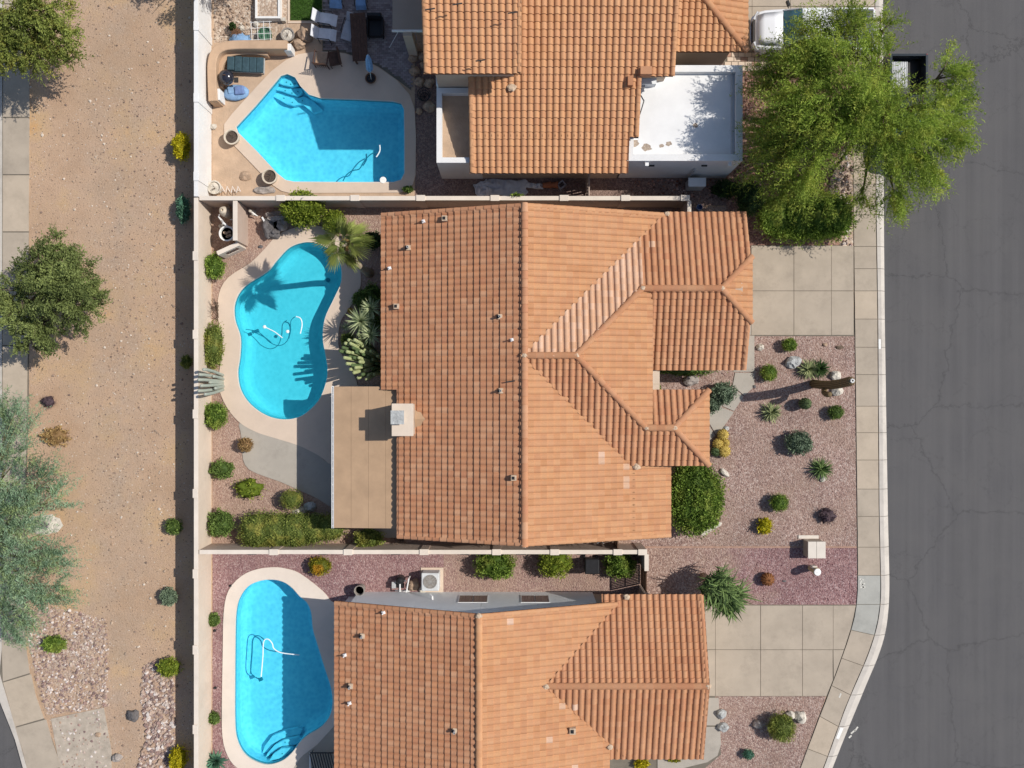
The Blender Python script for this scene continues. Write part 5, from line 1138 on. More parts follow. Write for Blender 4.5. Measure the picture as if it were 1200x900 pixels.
shrub(375, 663, 14.5, 11.5, .8, G['lantana'], 'round lantana with yellow and orange flowers above the lower pool', lump=.08, ll=.07, n=1500)
shrub(251, 726, 7, 8.5, .5, G['green'], 'upper small round shrub between the wall and lower pool', lump=.1, tm=.55)
shrub(251, 841.5, 7, 7.5, .5, G['green'], 'lower small round shrub between the wall and lower pool', lump=.1, tm=.55)
shrub(362, 238, 4, 2.5, .3, G['lime'], 'tuft of green at the foot of the boundary wall above the clipped shrub')
shrub(606, 233, 9, 4, 2.0, G['bright'], 'green tuft showing over the boundary wall beside the middle roof ridge', n=500)
shrub(478, 222, 7, 4, .4, G['green'], 'small green plant beside the pool deck corner against the boundary wall')
shrub(273, 32, 4, 5, .5, G['dark'], 'small dark potted plant on the rubble behind the blue pot')

# rosette plants with separate blades
def blade(L, wd, curve=.2, fold=.3):
    m = MB(); n = 5; vs = []
    for i in range(n + 1):
        u = i / n; ww = wd * (1 - u) ** .7 * (.55 + .9 * min(u * 2.5, 1)) * .5 if u < 1 else .001; z = -curve * L * u * u
        vs += [(L * u, -ww, z + ww * fold), (L * u, 0, z), (L * u, ww, z + ww * fold)]
    fs = []
    for i in range(n): a = i * 3; fs += [(a, a + 3, a + 4, a + 1), (a + 1, a + 4, a + 5, a + 2)]
    return m.add(vs, fs, .5)
_bl = {}
def rosette(x, y, r, h, mat, label, n=36, wd=.05, curve=.1, name='agave', cat='agave', zc=.1, lo=10, hi=80, group=None, aim=None, spread=360, tv=.3, trunk=0, r_rot=0):
    a = P(x, y, zc + h * .3); t = lthing(name, label, cat, (a[0], a[1], 0), 0, group); R = r / S
    for i in range(n):
        e = math.radians(lo + (hi - lo) * ((i + .5) / n)); az = i * 2.39996 + random.uniform(-.2, .2)
        if aim is not None: az = math.radians(aim + random.uniform(-spread / 2, spread / 2))
        L = R * random.uniform(.85, 1.1) * (1 if e < .9 else 1.0)
        key = (round(R, 1), wd, curve, mat.name, i % 4)
        if key not in _bl:
            b = blade(R, wd, curve); b.t = [(.15, .45, .7, .95)[i % 4]] * len(b.f); me = b.mesh('leaf'); me.materials.append(mat); _bl[key] = me
        o = bpy.data.objects.new('leaf', _bl[key]); COL.objects.link(o); o.parent = t; s = L / R
        o.location = (0, 0, zc + random.uniform(-.03, .05)); o.rotation_euler = (random.uniform(-.3, .3), -e, az); o.scale = (s, s, s)
    if trunk or zc > .3:
        m = MB(); m.tube([(0, 0, -.05), (.03, .02, zc)], [trunk or .08, (trunk or .08) * .8], 8); m.build('trunk', M['palm_trunk'], t)
    return t
SP = 'spiky agaves beside the middle pool'
rosette(422, 376, 19, .9, G['agave'], 'largest pale spiky agave right of the middle pool', n=90, wd=.05, zc=1.75, lo=-5, hi=85, group=SP)
rosette(434, 361, 14, .8, G['agave'], 'upper right green spiky agave close to the roof edge', n=70, wd=.045, zc=1.8, lo=0, hi=80, group=SP)
rosette(434, 392, 14, .8, G['agave'], 'lower right green spiky agave close to the roof edge', n=70, wd=.045, zc=1.8, lo=0, hi=80, group=SP)
rosette(405, 383, 8, .5, G['agave'], 'small brownish spiky plant at the deck edge beside the agaves', n=30, wd=.03, zc=.3, lo=0, hi=80, group=SP)
rosette(252, 893, 17, .6, G['teal'], 'large rounded agave in the lower left corner by the wall', n=48, wd=.15, zc=.15, lo=10, hi=80, curve=.05)
FR = 'spiky plants on the front gravel'
rosette(948, 433, 13.5, .7, G['agave_dark'], 'spiky agave with pale tips close to the saguaro', n=95, wd=.06, lo=-5, hi=85, group=FR, curve=.3)
rosette(962, 432, 13, .9, G['dark'], 'dark green spiky clump between the agave and the pale rocks', n=110, wd=.055, lo=-5, hi=88, group=FR, curve=.3)
rosette(905, 483, 15, .7, G['agave_dark'], 'spiky agave with yellowish centre left of the short barrel cactus', n=105, wd=.06, lo=-5, hi=85, group=FR, curve=.3)
rosette(964, 550, 15, .8, G['yucca'], 'dark leafy spiky plant on the gravel below the widest shrub', n=110, wd=.055, lo=-5, hi=85, group=FR, curve=.3)
# big drooping yucca
a = P(851, 697, 2.3); t = lthing('yucca', 'big drooping yucca leaning over the lower driveway corner', 'yucca', (a[0] - .55, a[1] + .35, 0))
m = MB(); m.tube([(0, 0, -.05), (.1, -.05, 1.0), (.35, -.2, 1.9)], [.2, .15, .13], 9); m.build('trunk', M['palm_trunk'], t, smooth=True)
for i in range(290):
    k = i % 5; key = ('y', k)
    if key not in _bl: b = blade(.85, .07, .28, .25); b.t = [(.1, .3, .5, .75, .95)[k]] * len(b.f); me = b.mesh('leaf'); me.materials.append(G['yucca']); _bl[key] = me
    o = bpy.data.objects.new('leaf', _bl[key]); COL.objects.link(o); o.parent = t
    az = i * 2.39996; e = math.radians(random.uniform(-25, 70)); s = random.uniform(.75, 1.15) * (1.0 + .35 * max(0, math.cos(az + .75)))
    w_ = random.uniform(-1, 1); v_ = random.uniform(-.35, .35); o.location = (.45 + w_ * .55 + v_, -.30 - w_ * .55 + v_, 1.95 + random.uniform(-.25, .25) - abs(v_) * .5); az = az if i % 3 == 0 else -.82 + random.uniform(-1.2, 1.2); s *= .85; o.rotation_euler = (random.uniform(-.3, .3), -e, az); o.scale = (s, s, s)
m = MB()
for i in range(620):
    w_ = random.uniform(-1, 1); v_ = random.uniform(-.45, .45); az = -.82 + random.gauss(0, .75); e = math.radians(random.uniform(-55, 35)); b = blade(random.uniform(.6, .95), .055, .3, .25)
    Rm = Matrix.Translation((.42 + w_ * .60 + v_, -.26 - w_ * .60 + v_, 1.95 + random.uniform(-.5, .2) - abs(v_) * .5)) @ Matrix.Rotation(az, 4, 'Z') @ Matrix.Rotation(-e, 4, 'Y')
    m.add([tuple(Rm @ Vector(p)) for p in b.v], b.f, random.random())
m.build('small_leaves', G['yucca'], t)['kind'] = 'stuff'
# palm
a = Wt(433, 320); t = lthing('palm_tree', 'leaning palm tree between the middle pool and the house', 'palm tree', (a[0], a[1], 0))
top = Vector((*P(403, 285, 5.5), 5.5)) - Vector((a[0], a[1], 0))
m = MB(); m.tube([(0, 0, -.1), (-.05, .0, .8), tuple(top * .35 + Vector((-.25, .0, .1))), tuple(top * .7 + Vector((-.15, -.02, .1))), tuple(top)], [.26, .17, .15, .14, .13], 10)
m.build('trunk', M['palm_trunk'], t, smooth=True)
def fan(tint):
    m = MB(); m.tube([(0, 0, 0), (.30, 0, .03), (.5, 0, 0)], [.018, .012, .01], 5)
    n = 20
    for i in range(n):
        an = math.radians(-98 + 196 * i / (n - 1)); L = .92 * (1 - .28 * abs(i - (n - 1) / 2) / (n / 2)) * random.uniform(.9, 1.08); c, s = math.cos(an), math.sin(an); w0 = .021
        p = [(.48, 0, 0), (.48 + c * L * .6 - s * w0, s * L * .6 + c * w0, -.04 * L), (.48 + c * L, s * L, -.30 * L), (.48 + c * L * .6 + s * w0, s * L * .6 - c * w0, -.05 * L)]
        m.add(p, [(0, 1, 2), (0, 2, 3)], min(1, max(0, tint + random.uniform(-.15, .15))))
    return m
fm = []
for q in (.25, .5, .7, .95): b = fan(q); me = b.mesh('frond'); me.materials.append(G['palm']); fm.append(me)
for i in range(17):
    az = math.radians([12, 40, 75, 100, 128, 152, 170, 195, 215, 240, 262, 285, 310, 335, 355, 60, 230][i]); e = math.radians([-5, 5, -10, 12, 25, 0, 15, -5, -15, 5, -25, -20, -5, 20, 40, 60, 55][i])
    o = bpy.data.objects.new('frond', fm[(i * 7) % 4]); COL.objects.link(o); o.parent = t; o.location = tuple(top); o.rotation_euler = (random.uniform(-.5, .5), -e, az)
    s = random.uniform(.85, 1.1) * .95; o.scale = (s, s * .62, s)
m = MB()
for i in range(26):
    az = i * 2.4; m.tube([tuple(top), tuple(top + Vector((math.cos(az) * .22, math.sin(az) * .22, -.25))), tuple(top + Vector((math.cos(az) * .24, math.sin(az) * .24, -.7)))], [.02, .03, .008], 4)
m.build('dead_skirt', G['dry'], t)

# cacti
def rib_column(m, path, r, ribs=12, n=24, tint=.5, tip=True):
    path = [Vector(p) for p in path]
    if tip:
        d = (path[-1] - path[-2]).normalized(); L0 = path[-1]; path = path[:-1] + [L0 - d * r * .6, L0 - d * r * .25, L0 - d * r * .07, L0]; rr = [r] * (len(path) - 3) + [r * .86, r * .5, r * .05]
    else: rr = [r] * len(path)
    n = ribs * 4; vs = []; fs = []; prev = None
    for i, p in enumerate(path):
        d = (path[min(i + 1, len(path) - 1)] - path[max(i - 1, 0)]).normalized()
        if prev is None: u = d.cross(Vector((1, .2, 0) if abs(d.z) > .7 else (0, 0, 1))).normalized()
        else: u = (prev - d * prev.dot(d)).normalized()
        prev = u; q = d.cross(u)
        for k in range(n):
            an = 2 * PI * k / n; w_ = rr[i] * (1 + .13 * math.cos(an * ribs)); vs.append(tuple(p + (u * math.cos(an) + q * math.sin(an)) * w_))
    for i in range(len(path) - 1):
        for k in range(n): k2 = (k + 1) % n; fs.append((i * n + k, i * n + k2, (i + 1) * n + k2, (i + 1) * n + k))
    fs2 = []
    base = len(m.v); m.v.extend(vs)
    for f in fs: k = f[0] % n; m.f.append(tuple(i + base for i in f)); m.t.append(.9 if (k % 4) in (3, 0) else tint * .4)
    return m
a = Wt(953, 449.5); t = lthing('saguaro', 'tall saguaro cactus on the front gravel casting a long shadow', 'cactus', (a[0], a[1], 0))
m = MB(); rib_column(m, [(0, 0, -.1), (.02, -.06, 1.0), (.05, -.07, 2.2), (.12, 0, 3.2), (.2, .12, 4.3)], .185, 14); 
# swell the base a little
m.build('trunk', G['saguaro'], t, smooth=True); m = MB()
for k in range(7): an = k * .9; m.blob((.2 + math.cos(an) * .07, .12 + math.sin(an) * .07, 4.33), (.04, .04, .05), 0, 1, k, 6, 4)
m.build('flower_bud', M['paint_white'], t)
m = MB(); rib_column(m, [(.02, -.1, 1.5), (-.05, -.42, 1.6), (-.06, -.5, 1.9), (-.05, -.5, 2.35)], .12, 11); m.build('arm', G['saguaro'], t, smooth=True)
def barrel_c(x, y, r, h, mat, label, group=None, name='barrel_cactus'):
    a = P(x, y, h * .6); t = lthing(name, label, 'cactus', (a[0], a[1], 0), 0, group); R = r / S; m = MB(); vs = []; fs = []; n = 52; K = 9
    for j in range(K + 1):
        th = PI * (.0 + .8 * j / K); zr = math.cos(th); rr = math.sin(th)
        for k in range(n): an = 2 * PI * k / n; q = R * rr * (1 + .1 * math.cos(an * 13)); vs.append((q * math.cos(an), q * math.sin(an), h * .5 + zr * h * .5 - (.06 * h if j == 0 else 0)))
    for j in range(K):
        for k in range(n): k2 = (k + 1) % n; fs.append((j * n + k, (j + 1) * n + k, (j + 1) * n + k2, j * n + k2))
    base = len(m.v); m.v.extend(vs)
    for f in fs: m.f.append(f); m.t.append(.95 if (f[0] % 4) in (3, 0) else .25 + .5 * (f[0] // n < 2))
    m.build('body', mat, t, smooth=True)
    nn = 420; az = RNG.random(nn) * 2 * PI; thh = RNG.random(nn) * 1.5; d = np.stack([np.sin(thh) * np.cos(az), np.sin(thh) * np.sin(az), np.cos(thh)], 1); C = d * np.array([R, R, h * .5]) * 1.07 + np.array([0, 0, h * .5])
    leaf_mesh('spines', [leaf_arrays(C, d + RNG.normal(size=(nn, 3)) * .6, .07, .012, RNG.random(nn))], mat, t, (0, 0, 0))
GB = 'golden barrel cacti by the front walkway'
barrel_c(847.5, 509.5, 6.5, .5, G['barrel'], 'topmost golden barrel cactus of the cluster', GB); barrel_c(841.5, 520, 6, .45, G['barrel'], 'leftmost golden barrel cactus with brown crown', GB)
barrel_c(850, 519, 5, .35, G['barrel'], 'smallest golden barrel cactus, at the right of the cluster', GB); barrel_c(849, 528.5, 7.2, .5, G['barrel'], 'lowest and biggest golden barrel cactus of the cluster', GB)
barrel_c(839, 529, 5.5, .4, G['cactus'], 'green barrel cactus at the lower left of the golden cluster', GB)
barrel_c(900, 679, 7.5, .55, G['redbarrel'], 'reddish barrel cactus on the purple gravel')
barrel_c(944, 473, 6.5, .9, G['cactus'], 'stout upright barrel cactus on gravel below the saguaro shadow')
barrel_c(410.5, 364, 3.2, .4, G['barrel'], 'little golden barrel cactus at the pool deck edge')
# stand of columnar cacti by the patio cover
a = Wt(442, 428); t = lthing('columnar_cactus', 'clump of many pale tipped columnar cactus stems beside the rear eave', 'cactus', (a[0], a[1], 0))
tips = [(398, 411), (404, 402), (408, 398), (413, 407), (418, 402), (424, 405), (428, 403), (406, 412), (412, 413), (417, 412), (422, 411), (427, 410), (414, 419), (420, 419), (425, 421), (430, 418), (406, 426), (416, 431), (422, 428), (427, 427), (414, 437), (424, 439), (427, 434), (436, 421), (434, 423), (419, 443), (438, 439), (441, 426), (432, 413), (421, 396), (436, 432), (431, 440), (442, 417), (401, 407), (410, 402), (415, 398), (409, 418), (403, 419), (421, 424), (412, 428), (429, 445), (410, 433), (425, 415), (434, 411), (419, 391)]
for i, (tx, ty) in enumerate(tips):
    z = 2.9 - .035 * (tx - 398) + random.uniform(-.5, .2); z = max(1.1, z); p = Vector((*P(tx, ty, z), z)) - Vector((a[0], a[1], 0)); b = Vector((p.x * .45 + .15 + random.uniform(-.15, .15), p.y * .5 + random.uniform(-.15, .15), -.05))
    m = MB(); rib_column(m, [tuple(b), tuple(b.lerp(p, .45) + Vector((.08, 0, -.1))), tuple(p)], .072, 7); 
    o = m.build('stem', G['cactus_pale'] if i % 3 else G['cactus'], t, smooth=True)
a = Wt(262, 449); t = lthing('columnar_cactus', 'whitish ribbed cactus stems curving over the back wall', 'cactus', (a[0], a[1], 0))
for i, (tx, ty) in enumerate([(233, 439), (232, 445), (235, 452), (232, 458), (238, 433), (240, 462), (245, 448), (250, 441), (252, 455)]):
    z = 2.6 if tx < 242 else 1.6; p = Vector((*P(tx, ty, z), z)) - Vector((a[0], a[1], 0)); b = Vector((p.x * .1 + .0, p.y * .6, -.05)); m = MB()
    rib_column(m, [tuple(b), tuple(Vector((b.x * .8 + p.x * .3, p.y * .9, z * .55))), tuple(Vector((p.x * .7, p.y, z * .85))), tuple(p)], .065, 7); m.build('stem', G['cactus_white'], t, smooth=True)
# small candelabra plant on the wall side
a = P(252, 365, .5); t = lthing('bare_shrub', 'bare stemmed plant between the wall and the middle pool deck', 'shrub', (a[0], a[1], 0))
m = MB()
for i in range(16): an = random.uniform(0, 6.3); m.tube([(0, random.uniform(-.5, .5), 0), (math.cos(an) * .1, math.sin(an) * .45, .5), (math.cos(an) * .16, math.sin(an) * .62, .8)], [.02, .012, .006], 4)
m.build('stem', M['bark'], t); 
for k, (xx, yy) in enumerate(((575, 634), (640, 633), (668, 634))):
    a = P(xx, yy, .4); t = lthing('bare_shrub', ['leftmost bare twiggy vine stub on the boundary wall behind the middle house', 'bare twiggy vine on the boundary wall between two shrubs', 'bare twiggy vine nearest the narrow gate on the boundary wall'][k], 'shrub', (a[0], a[1], 0), 0, 'bare vines on the boundary wall'); m = MB()
    for i in range(12): s0 = random.uniform(-.5, .5); m.tube([(s0 * .2, 0, 0), (s0 * .7, -.1 + random.uniform(-.1, .1), .6), (s0 * 1.3, -.15 + random.uniform(-.15, .15), 1.1 + random.uniform(-.2, .3))], [.018, .01, .005], 4)
    m.build('stem', M['bark'], t)
a = P(470, 634, .5); t = lthing('bare_shrub', 'bare flat twiggy bush below the eave west of the house side', 'shrub', (a[0], a[1], 0)); m = MB()
for i in range(20): an = random.uniform(0, 6.3); m.tube([(0, 0, 0), (math.cos(an) * .3, math.sin(an) * .15, .3), (math.cos(an) * .6, math.sin(an) * .28, .5)], [.015, .01, .004], 4)
m.build('stem', M['bark'], t)

# ================================================================ VEHICLES
def loft(m, secs, close=True):
    """secs: list of rings (same count) of xyz"""
    n = len(secs[0]); vs = [p for s_0 in secs for p in s_0]; fs = []
    for i in range(len(secs) - 1):
        for k in range(n): k2 = (k + 1) % n; fs.append((i * n + k, i * n + k2, (i + 1) * n + k2, (i + 1) * n + k))
    if close: fs.append(tuple(range(n))[::-1]); fs.append(tuple(range((len(secs) - 1) * n, len(secs) * n)))
    return m.add(vs, fs)
def pickup(name, label, loc, rz, paint, L=5.75, Wd=2.0, cover=True, bedload=False):
    """front at -x"""
    t = lthing(name, label, 'pickup truck', (*loc, -.02), rz); h = Wd / 2; x0 = -L / 2; x1 = L / 2; q = h / 1.0
    def ring(x, hw, zt, zb=.38, crown=.03, shoulder=.08):
        return [(x, -hw, zb), (x, -hw * 1.0, zt - .28), (x, -hw * .985, zt - shoulder), (x, -hw * .93, zt - .01), (x, -hw * .5, zt + crown * .8), (x, 0, zt + crown), (x, hw * .5, zt + crown * .8), (x, hw * .93, zt - .01), (x, hw * .985, zt - shoulder), (x, hw, zt - .28), (x, hw, zb)]
    hoodend = x0 + 1.35; cab0 = hoodend; cab1 = x0 + 3.75 * L / 5.75 if cover else x0 + 3.05 * L / 5.0
    prof = [(x0 + .02, .66, .80), (x0 + .10, .80, .95), (x0 + .26, .90, 1.04), (x0 + .5, .95, 1.08), (x0 + .9, .97, 1.12), (hoodend, .98, 1.17), (cab0 + .5, .99, 1.18), (cab1, .99, 1.18)]
    m = MB(); loft(m, [ring(x, h * w_, z) for x, w_, z in prof]); m.build('body', paint, t, smooth=False, bevel=.02)
    m = MB(); z = 1.20     # bed as an open tub
    m.bx(cab1 + .01, -h * .99, .42, x1 - .08, -h * .86, z); m.bx(cab1 + .01, h * .86, .42, x1 - .08, h * .99, z); m.bx(cab1 + .01, -h * .859, .42, cab1 + .08, h * .859, z); m.bx(x1 - .14, -h * .859, .5, x1 - .08, h * .859, z); m.bx(cab1 + .08, -h * .859, .42, x1 - .14, h * .859, .62)
    m.build('bed', paint, t, bevel=.015)
    m = MB(); m.box(x1 - .045, 0, .55, .05, Wd * .92, .62); tg = m.build('tailgate', paint, t, bevel=.01)
    if cover: m = MB(); m.box((cab1 + x1) / 2 - .02, 0, 1.203, x1 - cab1 - .22, Wd * .90, .03); m.build('bed_cover', M['cover_grey'], t, bevel=.01)
    else: m = MB(); m.bx(cab1 + .09, -h * .85, .622, x1 - .15, h * .85, .63); m.build('bed_floor', M['black'], t)
    # hood panel
    m = MB(); loft(m, [[(x, -h * a, zt), (x, -h * a * .5, zt + .035), (x, 0, zt + .045), (x, h * a * .5, zt + .035), (x, h * a, zt), (x, 0, zt - .05)] for x, a, zt in ((x0 + .20, .70, 1.045), (x0 + .5, .78, 1.105), (x0 + .9, .80, 1.14), (hoodend - .02, .82, 1.185))]); m.build('hood', paint, t, smooth=True)
    # greenhouse
    rz_ = 1.80; gx = [cab0 + .03, cab0 + .72, cab0 + 1.15, cab1 - .32, cab1 - .05]
    roof = [[(x, -h * a, z_ - .03), (x, -h * a * .6, z_ + .01), (x, 0, z_ + .02), (x, h * a * .6, z_ + .01), (x, h * a, z_ - .03), (x, h * a * .6, z_ - .06), (x, 0, z_ - .06), (x, -h * a * .6, z_ - .06)] for x, a, z_ in ((gx[1], .70, rz_ - .02), (gx[1] + .15, .72, rz_), (gx[2] + .3, .73, rz_ + .01), (gx[3] - .1, .72, rz_), (gx[3], .70, rz_ - .02))]
    m = MB(); loft(m, roof); m.build('cab_roof', paint, t, smooth=False, bevel=.01)
    m = MB(); m.add([(gx[0], -h * .84, 1.19), (gx[0] - .05, -h * .4, 1.21), (gx[0] - .07, 0, 1.215), (gx[0] - .05, h * .4, 1.21), (gx[0], h * .84, 1.19), (gx[1], h * .69, rz_ - .04), (gx[1] - .02, 0, rz_ - .01), (gx[1], -h * .69, rz_ - .04)], [(0, 1, 6, 7), (1, 2, 6), (2, 3, 6), (3, 4, 5, 6)]); m.build('windshield', M['windscreen'], t, smooth=True)
    m = MB(); m.add([(gx[4], -h * .82, 1.19), (gx[4], h * .82, 1.19), (gx[3], h * .69, rz_ - .04), (gx[3], -h * .69, rz_ - .04)], [(0, 1, 2, 3)]); m.build('rear_window', M['glass'], t)
    for s_1 in (-1, 1):
        for (a, b) in ((gx[0] + .12, (gx[1] + gx[3]) / 2 - .03), ((gx[1] + gx[3]) / 2 + .03, gx[4] - .12)):
            ta = max(a, gx[1] + .03); tb = min(b, gx[3] - .03); m = MB(); m.add([(a, s_1 * h * .93, 1.20), (b, s_1 * h * .93, 1.20), (tb, s_1 * h * .725, rz_ - .06), (ta, s_1 * h * .725, rz_ - .06)], [(0, 1, 2, 3)]); m.build('side_window', M['glass'], t)
        for (xa, xb, ya, yb) in ((gx[0], gx[1], .86, .71), (gx[4], gx[3], .86, .71), ((gx[1] + gx[3]) / 2, (gx[1] + gx[3]) / 2, .94, .73)):
            m = MB(); m.tube([(xa, s_1 * h * ya, 1.18), (xb, s_1 * h * yb, rz_ - .04)], .035, 6); m.build('pillar', paint, t)
        m = MB(); m.box(gx[0] + .16, s_1 * (h + .14), 1.2, .12, .26, .18, s_1 * .35); m.tube([(gx[0] + .2, s_1 * h * .93, 1.22), (gx[0] + .18, s_1 * (h + .06), 1.26)], .025, 6); m.build('mirror', M['black'] if cover else paint, t, bevel=.02)
        m = MB(); m.box(x0 + .17, s_1 * h * .70, .82, .20, .42, .13, s_1 * -.45); m.build('headlight', M['lamp_glass'], t, bevel=.02)
        m = MB(); m.box(x1 - .05, s_1 * h * .90, .85, .06, .14, .28); m.build('tail_light', M['lamp_red'], t)
        for wx in (x0 + .95, x1 - 1.2):
            m = MB(); prof = [(.20, -.12), (.36, -.12), (.385, -.08), (.385, .08), (.36, .12), (.20, .12)]; K = 20; vs = []; fs = []
            for r_, y_ in prof:
                for k in range(K): vs.append((wx + r_ * math.cos(2 * PI * k / K), s_1 * (h - .13) + y_, .385 + r_ * math.sin(2 * PI * k / K)))
            for i in range(len(prof) - 1):
                for k in range(K): k2 = (k + 1) % K; fs.append((i * K + k, i * K + k2, (i + 1) * K + k2, (i + 1) * K + k))
            m.add(vs, fs); wh = m.build('wheel', M['black'], t); m = MB(); m.tube([(wx, s_1 * (h - .13) - .1, .385), (wx, s_1 * (h - .13) + .1, .385)], .21, 14); m.build('rim', M['metal_grey'], wh)
        m = MB(); m.box(0.1, s_1 * (h * .99), .36, 2.6, .08, .06); m.build('running_board', M['black'], t)
    m = MB(); loft(m, [[(x0 + a - .08, y, .42), (x0 + a + .12, y, .42), (x0 + a + .12, y, .70), (x0 + a - .08, y, .70)] for a, y in ((.30, -h * .96), (.06, -h * .72), (-.02, -h * .3), (-.03, 0), (-.02, h * .3), (.06, h * .72), (.30, h * .96))]); m.build('front_bumper', M['chrome'] if cover else M['black'], t, bevel=.015)
    m = MB(); m.box(x0 + .03, 0, .72, .08, Wd * .5, .2); m.build('grille', M['metal_dark'], t)
    m = MB(); m.box(x1 + .02, 0, .45, .14, Wd * .92, .2); m.build('rear_bumper', M['chrome'] if cover else M['black'], t, bevel=.015)
    m = MB(); m.tube([(gx[0] - .02, -h * .1, 1.225), (gx[0] + .02, -h * .68, 1.235)], .015, 4); m.tube([(gx[0] - .02, h * .55, 1.235), (gx[0], h * .0, 1.23)], .015, 4); m.build('wiper', M['black'], t)
    return t
a = P(955, 34, 1.1); pickup('pickup_truck', 'white pickup truck with grey bed cover parked nose in on the upper driveway', a, 0, M['car_white'])
a = P(1064.5, 128, 1.1); tk = pickup('pickup_truck', 'dark pickup truck with open bed parked on the street under the mesquite', a, PI / 2, M['car_dark'], L=5.3, Wd=1.84, cover=False)
# corrugated sheet standing in the open bed
sh = lthing('corrugated_sheet', 'pale corrugated metal sheet lying in the open bed of the dark pickup', 'metal sheet', (*P(1056, 86, 1.3), .66), 0)
m = MB(); n = 18; vs = []
for i in range(n + 1): xx = -.40 + .80 * i / n; zz = .03 * (1 if i % 2 else -1) + .42; vs += [(xx, -.62, zz), (xx, .62, zz + .04)]
m.add(vs, [(2 * i, 2 * i + 2, 2 * i + 3, 2 * i + 1) for i in range(n)]); m.build('ribbed_sheet', M['metal_white'], sh)
m = MB(); m.bx(-.36, -.5, -.03, -.30, .5, .40); m.bx(.30, -.5, -.03, .36, .5, .40); m.build('timber_bearer', M['wood'], sh)

# ================================================================ YARD OBJECTS
def boulder(x, y, rx, ry, h, mat, label, group=None, name='boulder', rot=0, amp=.22):
    _seed[0] += 1; a = P(x, y, h * .4); t = MB(); t.blob((0, 0, h * .25), (rx / S, ry / S, h * .75), amp, 1.5, _seed[0] * 2.1, 11, 7)
    o = t.build(name, mat); o.location = (a[0], a[1], 0); o.rotation_euler = (0, 0, rot); return tag(o, label, 'boulder' if name == 'boulder' else 'stone', group)
boulder(930, 424, 9.5, 7, .35, M['rock_blue'], 'bluish grey boulder on gravel between the shrubs near the driveway', rot=.3)
boulder(979, 440, 6, 5.5, .3, M['rock_pale'], 'pale boulder above the saguaro stem')
boulder(982, 458, 6.5, 5, .3, M['rock_pale'], 'pale boulder below the saguaro stem', rot=.5)
boulder(891, 407, 4.5, 4, .25, M['rock_pale'], 'pale rock at the driveway corner of the front gravel')
boulder(967, 404, 2.6, 2, .12, M['rock_brown'], 'tiny brown rock on gravel close to the driveway')
boulder(984, 407, 5, 2.4, .1, M['bark'], 'dark piece of fallen wood on gravel close to the driveway', name='log')
boulder(884, 453, 2.2, 2, .12, M['rock_dark'], 'small dark stone at the walkway edge by the round shrub')
boulder(851, 502, 3.5, 2.6, .15, M['rock_blue'], 'bluish stone at the walkway end above the golden cacti')
boulder(849, 554, 6.5, 3.4, .2, M['rock_pale'], 'pale flat stone beside the large green bush', rot=-.7)
boulder(810, 446, 9, 6, .4, M['rock'], 'grey boulder in the entry court under the garage eave')
boulder(964, 560, 3.5, 4.5, .18, M['rock_pale'], 'pale stone at the foot of the dark leafy spiky plant')
boulder(846, 837, 6, 5.5, .35, M['rock_blue'], 'upper greenish rock beside the lower front walkway'); boulder(847.5, 852, 6.5, 5.5, .35, M['rock_blue'], 'lower greenish rock beside the lower front walkway')
boulder(888, 849, 5.5, 5, .3, M['rock'], 'grey rock in the shade left of the rounded olive shrub'); boulder(927, 838, 5, 4.5, .35, M['rock_pale'], 'pale rock touching the rounded olive shrub'); boulder(938.5, 841, 6.5, 6.5, .4, M['rock_pale'], 'largest pale rock right of the rounded olive shrub', rot=.4)
boulder(155, 839, 6.5, 7, .35, M['rock_dark'], 'dark grey boulder on dirt beside the cobble swale'); boulder(137, 888, 6, 5, .25, M['rock'], 'grey rock between the concrete pad and the swale')
boulder(115, 861, 3, 3, .15, M['rock_brown'], 'small brown rock on the concrete pad edge')
t = boulder(52, 616, 16, 12, .18, M['rock_pale'], 'whitish stone ring with a dark hollow at the edge of the feathery tree', amp=.35)
a = P(51, 617, .2); m = MB(); m.blob((0, 0, 0), (.28, .18, .1), .4, 2, 4); o = m.build('dark_hollow', M['rock_dark'], t); o.location = (0, 0, .13)
boulder(350, 52, 7.5, 6, .45, M['rock_brown'], 'brown boulder left of the striped lounge chair pair'); boulder(356, 41, 9, 9, .5, M['rock_brown'], 'pinkish boulder between the iron pot and patio'); 
boulder(350.5, 600, 9, 5, .25, M['rock_pale'], 'pale flat stone below the clipped ball shrub', rot=.4); boulder(363, 594, 8, 6, .35, M['rock_blue'], 'bluish rock in shade beside the clipped ball shrub')
FS = 'round boulders along the upper house wall'
for (x_, y_, r_, lb) in ((484, 68, 6.5, 'topmost flat boulder beside the shaded patio cover post'), (495, 66, 6, 'boulder nearest the upper roof corner beside the cover post'), (486, 83, 6.5, 'boulder at the edge of the shaded pavers halfway down'), (497, 76, 5, 'small boulder tight under the upper eave'), (492, 96, 6.5, 'boulder just above the black wire basket'), (503, 97, 6, 'boulder under the roof corner beside the basket'), (503, 125, 7.5, 'boulder beside the white parapet court corner'), (491, 130, 4, 'smallest boulder at the deck end beside the parapet court')):
    boulder(x_, y_, r_, r_ * .85, .28, M['rock_brown'], lb, FS)
for (x_, y_, lb) in ((300, 28, 'whitish rubble stone near the raised gravel bed'), (283, 33, 'tan rubble stone left of the blue draped pot'), (250, 148, 'small tan rock against the white wall by the pool')): boulder(x_, y_, 4, 3.5, .2, M['rock_pale'], lb)
boulder(287, 206, 7, 6, .12, M['rock_brown'], 'low mound of twigs on tan dirt below the angular pool', name='twig_mound'); boulder(310, 223, 14, 5, .15, M['rock'], 'heap of grey rubble against the boundary wall beside the pots', name='rubble_heap')
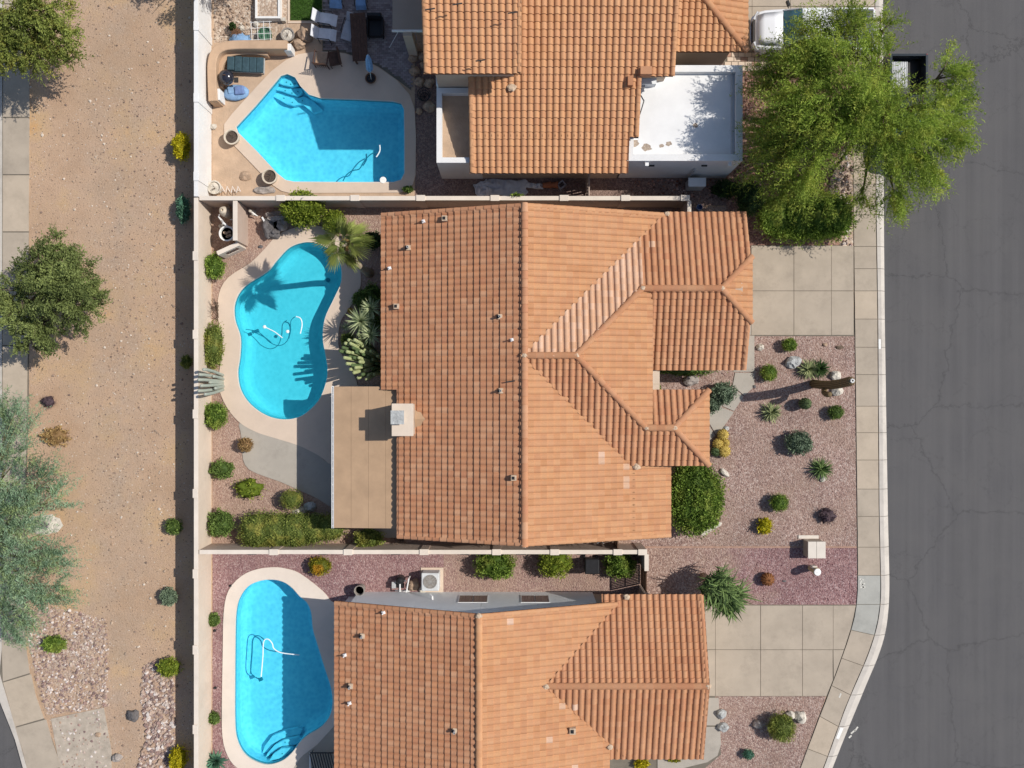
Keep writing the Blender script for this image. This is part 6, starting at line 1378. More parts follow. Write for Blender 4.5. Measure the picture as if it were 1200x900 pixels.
# leaning flat stone
a = P(834, 620, .3); m = MB(); m.prism([(-.55, -.28), (-.40, -.34), (.45, .16), (.52, .30), (.38, .34), (-.5, -.16)], 0, .30); o = m.build('flat_stone', M['rock_pale'], None, bevel=.03); o.location = (a[0], a[1], 0); tag(o, 'long flat grey stone standing on gravel below the large green bush', 'stone')
# utility box and pedestal
a = P(950, 641, .0); u = lthing('utility_box', 'square beige utility box with light lid on the gravel divide', 'utility box', (a[0] , a[1], 0))
m = MB(); m.box(.02, 0, 0, .82, .78, .72, 0, .97); m.build('cabinet', plain('tan_cabinet', (.40, .34, .27), .6), u, bevel=.02)
m = MB(); m.box(-.19, 0, .72, .40, .80, .05); m.build('lid', M['coping'], u, bevel=.01); m = MB(); m.box(.235, 0, .72, .43, .80, .052); m.build('lid', M['coping'], u, bevel=.01)
m = MB(); m.box(-.12, .50, 0, .98, .16, .06); m.build('pad', M['coping'], u); m = MB(); m.box(.50, -.3, 0, .08, .12, .1); m.build('foot', M['coping'], u)
a = P(950, 665.5, .0); u = lthing('cable_pedestal', 'round topped tan cable pedestal on the purple gravel', 'pedestal', (a[0], a[1], 0))
m = MB(); m.lathe([(.15, -.02), (.15, .75), (.19, .76), (.19, .86), (.16, .93), (.02, .95)], 0, 0, 16); m.build('post', plain('tan_pedestal', (.55, .43, .25), .7), u); m = MB(); m.lathe([(.175, .935), (.16, .97), (.01, .985)], 0, 0, 16); m.build('cap', M['paint_white'], u); m = MB(); m.box(-.02, .16, .3, .22, .12, .35); m.build('side_cover', M['coping'], u)
boulder(919, 681, 2.6, 1.2, .06, M['rock_dark'], 'sliver of dark stone right of the reddish barrel cactus')
# grey equipment box, blue bucket
a = P(815, 216, .5); u = lthing('equipment_box', 'grey metal equipment box against the shaded garage wall', 'box', (a[0], a[1], 0)); m = MB(); m.box(0, 0, 0, .78, .40, .85); m.build('cabinet', M['metal_grey'], u, bevel=.02); m = MB(); m.box(0, .02, .85, .84, .42, .04, 0); m.build('lid', M['metal_white'], u, bevel=.01)
a = P(820, 243, .3); u = lthing('bucket', 'blue bucket behind the end of the boundary wall', 'bucket', (a[0], a[1], 0)); m = MB(); m.lathe([(.12, 0), (.15, .32), (.13, .32), (.11, .04), (.01, .04)], 0, 0, 14); m.build('pail', M['cloth_navy'], u); m = MB(); m.tube([(-.15, 0, .31), (-.1, -.12, .36), (.1, -.12, .36), (.15, 0, .31)], .008, 5); m.build('handle', M['metal_grey'], u)
# AC unit
a = P(505, 680, .45); u = lthing('air_conditioner', 'grey air conditioner with round fan on the narrow side yard', 'air conditioner', (a[0], a[1], 0))
m = MB(); m.box(0, 0, .06, .84, .86, .78); m.build('cabinet', plain('pale_grey_cabinet', (.62, .64, .65), .6), u, bevel=.04); m = MB(); m.box(.02, -.1, 0, 1.1, 1.25, .06); m.build('pad', M['deck'], u)
m = MB(); m.lathe([(.33, .842), (.33, .87), (.31, .87), (.31, .80), (.01, .78)], 0, .02, 24); m.build('fan_ring', M['pot_grey'], u)
m = MB()
for k in range(5): an = k * 2 * PI / 5; m.add([(math.cos(an) * .05, math.sin(an) * .05 + .02, .82), (math.cos(an - .3) * .28, math.sin(an - .3) * .28 + .02, .80), (math.cos(an + .3) * .28, math.sin(an + .3) * .28 + .02, .84)], [(0, 1, 2)])
m.build('fan_blade', M['rock_blue'], u); m = MB()
for k in range(4): r_ = .08 + k * .07; m.tube([(math.cos(i * PI / 10) * r_, math.sin(i * PI / 10) * r_ + .02, .875) for i in range(21)], .005, 4, False)
for k in range(8): an = k * PI / 4; m.tube([(0, .02, .88), (math.cos(an) * .32, math.sin(an) * .32 + .02, .872)], .005, 4, False)
m.build('fan_guard', M['metal_grey'], u)
# pool equipment
a = P(472, 684, .3); u = lthing('pool_equipment', 'cluster of black pump and white pipes left of the air conditioner', 'pool pump', (a[0], a[1], 0))
m = MB(); m.lathe([(.16, 0), (.2, .1), (.2, .55), (.12, .66), (.02, .68)], -.1, .2, 16); m.build('filter_tank', M['black'], u); m = MB(); m.tube([(-.35, -.1, .2), (.05, -.12, .2)], .12, 10); m.build('pump', M['black'], u)
for pth in ([(.2, -.35, .1), (.2, -.35, .5), (.32, .3, .55), (.32, .3, .1)], [(-.1, .1, .6), (-.1, -.3, .6), (-.1, -.4, .1)], [(-.35, .1, .3), (.15, .15, .32)], [(-.4, -.4, .05), (.3, -.42, .05)]): m = MB(); m.tube(pth, .035, 8); m.build('pipe', M['metal_white'], u)
m = MB(); m.box(-.42, -.05, 0, .2, .3, .4); m.build('timer_box', M['metal_grey'], u)
boulder(485, 686, 6.5, 7, .35, M['rock_brown'], 'tan boulder between the pool equipment and air conditioner'); boulder(495, 692, 4, 4, .2, M['rock_pale'], 'small pale rock at the foot of the air conditioner pad')
a = P(421.5, 691.5, .6); u = lthing('planter_pot', 'tall black round pot at the lower house rear corner', 'pot', (a[0], a[1], 0)); m = MB(); m.lathe([(.17, 0), (.23, .3), (.25, .75), (.22, .75), (.19, .5), (.01, .48)], 0, 0, 20); m.build('pot', M['pot_grey'], u); m = MB(); m.lathe([(.19, .56), (.01, .56)], 0, 0, 12); m.build('soil', M['black'], u)
# dark bin between shrubs
a = P(693, 662, .5); u = lthing('wheelie_bin', 'dark wheeled bin in shade between two side yard shrubs', 'bin', (a[0], a[1], 0)); m = MB(); m.box(0, 0, .08, .62, .62, .85, 0, 1.12); m.build('body', M['black'], u, bevel=.03); m = MB(); m.box(0, 0, .93, .70, .72, .05, 0, .9); m.build('lid', M['black'], u, bevel=.02)
m = MB(); m.tube([(-.3, .36, .9), (.3, .36, .9)], .02, 6); m.build('handle', M['black'], u)
for s_1 in (-1, 1): m = MB(); m.tube([(s_1 * .26, .3, .12), (s_1 * .34, .3, .12)], .12, 12); m.build('wheel', M['black'], u)
# upper side passage: tarp, terracotta pots, carton
def cloth(name, x, y, wx, wy, rot, mat, label, cat, h=.12, seed=0, z0=.03, nx=22, ny=12):
    a = P(x, y, .1); m = MB(); vs = []
    for i in range(nx + 1):
        for j in range(ny + 1):
            u_, v_ = i / nx - .5, j / ny - .5; k = 1 + .22 * mnoise.noise(Vector((u_ * 3 + seed, v_ * 3, 0))); vs.append((u_ * wx * k, v_ * wy * (1 + .35 * mnoise.noise(Vector((u_ * 4, seed, v_)))), z0 + h * abs(mnoise.noise(Vector((u_ * wx * 3.2, v_ * wy * 3.2, seed)))) * 2 * (1 if abs(u_) < .47 and abs(v_) < .47 else .25)))
    m.add(vs, [(i * (ny + 1) + j, (i + 1) * (ny + 1) + j, (i + 1) * (ny + 1) + j + 1, i * (ny + 1) + j + 1) for i in range(nx) for j in range(ny)])
    o = m.build(name, mat, None, smooth=True); o.location = (a[0], a[1], 0); o.rotation_euler = (0, 0, rot); return tag(o, label, cat)
cloth('tarp', 590, 220, 2.2, .72, -.03, M['cloth_white'], 'crumpled pale tarp spread on the passage beside the upper house', 'tarp', .22, 1)
cloth('tarp', 566, 221, .75, .7, .4, M['cloth_white'], 'bunched up pale sheet at the left end of the tarp', 'tarp', .35, 5)
cloth('tarp', 621, 216.5, 1.3, .26, -.12, M['cloth_white'], 'narrow strip of pale sheeting pointing at the clay pots', 'tarp', .12, 9)
for (x_, lb) in ((641, 'left one of two stacked clay pots lying behind the upper house'), (649, 'right one of two stacked clay pots lying behind the upper house')):
    a = P(x_, 217, .2); u = lthing('clay_pot', lb, 'pot', (a[0], a[1], .17), 0, 'clay pots lying in the passage'); m = MB(); vs = m.tube([(-.2, 0, 0), (.12, .02, 0), (.13, .02, 0), (.2, .02, 0)], [.11, .15, .17, .17], 14); m.build('pot', M['terracotta'], u)
a = P(658, 216.5, .2); u = lthing('crate', 'small grey framed crate beside the clay pots', 'crate', (a[0], a[1], 0), .7)
for (bx_, by_, sx_, sy_) in ((0, .13, .36, .05), (0, -.13, .36, .05), (.16, 0, .05, .26), (-.16, 0, .05, .26)): m = MB(); m.box(bx_, by_, 0, sx_, sy_, .25); m.build('side_board', M['cloth_grey'], u)
# middle yard: urn, wheel ring, statue, fountain
a = P(261, 246.5, 1.2); u = lthing('urn', 'round pale urn in the walled fountain corner', 'urn', (a[0], a[1], 0)); u.scale = (1, 1, 1.35); m = MB(); m.lathe([(.12, 0), (.2, .1), (.25, .4), (.24, .75), (.16, .92), (.07, .97), (.06, .9), (.01, .88)], 0, 0, 22); m.build('pot', M['pot_pale'], u)
a = P(265.5, 273.5, 1.0); u = lthing('fountain_basin', 'white rimmed round basin of stones in the walled corner', 'fountain', (a[0], a[1], 0)); u.scale = (1, 1, 2.0); m = MB()
m.lathe([(.2, 0), (.28, .3), (.36, .45), (.37, .5), (.31, .5), (.29, .42), (.01, .38)], 0, 0, 26); m.build('basin', M['paint_white'], u)
m = MB(); m.lathe([(.295, .43), (.01, .43)], 0, 0, 20); m.build('water', M['soil'], u)
for (x_, y_) in ((.1, .08), (-.12, .05), (.02, -.13), (-.02, .02), (.14, -.08)): m = MB(); m.blob((x_, y_, .45), (.08, .07, .05), .2, 2, x_ * 9); m.build('stone', M['rock_brown'], u)
a = P(261, 260, 1.0); u = lthing('garden_ornament', 'white wire bird ornament above the round basin', 'ornament', (a[0], a[1], 0)); u.scale = (1, 1, 1.7)
m = MB(); m.tube([(-.2, 0, 0), (-.1, .1, .5), (.1, -.1, .7), (.3, -.25, .55), (.5, -.2, .5)], [.02, .05, .06, .03, .02], 8); m.tube([(-.1, .1, .5), (-.2, .25, .6), (-.1, .3, .7)], [.05, .03, .02], 6); m.build('frame', M['metal_white'], u)
for q_ in range(5): m = MB(); m.blob((-.3 + .07 * q_, -.1 - .07 * q_ % .2, .3 + .05 * q_), (.07, .06, .05), .2, 2, q_); m.build('flower', M['rock_pale'], u)
m = MB(); m.tube([(.35, .1, .6), (.75, .1, .62)], .015, 6); m.build('rail', M['metal_white'], u)
a = P(272, 250, .3); u = lthing('garden_ornament', 'thin white bent rod sculpture right of the round urn', 'ornament', (a[0], a[1], 0)); m = MB(); m.tube([(-.1, -.25, .1), (.05, 0, .5), (.25, .2, .4)], .025, 6); m.tube([(.05, 0, .5), (-.1, .3, .6), (.2, .35, .5)], .02, 6); m.build('rod', M['metal_grey'], u)
a = P(295, 248, .3); u = lthing('garden_statue', 'small white statue outside the tall screen wall', 'statue', (a[0], a[1], 0)); m = MB(); m.lathe([(.14, 0), (.14, .06), (.07, .1), (.1, .3), (.06, .48), (.09, .58), (.02, .66)], 0, 0, 12); m.build('figure', M['rock_pale'], u); m = MB(); m.tube([(0, 0, .4), (.12, -.12, .42), (.3, -.22, .3)], [.04, .05, .015], 7); m.build('wing', M['paint_white'], u)
a = P(321, 262, .35); u = lthing('rock_waterfall', 'dark rock waterfall feature in shade left of the clipped shrub', 'waterfall', (a[0], a[1], 0))
for i, (x_, y_, rx_, ry_, h_) in enumerate(((-.28, -.1, .3, .55, .55), (.1, .32, .5, .28, .6), (-.05, -.45, .35, .25, .45), (.35, 0, .3, .3, .5), (-.3, .42, .2, .2, .4))): m = MB(); m.blob((x_, y_, h_ * .3), (rx_, ry_, h_ * .7), .25, 1.6, i + 2, 12, 8); m.build('rock', M['rock_dark' if i in (0, 2) else 'rock'], u)
m = MB(); m.lathe([(.24, .3), (.01, .3)], 0, -.05, 16); m.build('water', M['glass'], u); m = MB(); m.box(-.42, .12, .56, .08, .34, .05, .5); m.build('spout', M['metal_white'], u)
boulder(305, 289, 3, 2, .08, M['rock_dark'], 'little dark stone on gravel between screen wall and pool deck')
# pool cleaners
def hose(name, pts, z, mat, label, r=.022, n=4, cat='pool hose', parts=None):
    sm = smooth_open([P(*p, z) for p in pts]); c = sm[0]; u = lthing(name, label, cat, (c[0], c[1], z)); m = MB(); m.tube([(x_ - c[0], y_ - c[1], 0) for x_, y_ in sm], r, 6); m.build('hose', mat, u); return u, c
def smooth_open(pts, n=5):
    p = [pts[0]] + list(pts) + [pts[-1]]; out = []
    for i in range(1, len(p) - 2):
        p0, p1, p2, p3 = (Vector(p[i + k]) for k in (-1, 0, 1, 2))
        for j in range(n): t = j / n; out.append(tuple(.5 * ((2 * p1) + (p2 - p0) * t + (2 * p0 - 5 * p1 + 4 * p2 - p3) * t * t + (3 * p1 - p0 - 3 * p2 + p3) * t ** 3)))
    return out + [tuple(pts[-1])]
M['hose_white'] = plain('white_hose', (.80, .86, .88), .5, .03); M['hose_blue'] = plain('dark_blue_hose', (.03, .20, .28), .5, .05)
u, c = hose('pool_cleaner', [(288, 386), (300, 388), (308, 393), (316, 401), (327, 405), (336, 400), (340, 388), (341, 376), (346, 371)], -.35, M['hose_blue'], 'dark hose of the cleaner curling across the kidney pool', r=.018, cat='pool cleaner')
d = P(301, 388, -.35); m = MB(); m.box(d[0] - c[0], d[1] - c[1], -.05, .22, .16, .1, .4); m.build('cleaner_head', M['hose_blue'], u, bevel=.02)
hose('pool_hose', [(347, 371), (352, 373), (354, 380), (352, 391)], -.102, M['hose_white'], 'short white floating hose right of the middle pool cleaner', .028)
hose('pool_hose', [(312, 384), (322, 389), (331, 396)], -.102, M['hose_white'], 'straight white floating pole in the kidney pool', .026)
for (x_, y_, lb) in ((310, 383, 'white float at the end of the straight pole in the kidney pool'), (337, 388.5, 'lone white float left of the curved hose in the kidney pool')):
    a = P(x_, y_, -.08); m = MB(); m.blob((0, 0, 0), (.09, .09, .05), .05, 1, 1, 10, 6); o = m.build('pool_float', M['hose_white'], None, smooth=True); o.location = (a[0], a[1], -.07); tag(o, lb, 'float')
a = P(384, 328, -.9); m = MB(); m.lathe([(.11, -1.0), (.11, -.985), (.01, -.98)], a[0], a[1], 14); o = m.build('pool_drain', M['hose_blue']); tag(o, 'round dark drain on the floor of the kidney pool', 'drain')
u, c = hose('pool_cleaner', [(306, 793), (308, 770), (309, 752), (314, 749), (319, 754), (321, 760), (330, 765), (351, 767.5)], -.102, M['hose_white'], 'white looping hose floating in the long rounded pool', .028, cat='pool cleaner')
d = P(305.5, 796, -.3); m = MB(); m.box(d[0] - c[0], d[1] - c[1], -.25, .2, .16, .12, .4); m.build('cleaner_head', M['hose_blue'], u, bevel=.02)
hose('pool_hose', [(310, 750), (303, 745), (297, 748), (295, 765), (294, 787), (300, 794), (305, 795)], -.55, M['hose_blue'], 'dark sunken part of the hose loop in the long rounded pool', .024)
u, c = hose('pool_cleaner', [(402, 212), (406, 205), (413, 200), (421, 198), (426, 190), (433, 182), (440, 178)], -.3, M['hose_blue'], 'dark wavy hose in the lower right of the angular pool', .026, cat='pool cleaner')
hose('pool_hose', [(445, 170), (445, 177), (441, 184)], -.10, M['hose_white'], 'short white hose near the shaded end of the angular pool', .03)
for (x_, y_) in ((471, 189), (469, 199), (468.5, 206)): pass
# ladder of skimmer lid etc on the deck
a = P(449, 211, .06); m = MB(); m.lathe([(.16, .05), (.16, .07), (.01, .075)], a[0], a[1], 16); tag(m.build('skimmer_lid', M['paint_white']), 'round white skimmer lid beside the angular pool', 'skimmer lid')
# grate bench by the lower pool
a = P(378, 893, .5); u = lthing('patio_table', 'black slatted metal table partly under the lower roof edge', 'table', (a[0], a[1], .05))
m = MB(); m.box(0, 0, .45, 1.1, .9, .03); m2 = MB()
for i in range(9): mm_ = MB(); mm_.box(-.5 + i * .125, 0, .46, .05, .85, .03, .25); mm_.build('slat', M['metal_dark'], u)
for (bx_, by_, sx_, sy_) in ((0, .45, 1.2, .05), (0, -.45, 1.2, .05), (.6, 0, .05, .9), (-.6, 0, .05, .9)): m = MB(); m.box(bx_, by_, .44, sx_, sy_, .05); m.build('frame_bar', M['metal_white' if bx_ < 0 else 'metal_dark'], u)
for sx_ in (-.55, .55):
    for sy_ in (-.4, .4): m = MB(); m.tube([(sx_, sy_, 0), (sx_, sy_, .45)], .02, 6); m.build('leg', M['metal_dark'], u)

# ---- upper yard furniture
# curved banco walls
def banco(pts, w_, h, mat, label, name='garden_wall'):
    sm = smooth_open([P(*p, h) for p in pts], 4); n = len(sm); c = sm[n // 2]; u = lthing(name, label, 'wall', (c[0], c[1], 0)); m = MB(); vs = []; fs = []
    for i, p in enumerate(sm):
        q = Vector(sm[min(i + 1, n - 1)]) - Vector(sm[max(i - 1, 0)]); q.normalize(); nx, ny = -q.y * w_ / 2, q.x * w_ / 2
        for (k, z) in ((1, 0), (1, h - .03), (.85, h), (-.85, h), (-1, h - .03), (-1, 0)): vs.append((p[0] - c[0] + nx * k, p[1] - c[1] + ny * k, z))
    for i in range(n - 1):
        for k in range(5): a_ = i * 6 + k; fs.append((a_, a_ + 1, a_ + 7, a_ + 6))
    fs += [tuple(range(6)), tuple(range((n - 1) * 6, n * 6))[::-1]]; m.add(vs, fs); m.build('body', mat, u); return u
M['adobe'] = plain('tan_adobe', (.52, .36, .24), .95, .08, 1.5, .01, 60)
banco([(336, 52), (310, 52), (280, 52), (262, 54), (252, 61), (248, 74), (248, 95), (249, 118)], .42, .95, M['adobe'], 'taller curved tan garden wall wrapping the lounger corner')
banco([(314, 61), (295, 59), (278, 60), (266, 64), (258, 74), (255, 88), (256, 102)], .34, .5, M['adobe'], 'lower inner curved tan bench behind the teal lounger', 'garden_bench')
for (x_, y_, sx_, sy_, lb) in ((338, 57, .34, .34, 'white end pier of the tall curved garden wall'), (255.5, 112, .3, .55, 'white end pier of the curved wall beside the blue float')): a = P(x_, y_, .6); m = MB(); m.box(a[0], a[1], 0, sx_, sy_, .8); tag(m.build('wall_pier', M['stucco_white'], None, bevel=.02), lb, 'pier')
a = P(288, 76, .35); u = lthing('sun_lounger', 'dark teal cushioned sun lounger in the curved wall corner', 'sun lounger', (a[0], a[1], 0), -.03)
m = MB(); m.box(0, 0, .26, 1.8, .72, .05); m.build('frame', M['metal_grey'], u)
for i in range(5): m = MB(); m.box(-.68 + i * .345, 0, .31, .335, .74 - (.08 if i == 0 else 0), .12 + (.12 - i * .06 if i < 2 else 0)); m.build('cushion', M['cloth_teal'], u, bevel=.035)
for sx_ in (-.8, .8):
    for sy_ in (-.3, .3): m = MB(); m.tube([(sx_, sy_, 0), (sx_, sy_, .27)], .025, 6); m.build('leg', M['metal_grey'], u)
a = P(265.5, 91, .75); u = lthing('kettle_barbecue', 'shiny black kettle barbecue beside the teal lounger', 'barbecue', (a[0], a[1], 0)); x = NT('black_enamel', .12); x.b.inputs['Specular IOR Level'].default_value = .8; M['enamel'] = x.col((.02, .02, .03))
m = MB(); m.lathe([(.02, .45), (.2, .5), (.33, .65), (.36, .78), (.33, .92), (.2, 1.04), (.02, 1.08)], 0, 0, 24); m.build('kettle', M['enamel'], u, smooth=True); m = MB(); m.tube([(-.06, 0, 1.08), (-.05, 0, 1.13), (.05, 0, 1.13), (.06, 0, 1.08)], .014, 6); m.build('handle', M['wood'], u)
for k in range(3): an = k * 2.1 + .4; m = MB(); m.tube([(math.cos(an) * .15, math.sin(an) * .15, .55), (math.cos(an) * .32, math.sin(an) * .32, 0)], .015, 6); m.build('leg', M['metal_grey'], u)
m = MB(); m.box(.45, -.1, .7, .2, .25, .03); m.build('side_shelf', M['metal_dark'], u)
a = P(276, 108, .2); u = lthing('pool_lounger', 'blue round cushion chair on the tan ground by the barbecue', 'chair', (a[0], a[1], 0)); m = MB(); m.blob((0, 0, .12), (.62, .38, .16), .12, 1.5, 3, 20, 8); m.build('base_cushion', M['cloth_blue'], u, smooth=True); m = MB(); m.box(.22, .06, .2, .46, .42, .18, .1); m.build('seat_cushion', M['cloth_navy'], u, bevel=.06); m = MB(); m.box(-.2, .08, .22, .3, .36, .1, .2); m.build('pillow', M['cloth_blue'], u, bevel=.04)
def pot(x, y, r, h, mat, label, fill='soil', group=None, cat='pot'):
    a = P(x, y, h * .8); u = lthing('planter', label, cat, (a[0], a[1], .01), 0, group); R = r / S; m = MB(); m.lathe([(R * .65, 0), (R * .95, h * .7), (R, h), (R * .82, h), (R * .78, h * .8), (.01, h * .8)], 0, 0, 22); m.build('pot', mat, u); m = MB(); m.lathe([(R * .8, h * .83), (.01, h * .86)], 0, 0, 14); m.build('soil', M[fill], u)
    m = MB(); 
    for i in range(7): an = random.uniform(0, 6.3); m.tube([(0, 0, h * .8), (math.cos(an) * R * .5, math.sin(an) * R * .5, h + .12)], [.012, .004], 4)
    m.build('dry_stems', M['bark'], u); return u
pot(272, 161, 9, .5, M['pot_pale'], 'upper pale planter at the left point of the angular pool deck'); pot(316.5, 207, 9, .5, M['pot_pale'], 'lower pale planter at the bottom edge of the angular pool deck')
pot(252, 220, 8, .55, M['rock_pale'], 'white round pot in the lower left corner of the upper yard', 'rock_pale'); pot(337.5, 41, 8, .4, M['pot_grey'], 'dark metal fire bowl above the tall curved wall', 'rock_pale', cat='fire bowl')
pot(434.5, 92, 6.5, .18, M['wood'], 'dark round umbrella base on the shaded deck', 'black', cat='umbrella base')
a = P(281, 43, .4); u = lthing('draped_pot', 'pot draped in blue cloth behind the tall curved wall', 'pot', (a[0], a[1], 0)); m = MB(); m.lathe([(.15, 0), (.25, .4), (.22, .42)], -.15, .15, 14); m.build('pot', M['wood'], u)
m = MB(); m.blob((0, -.1, .25), (.5, .32, .25), .25, 2, 6, 18, 8); m.build('cloth', M['cloth_blue'], u, smooth=True); m = MB()
for i in range(9): an = i * .7; m.tube([(-.15, .15, .4), (-.15 + math.cos(an) * .25, .15 + math.sin(an) * .25, .6)], [.02, .006], 4)
m.build('dry_stems', M['wood'], u)
a = P(307, 38, .5); u = lthing('trellis', 'white wire trellis leaning over a dark green tub', 'trellis', (a[0], a[1], 0))
m = MB(); m.lathe([(.25, 0), (.33, .4), (.3, .4), (.28, .3), (.01, .3)], .1, 0, 20); m.build('tub', G['teal'], u)
for i in range(4): m = MB(); m.tube([(-.5 + i * .3, -.42, .45), (-.5 + i * .3, .5, .62)], .013, 5); m.build('upright', M['metal_white'], u)
for i in range(4): m = MB(); m.tube([(-.55, -.35 + i * .26, .47 + i * .05), (.5, -.3 + i * .26, .47 + i * .05)], .013, 5); m.build('crossbar', M['metal_white'], u)
a = P(313.5, 8, .4); u = lthing('raised_bed', 'white framed raised bed filled with grey stones', 'raised bed', (a[0], a[1], 0))
for (bx_, by_, sx_, sy_) in ((0, -.5, 1.2, .1), (.55, .15, .1, 1.2), (-.55, .15, .1, 1.2), (0, .8, 1.2, .1)): m = MB(); m.box(bx_, by_, 0, sx_, sy_, .4); m.build('frame_board', M['stucco_white'], u)
m = MB(); m.box(0, .15, 0, 1.0, 1.2, .33); m.build('stone_fill', M['gravel_tan'], u); m = MB(); m.box(.72, -.55, 0, .2, .16, .3); m.build('foot', M['rock_pale'], u)
def chair(x, y, rot, mat, label, L=1.7, Wd=.62, back=.55, frame='metal_dark', group=None):
    a = P(x, y, .4); u = lthing('lounge_chair', label, 'lounge chair', (a[0], a[1], .045), rot, group)
    m = MB(); m.box(0, 0, .36, L * .55, Wd, .07); m.build('seat', mat, u, bevel=.02); m = MB(); m.add([(L * .28, -Wd / 2, .40), (L * .28, Wd / 2, .40), (L * .52, Wd / 2, .40 + back), (L * .52, -Wd / 2, .40 + back), (L * .28, -Wd / 2, .35), (L * .28, Wd / 2, .35), (L * .55, Wd / 2, .35 + back), (L * .55, -Wd / 2, .35 + back)], [(0, 1, 2, 3), (7, 6, 5, 4), (0, 3, 7, 4), (1, 5, 6, 2), (3, 2, 6, 7), (0, 4, 5, 1)]); m.build('backrest', mat, u)
    m = MB(); m.add([(-L * .27, -Wd / 2, .42), (-L * .27, Wd / 2, .42), (-L * .48, Wd / 2, .3), (-L * .48, -Wd / 2, .3)], [(0, 1, 2, 3)]); m.build('foot_rest', mat, u)
    for s_1 in (-1, 1):
        m = MB(); m.tube([(-L * .25, s_1 * (Wd / 2 + .03), .58), (L * .3, s_1 * (Wd / 2 + .03), .6)], .025, 6); m.build('armrest', M[frame], u)
        for xx in (-L * .25, L * .25): m = MB(); m.tube([(xx, s_1 * (Wd / 2 + .03), 0), (xx, s_1 * (Wd / 2 + .03), .59)], .018, 6); m.build('leg', M[frame], u)
    return u
chair(382, 22.5, PI - .15, M['cloth_white'], 'upper of two pale sling lounge chairs at the lawn corner', 1.1, .56, .45, group='pale sling chairs by the lawn'); chair(381, 40.5, PI * .97, M['cloth_white'], 'lower of two pale sling lounge chairs at the lawn corner', 1.1, .56, .45, group='pale sling chairs by the lawn')
chair(409, 33, 1.25, M['cloth_grey'], 'narrow tilted grey lounger on the shaded pavers', 1.2, .5, .3)
chair(394, 0, 1.5, M['cloth_blue'], 'blue grey chair at the top edge left of centre patio', .8, .6, .3); chair(423, 3, 1.6, M['cloth_blue'], 'blue grey square chair at the top edge beside the dark table', .7, .5, .2)
a = P(377.5, 69, .4); u = lthing('wicker_chair', 'dark wicker chair with tan cushion at the deck edge', 'chair', (a[0], a[1], .05), 1.45)
m = MB(); m.box(0, 0, .38, .6, .6, .1); m.build('seat', M['cloth_tan'], u, bevel=.04)
for i in range(7): m = MB(); m.tube([(-.34, -.3 + i * .1, .1), (-.36, -.3 + i * .1, .45), (-.46, -.3 + i * .1, 1.0)], .014, 5); m.build('back_spindle', M['cloth_brown'], u)
for i in range(5): m = MB(); m.tube([(-.36 - .02 * i, -.32, .45 + i * .13), (-.36 - .02 * i, .32, .45 + i * .13)], .014, 5); m.build('back_rail', M['cloth_brown'], u)
for s_1 in (-1, 1):
    m = MB(); m.tube([(-.36, s_1 * .33, .65), (.3, s_1 * .33, .6)], .03, 6); m.build('armrest', M['cloth_brown'], u)
    for xx in (-.34, .3): m = MB(); m.tube([(xx, s_1 * .33, 0), (xx, s_1 * .33, .62)], .022, 6); m.build('leg', M['cloth_brown'], u)
a = P(392, 69, .4); u = lthing('wicker_chair', 'dark wicker chair without cushion in the shade on the deck', 'chair', (a[0], a[1], .05), .2)
m = MB(); m.box(0, 0, .36, .55, .7, .08); m.build('seat', M['cloth_brown'], u, bevel=.03); m = MB(); m.box(.28, 0, .4, .06, .7, .5); m.build('backrest', M['cloth_brown'], u, bevel=.02)
for s_1 in (-1, 1):
    for xx in (-.24, .24): m = MB(); m.tube([(xx, s_1 * .3, 0), (xx, s_1 * .3, .38)], .022, 6); m.build('leg', M['cloth_brown'], u)
a = P(421, 44, .7); u = lthing('dining_table', 'long dark brown plank table on the shaded pavers', 'table', (a[0], a[1], .045), .06)
for i in range(5): m = MB(); m.box(-.30 + i * .15, 0, .70, .142, 2.3, .04); m.build('plank', M['cloth_brown'], u)
for sx_ in (-.28, .28):
    for sy_ in (-1.0, 1.0): m = MB(); m.box(sx_, sy_, 0, .07, .07, .7); m.build('leg', M['cloth_brown'], u)
a = P(440, 32, .4); u = lthing('wicker_armchair', 'black wicker armchair right of the long dark table', 'chair', (a[0], a[1], .045))
m = MB(); m.box(0, -.05, .15, .66, .8, .28); m.build('seat', M['black'], u, bevel=.05); m = MB(); m.box(0, .42, .15, .7, .16, .75); m.build('backrest', M['black'], u, bevel=.04)
for s_1 in (-1, 1): m = MB(); m.box(s_1 * .36, -.02, .15, .1, .85, .45); m.build('armrest', M['black'], u, bevel=.03)
for s_1 in (-1, 1):
    for yy in (-.4, .4): m = MB(); m.box(s_1 * .34, yy, 0, .06, .06, .15); m.build('leg', M['black'], u)
a = P(434.5, 92, .3); u = lthing('closed_umbrella', 'closed blue grey patio umbrella tilting on its round base', 'umbrella', (a[0], a[1], .2)); tp = Vector((*P(431, 64, 2.3), 2.3)) - Vector((a[0], a[1], .2))
m = MB(); m.tube([(0, 0, 0), tuple(tp)], .022, 8); m.build('pole', M['metal_grey'], u)
m = MB(); n = 16; rings = []
for uu, rr in ((.35, .05), (.45, .14), (.75, .13), (.95, .06), (1.0, .01)):
    c_ = tp * uu; rings.append([(c_.x + math.cos(2 * PI * k / n) * rr * (1 + .25 * (k % 2)), c_.y + math.sin(2 * PI * k / n) * rr * (1 + .25 * (k % 2)), c_.z) for k in range(n)])
loft(m, rings); m.build('canopy', M['cloth_blue'], u)
a = P(497, 112, .2); u = lthing('wire_basket', 'round black wire basket among the boulders', 'basket', (a[0], a[1], 0))
for z_, r_ in ((.03, .2), (.2, .26), (.38, .32)): m = MB(); m.tube([(math.cos(k * PI / 10) * r_, math.sin(k * PI / 10) * r_, z_) for k in range(21)], .018, 5, False); m.build('hoop', M['black'], u)
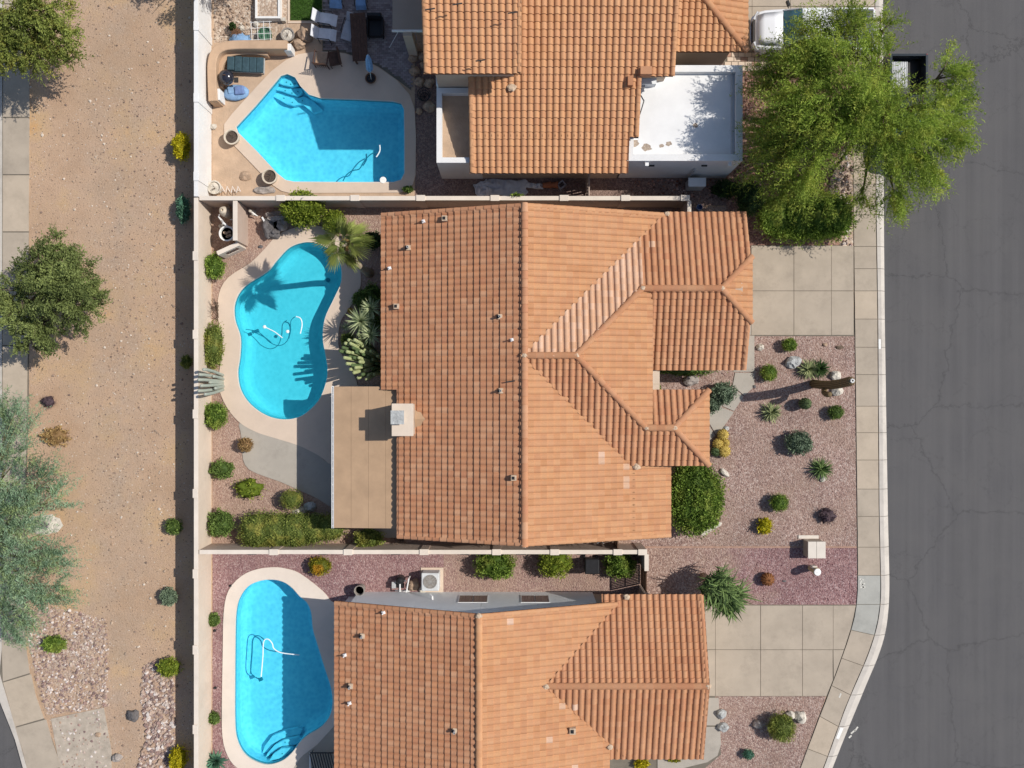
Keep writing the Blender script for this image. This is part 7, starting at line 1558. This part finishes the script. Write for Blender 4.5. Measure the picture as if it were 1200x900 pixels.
for k in range(10): an = k * PI / 5; m = MB(); m.tube([(0, 0, .02), (math.cos(an) * .2, math.sin(an) * .2, .03), (math.cos(an) * .32, math.sin(an) * .32, .38)], .01, 4); m.build('rib', M['black'], u)
a = P(485, 45, .5); u = lthing('garden_ornament', 'pale twisted ornament in the shade beside the cover post', 'ornament', (a[0], a[1], 0)); m = MB(); m.tube([(-.15, .1, 0), (-.1, .1, .5), (.1, .15, .7), (.15, -.1, .6), (-.05, -.15, .5)], [.03, .03, .025, .02, .01], 6); m.build('stem', M['rock_blue'], u)
a = P(461, 50, .06); b = P(468, 41, .5); m = MB(); m.tube([(a[0] - .2, a[1] - .25, .07), (b[0], b[1], .9)], .014, 6); tag(m.build('pool_pole', M['metal_white']), 'thin white pole leaning from pavers towards the cover post', 'pole')
for (x_, y_, lb) in ((268, 222, 'white wire plant stand beside the round white pot'), ):
    a = P(x_, y_, .4); u = lthing('plant_stand', lb, 'plant stand', (a[0], a[1], 0))
    for i in range(4): m = MB(); m.tube([(-.4 + i * .26, -.15, .4), (-.32 + i * .26, .15, .45), (-.2 + i * .26, -.1, .42)], .016, 5); m.build('scroll', M['metal_white'], u)
    for s_1 in (-.4, .4): m = MB(); m.tube([(s_1, 0, 0), (s_1, 0, .42)], .015, 5); m.build('leg', M['metal_white'], u)
# loose things by the lower side gate
a = P(706, 640, .3); u = lthing('folded_ladder', 'white folded frame lying in the shade by the narrow gate', 'ladder', (a[0], a[1], .05), -.9)
for s_1 in (-1, 1): m = MB(); m.tube([(-.5, s_1 * .12, .02), (.5, s_1 * .12, .05)], .02, 6); m.build('rail', M['metal_white'], u)
for i in range(5): m = MB(); m.tube([(-.4 + i * .2, -.12, .03), (-.4 + i * .2, .12, .03)], .014, 5); m.build('rung', M['metal_white'], u)
# loose paper scraps, sprinklers
for i, (x_, y_, lb) in enumerate(((251.5, 739, 'upper dark drip emitter by the lower wall'), (252, 806, 'lower dark drip emitter by the lower wall'), (270, 686.5, 'dark drip emitter at the top of the lower pool deck'))):
    a = P(x_, y_, .03); m = MB(); m.blob((0, 0, .03), (.07, .06, .05), .3, 2, i); m.tube([(0, 0, .03), (.14, .05, .02)], .01, 5); o = m.build('drip_emitter', M['black']); o.location = (a[0], a[1], 0); tag(o, lb, 'drip emitter')

for o in bpy.data.objects:
    if 'org' in o: del o['org']
